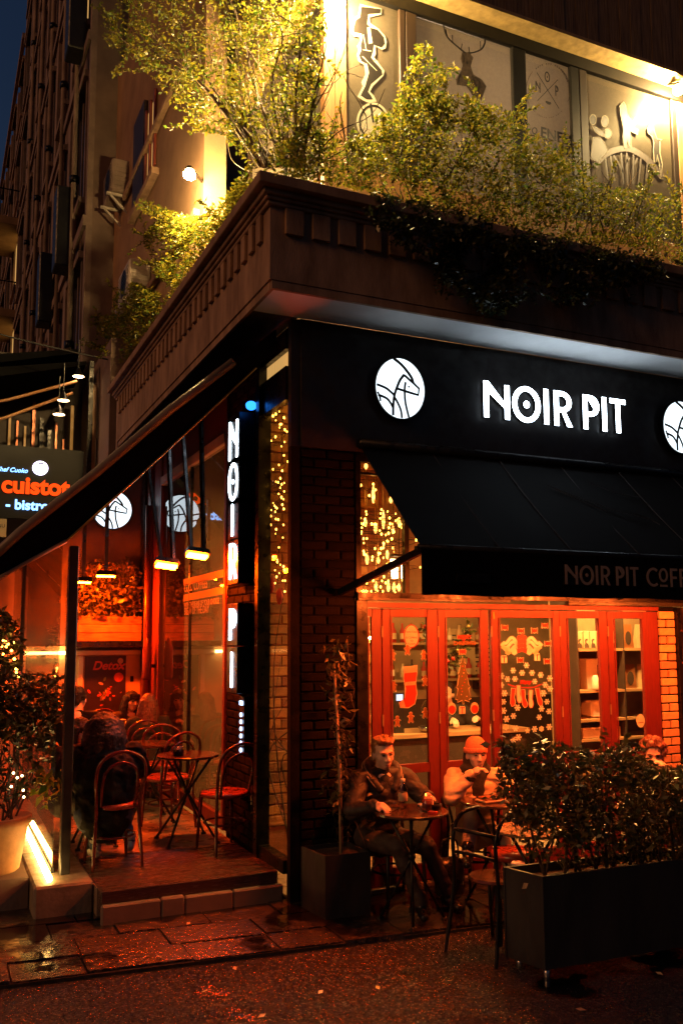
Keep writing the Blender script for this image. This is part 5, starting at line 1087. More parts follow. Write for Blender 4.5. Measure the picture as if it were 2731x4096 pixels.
ic = thing('iced_drink', 'tall dark iced drink on the light round table', 'drink', (1.29, -1.25, 0.667)); MB().lathe([(0, 0), (.026, 0), (.038, .14), (.036, .14), (.024, .01), (0, .01)], (0, 0, .001), 16).build('cup', 'drink_glass', ic, True, local=True); MB().lathe([(0, .011), (.024, .011), (.034, .12), (0, .12)], (0, 0, .001), 14).build('drink', 'amber_liquid', ic, True, local=True); MB().lathe([(.039, .14), (.041, .145), (.02, .16), (0, .16)], (0, 0, .001), 14).build('lid', 'paper_white', ic, True, local=True)
pcup = thing('paper_cup', 'red paper cup with a white lid set down behind the planter corner', 'cup', onY(2072, 3500, -1.50)); pcl = pcup.location; pcl.z = 0.40
MB().lathe([(0, 0), (.030, 0), (.041, .105), (0, .105)], (0, 0, .001), 16).build('cup', 'sticker_red', pcup, True, local=True); MB().lathe([(.044, .105), (.045, .115), (.038, .125), (0, .126)], (0, 0, .001), 16).build('lid', 'paper_white', pcup, True, local=True)
cr_ = thing('side_crate', 'low dark crate holding the paper cup behind the planter', 'crate', (float(pcl.x), float(pcl.y), 0.006)); MB().box(-.12, .12, -.1, .1, .30, .394, .006).build('top', 'black_paint', cr_, local=True)
for sx in (-.1, .1):
    for sy in (-.08, .08): MB().box(sx-.015, sx+.015, sy-.015, sy+.015, 0, .2995).build('leg', 'black_paint', cr_, local=True)
hb = thing('handbag', 'black handbag leaning between the man and the woman', 'bag', (1.12, -0.42, 0.006)); MB().box(-.12, .12, -.07, .07, 0.0, .30, .05).build('bag', 'leather_black', hb, True, local=True); MB().tube(spl([(-.08, 0, .29), (-.06, 0, .42), (.06, 0, .42), (.08, 0, .29)], 5), .008, 6).build('strap', 'leather_black', hb, True, local=True)
# fallen leaves and litter
lv = []
for k in range(26):
    x, y = random.uniform(-1.2, 2.6), random.uniform(-2.6, -0.1); zz = -0.030 if y < -.9-.1*x else .012
    if (abs(x-1.45) < .75 and -2 < y < -1.6) or (k >= 10 and zz > 0): continue
    lv.append((x, y, zz))
for k, (x, y, zz) in enumerate(sorted(lv, key=lambda p: (p[0]+2.476)/(p[1]+6.3))):
    o = MB().add([(-.028, 0, .004), (0, .012, .009), (.03, 0, .004), (0, -.012, .002)], [(0, 1, 2, 3)]).build('fallen_leaf', random.choice(['cane', 'kraft', 'leaf_lime']), None, local=True); o.location = (x, y, zz); o.rotation_euler = (0, 0, random.uniform(0, 6))
    tag(o, 'small fallen leaf on the wet ground, number '+'one two three four five six seven eight nine ten eleven twelve thirteen fourteen fifteen sixteen seventeen eighteen nineteen twenty twenty-one twenty-two twenty-three twenty-four twenty-five twenty-six'.split()[k]+' counting from the left', 'leaf', 'fallen leaves on the wet ground')
lf = MB().add([(0, -.03, 0), (.0, .0, .017), (0, .035, -.006), (0, .0, -.017), ], [(0, 1, 2, 3)]).build('yellow_leaf', 'cane', None, local=True); q = (0.842+0.765)/2; lf.location = (0.806, -1.79, 0.47); lf.rotation_euler = (R(-35), 0, R(14)); tag(lf, 'single yellow leaf stuck to the end of the street planter', 'leaf')
# ================================================================== INSIDE THE CAFE
sh_ = thing('shelf_unit', 'wooden shelf unit of coffee boxes behind the right-hand doors', 'shelves', (3.25, 0.6, 0.02))
box('back_panel', 'interior_wall', sh_, 3.25, 4.65, 1.02, 1.04, 0.02, 2.5)
for z in (0.62, 0.93, 1.12, 1.40, 1.805): box('shelf', 'wood_shelf', sh_, 3.27, 4.62, 0.62, 1.018, z, z+.025)
for x in (3.25, 3.83, 4.63): box('side_panel', 'interior_dark', sh_, x, x+.018, 0.62, 1.018, 0.02, 2.4)
for k in range(6):
    b_ = thing('coffee_box', f'tan coffee box on the upper shelf, number {k+1} from the left' if False else ('first', 'second', 'third', 'fourth', 'fifth', 'sixth')[k]+' small tan coffee box from the left on the top shelf', 'box', (3.30+k*.083, .68, 1.831), group='coffee boxes on the top shelf')
    MB().box(0, .076, 0, .10, .001, .17, .003).build('carton', 'kraft', b_, local=True)
    me = outline_mesh([[(.012, 0), (.012, .03), (.022, .05), (.018, .075), (.03, .092), (.055, .09), (.052, .075), (.036, .072), (.036, .05), (.055, .045), (.068, .02), (.068, 0)]], .001); off = np.array(b_.location); place(me, 'print', 'ink_grey', b_, off+np.array([0, -.001, .004]), UX, UZ)
bx = thing('white_carton', 'large white carton on the second shelf behind the door', 'box', (3.46, .66, 1.426)); MB().box(0, .27, .08, .3, .001, .30, .004).build('carton', 'paper_white', bx, local=True); MB().box(.13, .25, .04, .079, .001, .24, .004).build('grinder', 'interior_dark', bx, local=True)
for k, x in enumerate((3.48, 3.57, 3.62, 3.68)):
    j_ = thing('jar', ('pale', 'slim dark', 'dark', 'rear dark')[k]+' jar in front of the white carton', 'jar', (x, .64, 1.426)); MB().lathe([(0, 0), (.032, 0), (.035, .02), (.035, .11), (.025, .125), (.025, .14), (0, .14)], (0, 0, .001), 14).build('jar', 'ceramic' if k == 0 else 'interior_dark', j_, True, local=True)
bx2 = thing('paper_parcel', 'cream paper parcel on the third shelf', 'parcel', (3.46, .66, 1.146)); MB().box(0, .3, .02, .28, .001, .17, .02).build('parcel', 'paper_white', bx2, local=True)
for k, (x, w_, m_) in enumerate(((3.32, .25, 'paper_white'), (3.60, .2, 'kraft'))):
    t = thing('folded_paper', ('left', 'right')[k]+' stack of pale papers on the low shelf', 'paper', (x, .66, .956)); MB().box(0, w_, 0, .2, .001, .10, .004).build('stack', m_, t, local=True)
for k in range(4):
    t = thing('coffee_bag', ('tall dark coffee bag on the top shelf of the far door', 'cream coffee bag beside the tall dark one', 'leaning coffee bag with dark print on the second shelf', 'rightmost leaning coffee bag on the second shelf')[k], 'bag', (3.90+(k % 2)*.19, .70, 1.831 if k < 2 else 1.426), R(-8 if k > 1 else 0))
    MB().add([(0, 0, 0), (.15, 0, 0), (.15, .07, 0), (0, .07, 0), (.01, .02, .24), (.14, .02, .24), (.14, .03, .24), (.01, .03, .24)], [(3, 2, 1, 0), (4, 5, 6, 7), (0, 1, 5, 4), (1, 2, 6, 5), (2, 3, 7, 6), (3, 0, 4, 7)]).build('pouch', ['sticker_brown', 'sticker_cream', 'sticker_brown', 'kraft'][k], t, local=True)
    off = np.array(t.location); me = outline_mesh([circ(.075, .10, .04, .07, 16)], .001); me.transform(Matrix.Rotation(R(0), 4, 'X'));
    o = place(me, 'print', 'interior_dark' if k != 1 else 'paper_tan', t, off+np.array([0, -.004, .0]), UX, UZ)
ct = thing('counter', 'dark cafe counter inside behind the doors', 'counter', (1.4, 1.3, 0.02)); box('body', 'interior_dark', ct, 0.75, 3.10, 1.30, 1.75, 0.02, 0.98); box('worktop', 'wood_shelf', ct, 0.72, 3.14, 1.26, 1.78, 0.982, 1.02)
ck = thing('cake_stand', 'glass-domed cake stand with pastries on the counter', 'cake stand', (2.14, 1.46, 1.022)); MB().lathe([(0, 0), (.06, 0), (.02, .03), (.02, .12), (.16, .14), (.16, .15), (0, .15)], (0, 0, .001), 20).build('stand', 'steel', ck, True, local=True); MB().lathe([(0, .152), (.13, .152), (.125, .19), (.08, .215), (0, .22)], (0, 0, .001), 18).build('pastry', 'bread', ck, True, local=True); MB().lathe([(.15, .152), (.15, .22), (.11, .29), (.02, .32), (.02, .35), (0, .35)], (0, 0, .001), 20, cap=False).build('dome', 'drink_glass', ck, True, local=True)
ck2 = thing('glass_tray', 'low glass dish glinting on the counter front', 'dish', (2.02, 1.36, 1.022)); MB().lathe([(0, 0), (.10, 0), (.13, .05), (.12, .05), (.09, .01), (0, .01)], (0, 0, .001), 18).build('dish', 'steel', ck2, True, local=True)
mb_ = thing('menu_board', 'pale printed menu board on the inner wall behind the second door', 'board', (2.1, 3.1, 1.9)); a = onY(1783, 2515, 3.1); b = onY(1925, 2698, 3.1); box('board', 'paper_tan', mb_, a[0], b[0]+.12, 3.10, 3.12, b[2], a[2])
for k in range(11):
    zz = a[2]-.09-k*.055
    for x0 in (a[0]+.05, a[0]+.42): box('text_line', 'ink_grey', mb_, x0, x0+random.uniform(.16, .28), 3.094, 3.0985, zz, zz+.018)
sc_ = thing('till_screen', 'small blue-white till screen glowing on the counter', 'screen', onY(1598, 2790, 1.4)); pc = np.array(sc_.location); box('display', 'screen_blue', sc_, pc[0]-.035, pc[0]+.035, 1.40, 1.405, pc[2]-.03, pc[2]+.03); box('case', 'black_paint', sc_, pc[0]-.05, pc[0]+.05, 1.4055, 1.45, 1.021, pc[2]+.045)
gb = thing('wall_garland', 'dim green garland with baubles hanging inside the cafe', 'garland', (2.0, 1.0, 2.3)); P = np.array([(1.75+.5*t_+random.gauss(0, .03), 1.0, 2.05-.35*math.sin(math.pi*t_)+random.gauss(0, .04)) for t_ in RNG.uniform(0, 1, 500)]); leaves('foliage', P, .05, 'leaf_deep', gb)
for k in range(9): MB().ell((1.75+.06*k, .97, 2.05-.33*math.sin(math.pi*k/8)), (.02, .02, .02), seg=8, rings=6).build('bauble', random.choice(['gold_trim', 'sticker_red']), gb, True)
for j_, (zz, nm) in enumerate(((1.42, 'lower'), (1.86, 'upper'))):
    bs_ = thing('wall_shelf', nm+' wall shelf of bottles on the back wall of the cafe', 'shelf', (2.2, 3.0, zz)); box('board', 'wood_shelf', bs_, 1.9, 3.9, 2.98, 3.168, zz, zz+.025); box('bracket', 'black_metal', bs_, 2.0, 2.03, 3.0, 3.168, zz-.12, zz-.001); box('bracket', 'black_metal', bs_, 3.7, 3.73, 3.0, 3.168, zz-.12, zz-.001)
    for k in range(14):
        t = thing('shelf_bottle', ORD5[k]+' bottle from the left on the '+nm+' back-wall shelf', 'bottle', (1.98+k*.135+random.uniform(-.02, .02), 3.07, zz+.026), group='bottles on the back-wall shelves'); h_ = random.uniform(.16, .26); r_ = random.uniform(.026, .042)
        MB().lathe([(0, 0), (r_, 0), (r_, h_*.62), (r_*.4, h_*.78), (r_*.4, h_), (0, h_)], (0, 0, .001), 12).build('bottle', random.choice(['amber_liquid', 'sticker_brown', 'ceramic', 'interior_dark', 'kraft', 'sticker_red']), t, True, local=True); MB().lathe([(r_*1.03, h_*.18), (r_*1.03, h_*.48)], (0, 0, .001), 12, cap=False).build('label', random.choice(['paper_white', 'kraft', 'sticker_cream']), t, True, local=True)
# lit brick backdrop behind the narrow side window
bw = thing('inner_brick_wall', 'amber-lit brick wall inside behind the narrow side window', 'wall', (0.6, 0.98, 0.0)); box('wall', 'brick_inner', bw, 0.055, 1.3, 0.97, 1.02, 0.02, 4.38); z = 0.4; row = 0
while z < 4.3:
    for x0 in ((0.06, .30, .54, .78, 1.02) if row % 2 else (0.06, .18, .42, .66, .90)):
        L_ = .115 if (row % 2 == 0 and x0 < .1) else .232
        brick_at(bw, x0+L_/2-.6, .966-.98, z, L_, .024, .078, 'brick_inner')
    z += .09; row += 1
t = thing('glow_lamp', 'warm downlight behind the narrow side window', 'lamp', (0.33, 0.45, 4.2)); MB().lathe([(0, 0), (.07, 0), (.08, .02), (0, .08)], (0.33, .45, 4.2), 14).build('shade', 'black_metal', t, True); MB().lathe([(0.0, -.004), (.06, -.004)], (.33, .45, 4.2), 14, cap=False).build('bulb', 'strip_glow', t)
t = thing('table_lamp', 'bright glass lamp inside low in the narrow side window', 'lamp', onX(1085, 2580, 0.3)); pc = np.array(t.location); MB().ell(pc, (.05, .05, .035), seg=10, rings=6).build('bulb', 'pendant_glow', t); MB().tube([pc+np.array([0, 0, .03]), pc+np.array([0, 0, 1.0])], .005, 5).build('cord', 'black_metal', t)
t = thing('edison_bulb', 'bare glowing bulb inside the lane window', 'lamp', onX(845, 2625, 0.35)); pc = np.array(t.location); MB().ell(pc, (.035, .035, .05), seg=10, rings=6).build('bulb', 'pendant_glow', t); MB().tube([pc+np.array([0, 0, .05]), (pc[0], pc[1], 4.38)], .005, 5).build('cord', 'black_metal', t)
for k in range(12): 
    if k == 0: dr = thing('dried_branches', 'bare branches and leaves inside the narrow side window', 'branches', (0.2, .4, .3))
    twigs(dr, [(0.2+random.uniform(-.05, .1), .35+random.uniform(-.1, .15), .35)], [(0.2+random.uniform(-.1, .15), .35+random.uniform(-.2, .2), random.uniform(1.2, 3.4))], r0=.008, wob=.12)
for k in range(2): MB().ell(onX((1085, 1118)[k], (2340, 2385)[k], .12), (.03, .035, .07), seg=8, rings=6).build('red_ornament', 'sticker_red', dr, True)
# ================================================================== DECALS ON THE GLASS
def flat(name, m, parent, splines, Y, lift=0.0):
    """splines in image measure mapped onto the vertical plane Y"""
    W = []
    for s in splines: W.append([(p[0], p[2]) for p in (onY(a, b, Y) for a, b in s)])
    me = outline_mesh(W, 0.0); return place(me, name, m, parent, (0, Y-lift*(.2 if Y > .4 else 1), 0), UX, UZ)
def loop(pts, wd):
    q = [np.array(p, float) for p in pts]; n = len(q); L = []; Rr = []
    for i in range(n):
        t = q[(i+1) % n]-q[i-1]; t /= np.linalg.norm(t)+1e-9; nn = np.array([-t[1], t[0]]); L.append(tuple(q[i]+nn*wd/2)); Rr.append(tuple(q[i]-nn*wd/2))
    return [L, Rr]
Yd = Yw-0.0145
c1_ = cr(1200, 0, .3827); c4_ = cr(1700, 0, .6575)
U1 = thing('window_decal', 'decal of a masked rider on a unicycle in the first upper window', 'decal', onY(1490, 400, Yd))
flat('outline', 'sticker_white', U1, [c1_([(625,40),(605,160),(560,190),(530,260),(535,340),(560,380),(620,385),(625,430),(595,480),(610,520),(590,570),(610,640),(670,680),(680,780),(640,860),(655,900),(600,1010),(660,1050),(720,1075),(800,1060),(770,1000),(730,960),(760,900),(870,790),(880,740),(800,630),(770,600),(790,570),(790,480),(850,520),(890,510),(905,440),(890,380),(820,300),(730,240),(725,180),(850,150),(850,90),(700,60)])], Yd, 0.0)
flat('figure', 'sticker_ink', U1, [c1_([(640,70),(625,180),(580,210),(555,300),(560,340),(640,350),(650,400),(630,480),(640,520),(615,580),(640,640),(700,670),(720,760),(690,860),(680,900),(630,1000),(700,1040),(760,1040),(740,1000),(710,960),(740,880),(860,780),(850,730),(780,650),(740,600),(760,540),(770,470),(850,500),(885,460),(875,390),(810,310),(740,290),(700,250),(712,150),(840,140),(845,95),(700,75)])], Yd, 0.004)
flat('score', 'sticker_white', U1, [c1_([(700,290),(730,285),(755,450),(715,460)])], Yd, 0.008)
for a, b in (((660,360),(690,520)), ((655,520),(745,535)), ((650,590),(800,740))): flat('seam', 'sticker_white', U1, [c1_(ribbon([a, b], 7))], Yd, 0.008)
flat('wheel', 'sticker_white', U1, [c1_(circ(760, 1275, 172, 205, 36))], Yd, -0.003)
flat('tyre', 'sticker_ink', U1, [c1_(circ(760, 1275, 147, 182, 36)), c1_(circ(760, 1275, 128, 162, 36))], Yd, 0.004); flat('fork', 'sticker_ink', U1, [c1_(ribbon([(735, 1080), (765, 1280)], 22))], Yd, 0.006)
U2 = thing('window_decal', 'grey stag head decal with branching antlers in the second upper window', 'decal', onY(1860, 300, Yd))
flat('head', 'ink_grey', U2, [c4_([(225,318),(213,360),(228,400),(212,440),(186,480),(190,515),(250,525),(290,585),(340,608),(372,525),(345,485),(292,452),(276,400),(292,350),(268,318)])], Yd)
for pts, wd in (([(242,322),(215,300),(170,262),(132,222),(108,150)],9), ([(132,222),(124,178)],6), ([(166,258),(164,212)],6), ([(217,300),(224,266)],6), ([(268,322),(300,318),(340,300),(362,262),(358,212)],9), ([(336,300),(334,250)],6), ([(350,285),(368,240)],6), ([(268,320),(264,286)],6)): flat('antler', 'sticker_ink', U2, [c4_(ribbon(spl(pts, 4), wd))], Yd, .004)
flat('eye', 'sticker_ink', U2, [c4_(circ(254, 382, 7, 9, 10))], Yd, .004)
for pts in ([(215,440),(205,475),(200,505)], [(285,460),(305,510),(325,560)], [(300,470),(330,500),(325,545)], [(225,330),(235,350),(232,380)]): flat('fur', 'sticker_ink', U2, [c4_(ribbon(spl(pts, 4), 5))], Yd, .004)
U3 = thing('window_decal', 'round N O P coffee emblem decal with crossed lines in the third upper window', 'decal', onY(2190, 380, Yd))
for a0, a1 in ((150, 225), (-55, 25)): flat('ring', 'ink_grey', U3, [c4_(ribbon(arc(745, 552, 132, 165, a0, a1, 18), 4))], Yd)
for k, ch in enumerate('NOIR PIT COFFEE CO'):
    if ch != ' ': a = R(215-k*0+k*6.2+20); flat('ring_dot', 'ink_grey', U3, [c4_(circ(745+125*math.cos(a), 548+160*math.sin(a), 4, 6, 6))], Yd)
    if ch != ' ': a = R(50+k*5); flat('ring_dot', 'ink_grey', U3, [c4_(circ(745+125*math.cos(a), 556+160*math.sin(a), 3, 4, 6))], Yd)
for a, b in (((678,442),(812,660)), ((806,484),(680,614))): flat('cross', 'sticker_ink', U3, [c4_(ribbon([a, b], 4))], Yd, .002 if a[0] > 700 else 0)
for ch, x, z in (('N', 670, 556), ('O', 725, 494), ('P', 790, 582)):
    o_ = onY(1700+x*.6575, z*.6575, Yd); place(letter(ch, .09, .115, .001), 'letter', 'sticker_ink', U3, (o_[0], Yd-.001, o_[2]), UX, UZ)
flat('cup', 'sticker_ink', U3, [c4_([(730,612),(762,622),(764,632),(756,638),(742,634),(732,624)])], Yd)
o_ = onY(1700+700*.6575, 832*.6575, Yd); place(text_mesh('ENFES', .16, .001, .004), 'lettering', 'sticker_ink', U3, (o_[0], Yd-.001, o_[2]), UX, UZ); flat('emblem', 'sticker_ink', U3, loop(c4_(circ(664, 795, 14, 18, 16)), 4), Yd)
o_ = onY(1700+700*.6575, 905*.6575, Yd); place(text_mesh('KAHVI', .16, .001, .004), 'lettering', 'sticker_ink', U3, (o_[0]+.03, Yd-.001, o_[2]), UX, UZ)
U4 = thing('window_decal', 'decal of musicians on an arched bridge in the fourth upper window', 'decal', onY(2500, 560, Yd))
flat('arch', 'ink_grey', U4, [c4_(ribbon(spl([(1030,1010),(1090,945),(1160,912),(1235,905),(1310,940),(1370,990),(1440,1080)], 5), 34))], Yd)
for a, b in (((1095,960),(1110,1090)), ((1125,945),(1150,1100)), ((1145,945),(1205,1050)), ((1190,930),(1205,1120)), ((1225,930),(1228,1120)), ((1265,940),(1262,1120)), ((1310,965),(1295,1120)), ((1350,990),(1340,1100)), ((1240,960),(1218,990)), ((1290,960),(1270,1000))): flat('post', 'ink_grey', U4, [c4_(ribbon([a, b], 10))], Yd, .003)
figs = [[(1020,835),(1010,900),(1005,965),(1050,990),(1110,920),(1085,860),(1060,835)], [(1015,765),(1030,800),(1060,825),(1085,830),(1095,800),(1068,795),(1040,775)], circ(1018,728,20,32,14), circ(1090,738,22,34,14), circ(1108,812,24,30,14),
        [(1182,645),(1186,690),(1196,740),(1205,790),(1200,830),(1210,900),(1224,900),(1228,850),(1240,900),(1252,895),(1245,800),(1290,820),(1296,790),(1270,770),(1286,735),(1282,712),(1255,735),(1225,690),(1216,640),(1205,620)],
        [(1350,780),(1352,810),(1378,830),(1388,870),(1385,910),(1390,990),(1402,985),(1408,940),(1422,1000),(1432,1080),(1440,1000),(1425,930),(1425,860),(1440,850),(1410,845),(1395,810),(1385,770),(1365,755)]]
for p in figs:
    flat('figure', 'sticker_ink', U4, [c4_(p)], Yd, .004); flat('outline', 'sticker_white', U4, loop(c4_(p), 3.4), Yd, .0065)

# ---- christmas stickers on the door panes
KX, KZ = 0.00232, 0.00205      # metres per image unit on the door plane
def sticker(name, label, group, cx, cy, Y, base, top=(), bm_='sticker_cream', s=1.0, cat='sticker'):
    c = onY(cx, cy, Y); sc = lambda sp: [(a*KX*s, b*KZ*s) for a, b in sp]
    me = outline_mesh([sc(x) for x in base], 0.0); o = place(me, name, bm_, None, (0, 0, 0), UX, UZ); o.location = (c[0], Y, c[2]); tag(o, label, cat, group)
    for k, (nm, sp, m_) in enumerate(top):
        me = outline_mesh([sc(x) for x in sp], 0.0); place(me, nm, m_, None, (0, -.002-.0012*k, 0), UX, UZ).parent = o
    return o
def grow(sp, d):
    c = np.mean(sp, axis=0); return [tuple(np.array(p)+(np.array(p)-c)/(np.linalg.norm(np.array(p)-c)+1e-6)*d) for p in sp]
ginger = [(-3, 20), (3, 20), (6, 16), (6, 11), (4, 8), (9, 7), (12, 4), (11, 1), (6, 1), (6, -6), (10, -14), (9, -19), (5, -20), (0, -12), (-5, -20), (-9, -19), (-10, -14), (-6, -6), (-6, 1), (-11, 1), (-12, 4), (-9, 7), (-4, 8), (-6, 11), (-6, 16)]
dA = cr(1400, 2350, .4464); dB = cr(1950, 2350, .498)
Y2, Y4 = 0.022, 0.016
names = ('upper left', 'top middle', 'upper right', 'middle left', 'middle right', 'low middle', 'low right', 'lowest')
for (x, y), nm in zip(dA([(379,605),(512,558),(660,605),(390,885),(670,833),(543,1165),(672,1125),(422,1200)]), names):
    sticker('gingerbread_sticker', nm+' gingerbread man sticker on the second door pane', 'gingerbread man stickers', x, y, Y2, [grow(ginger, 2.2)], [('figure', [ginger], 'sticker_brown')])
(x, y), = dA([(530, 860)])
stk = [(-18, 60), (26, 66), (30, 40), (24, 0), (28, -40), (20, -78), (-4, -92), (-36, -90), (-40, -70), (-18, -55), (-14, -20), (-22, 20)]
sticker('stocking_sticker', 'large red and cream stocking sticker in the middle of the second door pane', None, x, y, Y2, [grow(stk, 4)], [('stocking', [stk], 'sticker_red'), ('cuff', [[(-22, 40), (30, 44), (32, 72), (-24, 66)]], 'sticker_cream'), ('band', [[(-17, -8), (25, -6), (25, 8), (-18, 6)]], 'sticker_cream'), ('toe', [[(-38, -72), (-26, -60), (-18, -90), (-36, -90)]], 'sticker_cream')])
(x, y), = dA([(548, 437)])
ov = sticker('oval_plaque', 'oval cream plaque with red lettering hanging in the second door pane', None, x, y, Y2+.012, [circ(0, 0, 31, 47, 28)], [('rim', [circ(0, 0, 31, 47, 28), circ(0, 0, 27, 43, 28)], 'sticker_red')], cat='plaque')
for tx, zz, sz in (('Santa Claus', .030, .022), ('IS COMING', -.018, .022), ('TO', -.045, .022), ('TOWN', -.070, .024)): place(text_mesh(tx, sz, .001, .0, 0, 'CENTER'), 'lettering', 'sticker_red', None, (0, -.003, zz), UX, UZ).parent = ov
tree = [(0, 95), (10, 70), (22, 62), (14, 58), (26, 30), (36, 22), (26, 18), (36, -20), (46, -28), (34, -34), (44, -62), (54, -74), (38, -78), (40, -88), (8, -80), (6, -95), (-6, -95), (-8, -80), (-40, -88), (-38, -78), (-54, -74), (-44, -62), (-34, -34), (-46, -28), (-36, -20), (-26, 18), (-36, 22), (-26, 30), (-14, 58), (-22, 62), (-10, 70)]
tree = [(a*.62, b) for a, b in tree]
(x, y), = dA([(1010, 828)])
tr_ = sticker('tree_sticker', 'christmas tree sticker with cream edge on the third door pane', None, x, y, Y2, [grow(tree, 3.0)], [('tree', [tree], 'sticker_green')]+[('bauble', [circ(random.uniform(-.3, .3)*(80-b_)*.35, b_, 2.2, 2.6, 8)], random.choice(['sticker_red', 'sticker_cream'])) for b_ in (55, 40, 28, 15, 2, -10, -22, -34, -46, -58, -66)])
bow = [(-14, 12), (-5, 6), (0, 9), (5, 6), (14, 12), (13, -12), (6, -6), (0, -10), (-6, -6), (-13, -12)]
def bow_at(x, y, label, Y): sticker('bow_sticker', label, 'red bow stickers on the door panes', x, y, Y, [grow(bow, 2.4)], [('bow', [bow], 'sticker_red')])
bow_at(*dA([(1003, 575)])[0], 'red bow sticker on top of the christmas tree sticker', Y2)
for (x, y), nm in zip(dB([(135,322),(265,348),(373,347),(457,305),(260,583),(475,592),(480,450)]), ('far left', 'left of centre', 'right of centre', 'far right', 'below the garland', 'low right', 'middle right')): bow_at(x, y, 'red bow sticker, '+nm+', on the wide fourth door pane', Y4)
gift = [(-11, 10), (-8, 15), (-3, 12), (0, 14), (3, 12), (8, 15), (11, 10), (12, -14), (-12, -14)]
for (x, y), Y, nm in ((dA([(1003, 1097)])[0], Y2, 'gift sticker under the christmas tree sticker'), (dB([(130, 575)])[0], Y4, 'left gift sticker below the garland'), (dB([(395, 558)])[0], Y4, 'right gift sticker below the garland')):
    sticker('gift_sticker', nm, 'gift stickers', x, y, Y, [grow(gift, 2)], [('ribbon', [[(-2, 12), (2, 12), (2, -14), (-2, -14)]], 'sticker_red'), ('knot', [[(-10, 11), (10, 11), (10, 7), (-10, 7)]], 'sticker_red')])
for (x, y), nm in zip(dA([(910, 1085), (1113, 1080)]), ('left', 'right')): sticker('sack_sticker', 'red sack sticker '+nm+' of the gift under the tree', 'sack stickers', x, y, Y2, [circ(0, 0, 18, 24, 14)], [('sack', [circ(0, -4, 15, 17, 12)], 'sticker_red')])
o_ = onY(*dA([(930, 515)])[0], Y2); w1 = place(text_mesh('MERRY', .045, .001, .002), 'lettering', 'sticker_red', None, (0, 0, 0), UX, UZ); w1.location = (o_[0]+.04, Y2+.01, o_[2]+.05); w1.name = 'word_garland'; tag(w1, 'red Merry Christmas letters hanging in the third door pane', 'letters')
place(text_mesh('CHRISTMAS', .042, .001, .002), 'lettering', 'sticker_brown', None, (-.04, 0, -.05), UX, UZ).parent = w1
def flake(r=11):
    out = []
    for k in range(6):
        a = R(60*k); c_, s_ = math.cos(a), math.sin(a)
        q = [(3.4, -1.4), (6, -1.4), (7.6, -3.6), (9.0, -2.9), (8.2, -1.4), (11, -1.4), (11, 1.4), (8.2, 1.4), (9.0, 2.9), (7.6, 3.6), (6, 1.4), (3.4, 1.4)]; out += [(u*c_-v_*s_, u*s_+v_*c_) for u, v_ in q]
    return out
ORD = 'first second third fourth fifth sixth seventh eighth ninth tenth eleventh twelfth thirteenth fourteenth fifteenth sixteenth seventeenth eighteenth nineteenth twentieth twenty-first twenty-second twenty-third twenty-fourth twenty-fifth twenty-sixth twenty-seventh twenty-eighth twenty-ninth thirtieth'.split()
for kf, (x, y) in enumerate(sorted(dB([(310,625),(203,667),(275,685),(355,685),(425,703),(158,735),(218,735),(375,755),(107,710),(107,783),(460,782),(498,813),(497,730),(133,850),(445,850),(125,918),(475,917),(238,965),(430,973),(490,995),(205,1032),(125,990),(412,1042),(150,1057),(222,1130),(375,1137),(492,1120),(205,1222),(245,1203)]), key=lambda q: q[1])):
    sticker('snowflake_sticker', 'white snowflake sticker, '+ORD[kf]+' counting from the top of the wide fourth door pane', 'snowflake stickers', x, y, Y4, [flake()], (), 'sticker_white', random.uniform(1.15, 1.35))
for (x, y), nm, n_ in zip(dB([(318,1152),(430,1135),(145,1122)]), ('star', 'right round flower', 'left round flower'), (5, 6, 6)):
    sp = [((13 if i % 2 == 0 else 7 if n_ == 5 else 10)*math.sin(R(i*180/n_)), (13 if i % 2 == 0 else 7 if n_ == 5 else 10)*math.cos(R(i*180/n_))) for i in range(2*n_)]; sticker('star_sticker', nm+' sticker low on the wide fourth door pane', None, x, y, Y4, [sp], (), 'sticker_cream')
ga = cr(1950, 2350, .498); cxs, cys = dB([(270, 455)])[0]
gar = thing('garland_sticker', 'cream scroll garland sticker with a stack of red bows on the fourth door pane', 'sticker', onY(cxs, cys, Y4))
for s_ in (-1, 1):
    for j, (dy, L_) in enumerate(((-35, 150), (0, 165), (35, 160))):
        pts = [(270+s_*t_*L_, 455+dy+22*math.sin(t_*9+j)+t_*8) for t_ in np.linspace(.12, 1, 10)]; flat('scroll', 'sticker_cream', gar, [ga(ribbon(spl(pts, 3), 24))], Y4, .001*j)
    for q in (60, 110): flat('bell', 'sticker_cream', gar, [ga([(270+s_*q-22, 530), (270+s_*q-14, 480), (270+s_*q+14, 480), (270+s_*q+22, 530), (270+s_*q, 545)])], Y4, .004)
for k in range(4): flat('bow', 'sticker_red', gar, [ga([(232, 392+k*34), (270, 378+k*34), (308, 392+k*34), (304, 425+k*34), (270, 410+k*34), (236, 425+k*34)])], Y4, .0055+.001*k)
so = thing('stocking_garland', 'string of red and cream stocking stickers across the fourth door pane', 'sticker', onY(*dB([(300, 850)])[0], Y4))
flat('string', 'sticker_red', so, [ga(ribbon(spl([(160,775),(230,800),(300,805),(370,800),(435,775)], 5), 8))], Y4)
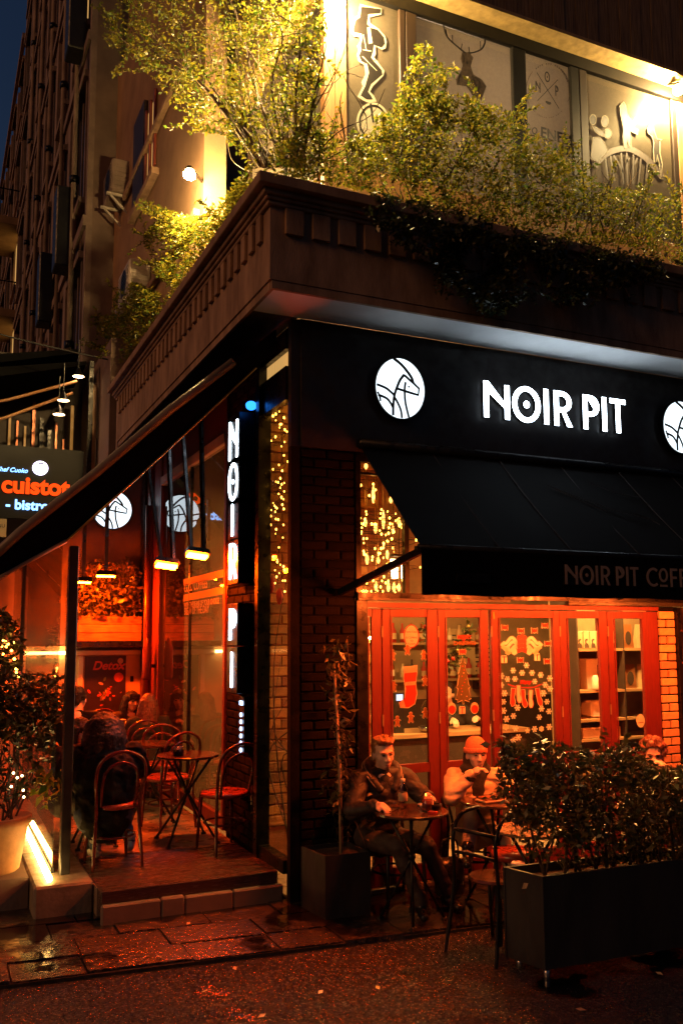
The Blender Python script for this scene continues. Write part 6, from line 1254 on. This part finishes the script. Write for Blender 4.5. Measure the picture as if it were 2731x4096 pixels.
for k, (x, y, m_, rot) in enumerate(((195,880,'sticker_red',.1), (243,855,'sticker_cream',0), (282,890,'sticker_red',-.1), (338,892,'sticker_cream',.05), (402,878,'sticker_red',-.15))):
    q = [(-18, -70), (16, -70), (14, 0), (26, 40), (20, 68), (0, 76), (-14, 50), (-16, 0)]; c_, s_ = math.cos(rot), math.sin(rot)
    P2 = [(x+a*c_-b*s_, y+a*s_+b*c_) for a, b in q]; flat('stocking', m_, so, [ga(P2)], Y4, .002+.001*k); flat('edge', 'sticker_cream' if m_ == 'sticker_red' else 'sticker_red', so, loop(ga(P2), 2.5), Y4, .0075+.001*k)
o_ = onY(*dB([(258, 785)])[0], Y4); place(text_mesh('Merry', .045, .001, .004, .2), 'lettering', 'sticker_red', so, (o_[0], Y4-.004, o_[2]+.012), UX, UZ)
(x, y), = dB([(1225, 1070)]); rs = sticker('round_sticker', 'pale round sticker on the last door pane near the brick pier', None, x, y, Y2, [circ(0, 0, 22, 30, 20)], [('text_line', [[(-14, -10), (14, -10), (14, -6), (-14, -6)]], 'sticker_brown')], 'sticker_cream')
# ---- printed menu strips on the lane window
mw = thing('window_menu', 'printed menu strips on the lane window beside the vertical letters', 'decal', (-0.005, 2.1, 2.4))
def lane(name, m, poly, X=-0.004):
    q = [onX(a, b, X) for a, b in poly]; me = outline_mesh([[(-p[1], p[2]) for p in q]], .001); place(me, name, m, mw, (X, 0, 0), UYn, UZ)
lq = cr(550, 1500, .4464)
lane('strip', 'paper_tan', lq([(415,1830),(805,1735),(805,1800),(415,1890)])); lane('strip', 'paper_tan', lq([(415,1970),(805,1885),(805,1955),(415,2030)]))
for tx, (x0, y0), sz in (('COLD COFFEES', (418, 1945), .13), ('WITH THE BEANS OF YOUR CHOICE', (418, 2085), .078), ('BREW OF THE DAY', (418, 2150), .11)):
    p = onX(*lq([(x0, y0)])[0], -.004); place(text_mesh(tx, sz, .001, .001), 'lettering', 'paper_tan', mw, (-.004, p[1], p[2]), UYn, UZ)
# ================================================================== PEOPLE
TS = bpy.data.scenes.new('tmp')
def vox(mb, voxel, smooth=3, amp=0.0, fs=9.0, seed=0.0, quilt=0.0):
    me = bpy.data.meshes.new('v'); me.from_pydata(mb.v, [], mb.f); o = bpy.data.objects.new('v', me); TS.collection.objects.link(o)
    m = o.modifiers.new('r', 'REMESH'); m.mode = 'VOXEL'; m.voxel_size = voxel
    s_ = o.modifiers.new('s', 'SMOOTH'); s_.factor = .5; s_.iterations = smooth
    
    with bpy.context.temp_override(scene=TS, view_layer=TS.view_layers[0]):
        dg = bpy.context.evaluated_depsgraph_get(); dg.update(); out = bpy.data.meshes.new_from_object(o.evaluated_get(dg))
    bpy.data.objects.remove(o); bpy.data.meshes.remove(me)
    if amp:
        n = len(out.vertices); co = np.empty(n*3); no = np.empty(n*3); out.vertices.foreach_get('co', co); out.vertices.foreach_get('normal', no); co = co.reshape(-1, 3); no = no.reshape(-1, 3)
        k = np.array([mnoise.noise(Vector((c[0]*fs+seed, c[1]*fs, c[2]*fs*1.6)))+.5*mnoise.noise(Vector((c[0]*fs*2.3, c[1]*fs*2.3+seed, c[2]*fs*3.4))) for c in co])
        if quilt: k = k+quilt/amp*(np.abs(np.sin(np.pi*(co[:, 2]+.25*np.abs(co[:, 0]-co[:, 0].mean()))/.085))**.6-.6)
        out.vertices.foreach_set('co', (co+no*k[:, None]*amp).reshape(-1)); out.update()
    return out
def two_bone(a, c, l1, l2, pole):
    a = np.array(a, float); c = np.array(c, float); d = c-a; L = np.linalg.norm(d); Lm = min(L, (l1+l2)*.995); d /= L; c = a+d*Lm
    x = (l1*l1-l2*l2+Lm*Lm)/(2*Lm); h = math.sqrt(max(0, l1*l1-x*x)); p = np.array(pole, float); p -= d*np.dot(p, d); p /= np.linalg.norm(p)+1e-9; return a+d*x+p*h, c
def rotv(v, ax, an): return np.array(Matrix.Rotation(an, 3, Vector(ax)) @ Vector(v))
def person(label, pel, face=0, lean=0, hand_l=None, hand_r=None, foot_l=None, foot_r=None, head_yaw=0, head_pitch=0, head_roll=0, hair='hair_dark', style='short', jacket='jacket_black', trousers='trousers_dark', shoes='leather_black', voxel=.011, legs=True, collar=None, hat=None, scarf=None, shirt=None, cuffs=None, quilt=0., size=1.0, features=True, hairk=1.0, puffy=1.0, grip=.6, thick=1.0):
    pel = np.array(pel, float); t = thing('person', label, 'person', (pel[0], pel[1], 0)); k = size
    f = np.array([math.sin(R(face)), -math.cos(R(face)), 0]); u = np.array([0, 0, 1.]); l = np.cross(u, f)
    tu = u*math.cos(R(lean))+f*math.sin(R(lean)); tf = f*math.cos(R(lean))-u*math.sin(R(lean))
    chest = pel+tu*.30*k; neck = pel+tu*.50*k; hn = neck+(tu*.85+f*.15)*.068*k
    hy = R(head_yaw); hf = f*math.cos(hy)+l*math.sin(hy); hl = np.cross(u, hf); hf2 = hf*math.cos(R(head_pitch))+u*math.sin(R(head_pitch)); hu = np.cross(hf2, hl); hf = hf2
    if head_roll: hl, hu = rotv(hl, hf, R(head_roll)), rotv(hu, hf, R(head_roll))
    hc = hn+hu*.085*k+hf*.018*k; HM = np.column_stack([hl, hf, hu])
    H = lambda a, b, c: hc+(hl*a+hf*b+hu*c)*k
    sl_, sr_ = neck+l*.175*k*thick-tu*.045*k, neck-l*.175*k*thick-tu*.045*k
    body = MB(); E = lambda mb, p, r_: mb.ell(p, tuple(x*k for x in r_), HM, 16, 12)
    E(body, H(0, -.012, .03), (.074, .092, .088)); E(body, H(0, .018, -.035), (.060, .068, .075)); E(body, H(0, .045, -.078), (.036, .036, .034)); E(body, H(0, .030, -.02), (.066, .055, .05))
    body.cap(H(0, .085, .005), .009*k, H(0, .108, -.030), .0135*k); E(body, H(0, .079, -.066), (.020, .009, .009)); E(body, H(0, .072, .022), (.056, .020, .012))
    for s_ in (-1, 1): E(body, H(s_*.076, -.005, -.012), (.012, .020, .030)); E(body, H(s_*.016, .098, -.034), (.010, .010, .009)); E(body, H(s_*.040, .050, -.028), (.023, .022, .022))
    body.cap(neck-tu*.03*k, .058*k, hn+hu*.02*k, .050*k); body.cap(pel, .11*k, chest, .115*k); body.cap(chest, .115*k, neck-tu*.05*k, .09*k); body.cap(sl_, .055*k, sr_, .055*k)
    jk = MB(); pf = puffy; ff = .9
    jk.cap(pel+tu*.0, .135*k*pf*thick, chest, .148*k*pf*thick); jk.cap(chest-l*.05*k, .135*k*pf*thick, chest+l*.05*k, .135*k*pf*thick); jk.cap(chest+tu*.05*k-l*.06, .125*k*pf, chest+tu*.05*k+l*.06, .125*k*pf); jk.cap(sl_, .072*k*pf, sr_, .072*k*pf); jk.cap(neck-tu*.06*k, .10*k*pf, neck-tu*.01*k, .066*k*pf)
    hands = []
    for sgn, sp_, tgt in ((1, sl_, hand_l), (-1, sr_, hand_r)):
        if tgt is None: tgt = pel+l*sgn*.14*k+f*.32*k+u*.08*k
        el, wr = two_bone(sp_, tgt, .285*k, .255*k, l*sgn*.7-u*.8-f*.25)
        body.cap(sp_, .050*k, el, .042*k); body.cap(el, .040*k, wr, .027*k)
        jk.cap(sp_, .074*k*pf, el, .062*k*pf); jk.cap(el, .060*k*pf, wr-(wr-el)*.10, .044*k*pf)
        d = wr-el; d /= np.linalg.norm(d); dn = d*.8-u*.25+f*.25; dn /= np.linalg.norm(dn); side = np.cross(dn, u); side /= np.linalg.norm(side)+1e-9; side *= sgn; pn = np.cross(side, dn)*sgn
        pc = wr+dn*.045*k; body.cap(wr, .026*k, pc, .030*k); body.cap(pc-side*.022*k, .016*k, pc+side*.022*k+dn*.012*k, .016*k)
        for j, (off, ln) in enumerate(((-.030, .068), (-.010, .078), (.010, .074), (.028, .058))):
            a = pc+side*off*k+dn*.022*k; b = a+(dn*math.cos(grip*.7)-pn*math.sin(grip*.7))*ln*.5*k; c = b+(dn*math.cos(grip*1.9)-pn*math.sin(grip*1.9))*ln*.55*k; body.cap(a, .0088*k, b, .0080*k, 8); body.cap(b, .0080*k, c, .0068*k, 8)
        a = wr+dn*.02*k-side*.022*k; b = a-side*.026*k+dn*.025*k-pn*.012*k; c = b+dn*.03*k-pn*.014*k; body.cap(a, .012*k, b, .0095*k, 8); body.cap(b, .0095*k, c, .0078*k, 8); hands.append((wr, d))
    tr_ = MB(); sho = []
    if legs:
        tr_.cap(pel-l*.06*k, .135*k*thick, pel+l*.06*k, .135*k*thick)
        for sgn, ft in ((1, foot_l), (-1, foot_r)):
            hp = pel+l*sgn*.09*k; 
            if ft is None: ft = np.array([*(pel[:2]+f[:2]*.42*k+l[:2]*sgn*.12*k), pel[2]-.47*k])
            ft = np.array(ft, float); an = ft+u*.075*k; kn, an = two_bone(hp, an, .43*k, .42*k, f*1.0+u*.6)
            body.cap(hp, .075*k, kn, .052*k); body.cap(kn, .048*k, an, .034*k); tr_.cap(hp, .092*k*thick, kn, .068*k); tr_.cap(kn, .066*k, an+u*.03*k, .052*k)
            sd_ = f*.96+l*sgn*.22; sq = MB(); sq.cap(an-sd_*.03*k-u*.02*k, .043*k, an+sd_*.12*k-u*.042*k, .032*k); sq.cap(an, .046*k, an+u*.06*k, .05*k); sho.append(sq)
    off = np.array(t.location)
    def put(mb, name, m, vx=voxel, sm=3, amp=0., fs=9., par=None, quilt=0.):
        me = vox(mb, vx*k, sm, amp, fs, random.uniform(0, 50), quilt); 
        for vt in me.vertices: vt.co = vt.co-Vector(off)
        me.materials.clear(); return link(name, me, m, par or t, True)
    b_ = put(body, 'body', 'skin', min(voxel, .0085) if features else voxel, 2); put(jk, 'jacket', jacket, voxel, 3, (.010 if not quilt else .005)*pf, 10. if not quilt else 16., None, quilt)
    if legs: put(tr_, 'trousers', trousers, voxel, 3, .008, 9.); [put(q_, 'shoe', shoes, voxel, 2) for q_ in sho]
    hr = MB()
    if style in ('short', 'quiff', 'curly'):
        E(hr, H(0, -.030, .050), (.079, .088, .078)); E(hr, H(0, -.070, -.01), (.062, .042, .06))
        for s_ in (-1, 1): E(hr, H(s_*.070, -.020, .018), (.013, .040, .040))
        if style == 'quiff':
            for j in range(9): E(hr, H(-.05+.0125*j, .052+.008*math.sin(j*2.), .100+.009*math.sin(j*1.7)), (.020, .030, .024))
            for j in range(12): E(hr, H(random.uniform(-.06, .06), random.uniform(-.06, .03), .110+random.uniform(-.01, .012)), (.022, .03, .02))
        if style == 'curly':
            for j in range(70):
                a = random.uniform(0, 2*math.pi); b = random.uniform(-.3, 1.4); p = (math.cos(a)*math.cos(b)*.098, math.sin(a)*math.cos(b)*.105-.02, math.sin(b)*.105+.03)
                if p[1] > .055 and p[2] < .065: continue
                E(hr, H(*p), (.023, .023, .023))
    elif style in ('long', 'bangs'):
        E(hr, H(0, -.020, .042), (.086*hairk, .100*hairk, .090*(.6+.4*hairk))); 
        if style == 'bangs':
            for j in range(9): hr.cap(H(-.06+.015*j, .062-abs(j-4)*.004, .085), .018*k, H(-.062+.0155*j, .086-abs(j-4)*.006, .022), .010*k, 8)
        for j in range(26):
            a = R(-205+j*230/25); x_, y_ = math.cos(a)*.082*hairk, math.sin(a)*.085*hairk-.025; tpx = H(x_, y_, .045); q = random.uniform(.22, .30)
            midp = H(x_*1.12+random.uniform(-.012, .012), y_*1.12, -.09); low_ = midp-u*q*.55*k+(midp-hc)*.12+RNG.normal(size=3)*.012
            hr.cap(tpx, .022*k*hairk, midp, .026*k*hairk, 8); hr.cap(midp, .026*k*hairk, low_, .016*k*hairk, 8)
        for j in range(10): hr.cap(H(random.uniform(-.07, .07), -.09, .0), .022*k, H(random.uniform(-.09, .09), -.115, -.24), .016*k, 8)
    if hr.v: put(hr, 'hair', hair, .009, 2, .007, 45.)
    if hat:
        dome = MB(); dome.lathe([(.001, .150), (.030, .147), (.056, .132), (.075, .104), (.084, .065), (.087, .03), (.080, .028), (.06, .06), (.001, .11)], (0, 0, 0), 30, cap=False)
        dome.v = [tuple(H(a*(1+.012*(i % 2)), b*1.16-.014, c)) for i, (a, b, c) in enumerate(dome.v)]; ho = dome.build('hat', hat, t, True)
        cuff = MB(); cuff.lathe([(.080, .016), (.090, .014), (.0945, .022), (.095, .050), (.091, .058), (.082, .056)], (0, 0, 0), 48, cap=False)
        cuff.v = [tuple(H(a*(1+.014*(i % 2)), b*1.15*(1+.014*(i % 2))-.014, c+b*.05)) for i, (a, b, c) in enumerate(cuff.v)]; cuff.build('cuff', hat, ho, True)
    if cuffs:
        for w_, d_ in hands:
            a_ = w_-d_*.035*k; cu_ = MB(); cu_.tube([a_-d_*.03*k, a_-d_*.012*k, a_+d_*.012*k, a_+d_*.022*k], [.046*k*pf, .050*k*pf, .046*k*pf, .036*k*pf], 14); cu_.build('cuff', cuffs, t, True)
    if scarf:
        sc2 = MB(); E(sc2, H(0, -.045, -.04), (.098, .085, .12)); sc2.cap(neck-l*.05, .085*k, neck+l*.05, .085*k); sc2.cap(neck+tf*.05, .075*k, chest+tf*.10+tu*.06, .06*k); put(sc2, 'hood', scarf, .010, 2, .006, 14.)
    if collar:
        ring = spl([neck+l*.045+tf*.125-tu*.115, neck+l*.105+tf*.07-tu*.035, neck+l*.115-tf*.02+tu*.012, neck+l*.06-tf*.10+tu*.035, neck-tf*.125+tu*.04, neck-l*.06-tf*.10+tu*.035, neck-l*.115-tf*.02+tu*.012, neck-l*.105+tf*.07-tu*.035, neck-l*.045+tf*.125-tu*.115], 6)
        cm = MB(); cm.tube(ring, [.030+.016*math.sin(math.pi*i/(len(ring)-1)) for i in range(len(ring))], 10); put(cm, 'hood_collar', jacket, .010, 3, .005, 14.)
        for rr in (ring[3:20], ring[-20:-3]):
            for j in range(2): MB().tube([p+tu*(.034-.018*j)+(p-neck)/np.linalg.norm(p-neck)*(.022+.014*j) for p in rr], .0055, 6).build('collar_stripe', collar, t, True)
    if shirt:
        sm_ = MB(); sm_.cap(chest+tf*.060*k*pf+tu*.05, .072*k, neck+tf*.040*k-tu*.05, .060*k); sm_.cap(neck-tu*.02, .070*k, neck+tu*.012+tf*.01, .060*k); put(sm_, 'shirt', shirt, .010, 3)
        MB().tube([chest+tf*.160*k*pf-tu*.16+l*.035, chest+tf*.165*k*pf+tu*.02+l*.04], .005, 5).build('zip', 'steel', t, True)
        for j in range(4): MB().ell(chest+tf*(.150-.008*j)*k*pf+tu*(.06-.06*j)+l*.075, (.008, .008, .008), seg=8, rings=6).build('button', 'gold_trim', t, True)
    if features:
        for s_ in (-1, 1):
            MB().ell(H(s_*.030, .0815, .004), (.0135*k, .0075*k, .0062*k), HM, 10, 6).build('eye', 'eye_dark', t, True)
            MB().tube([H(s_*.012, .0925, .021), H(s_*.032, .0905, .027), H(s_*.050, .076, .020)], [.004*k, .0045*k, .003*k], 6).build('eyebrow', hair, t, True)
        MB().tube([H(-.022, .0885, -.066), H(0, .0965, -.067), H(.022, .0885, -.066)], [.002*k, .0045*k, .002*k], 6).build('mouth', 'lips', t, True)
    return t, H
def hd(x, y, Y): return onY(x, y, Y)
# man at the front table: head near (0.74, -0.30, 1.20)
hm = hd(1535, 3000, -0.33)
person('man with ginger hair in a dark padded jacket looking down at his table', (hm[0]+.02, hm[1]+.13, hm[2]-.66), face=-6, lean=8, head_yaw=0, head_pitch=-7, head_roll=4, hand_l=(0.80, -0.66, .815), hand_r=(0.42, -0.62, .775),
       foot_l=(0.98, -0.62, .01), foot_r=(0.70, -0.72, .01), hair='hair_ginger', style='quiff', jacket='jacket_brown', collar='bar_bronze', shirt='knit_black', cuffs='knit_black', quilt=.012, puffy=1.06, voxel=.010)
hw_ = hd(1915, 3000, -0.33)
person('woman in an orange knit hat and beige padded jacket raising a hand to her mouth', (hw_[0]+.02, hw_[1]+.12, hw_[2]-.645), face=-22, lean=10, head_yaw=8, head_pitch=0, hand_r=tuple(hd(1890, 3092, -0.50)), hand_l=(hw_[0]+.10, -0.60, .80),
       foot_l=(1.50, -0.72, .01), foot_r=(1.13, -0.66, .30), style='none', hat='knit_orange', scarf='knit_black', jacket='jacket_beige', trousers='trousers_beige', cuffs='knit_black', quilt=.013, puffy=1.10, size=.96, voxel=.010)
hr_ = hd(2625, 3000, -0.62)
person('curly-haired person holding a drink, half hidden behind the street hedge', (hr_[0]+.05, hr_[1]+.12, hr_[2]-.66), face=-38, lean=10, head_pitch=-12, hand_r=tuple(hd(2600, 3060, -.80)), hand_l=tuple(hd(2660, 3070, -.72)), hair='hair_auburn', style='curly', jacket='jacket_brown', legs=True, voxel=.012)
hb_ = hd(418, 2905, 1.12)
person('person with long dark hair in a black coat seated with their back to the street', (hb_[0]-.01, hb_[1]-.16, hb_[2]-.66), face=176, lean=13, head_pitch=-20, hair='hair_dark', style='long', jacket='jacket_black', trousers='jeans', shoes='shoe_pale', features=False, voxel=.012, puffy=1.28, thick=1.28, hairk=1.5,
       hand_l=(-1.35, 1.45, .96), hand_r=(-0.95, 1.45, .96), foot_l=(-1.22, 1.12, FZ), foot_r=(-0.93, 1.22, FZ))
hs_ = hd(520, 2795, 4.45)
person('smiling woman with dark fringe facing the street in front of the poster', (hs_[0]+.0, hs_[1]+.10, hs_[2]-.65), face=8, lean=7, head_yaw=10, head_pitch=-4, head_roll=-6, hair='hair_dark', style='bangs', jacket='jacket_brown', voxel=.012, size=.97, hand_l=(hs_[0]+.12, 4.15, .97), hand_r=(hs_[0]-.12, 4.15, .97))
ha_ = hd(588, 2805, 3.45)
person('woman with wavy auburn hair in black seen from behind on the terrace', (ha_[0], ha_[1]-.12, ha_[2]-.655), face=172, lean=9, hair='hair_auburn', style='long', jacket='knit_black', features=False, voxel=.012, size=.97)
hp_ = hd(300, 2785, 2.6)
person('man with short dark hair mostly behind the screen post', (hp_[0], hp_[1]-.1, hp_[2]-.66), face=165, lean=8, head_yaw=-20, hair='hair_dark', style='short', jacket='jacket_black', features=False, voxel=.013)
hq_ = hd(312, 2905, 1.85)
person('person in profile facing the dark-haired one across the left table', (hq_[0]-.05, hq_[1]+.08, hq_[2]-.66), face=35, lean=9, head_yaw=5, head_pitch=-14, hair='hair_dark', style='long', jacket='jacket_black', voxel=.012, size=.97)
hi_ = hd(1803, 2765, 1.95)
person('barista with short dark hair behind the counter inside', (hi_[0], hi_[1]+.05, hi_[2]-.66), face=-50, lean=4, head_pitch=-12, hair='hair_dark', style='short', jacket='knit_black', legs=False, voxel=.013, hand_l=(hi_[0]+.1, 1.6, 1.1), hand_r=(hi_[0]-.2, 1.6, 1.1))
T4 = round_table('terrace table between the two people by the glass screen', (-1.15, 1.62, FZ), 0.24, 0.735, spread=.22)
bpy.data.scenes.remove(TS)
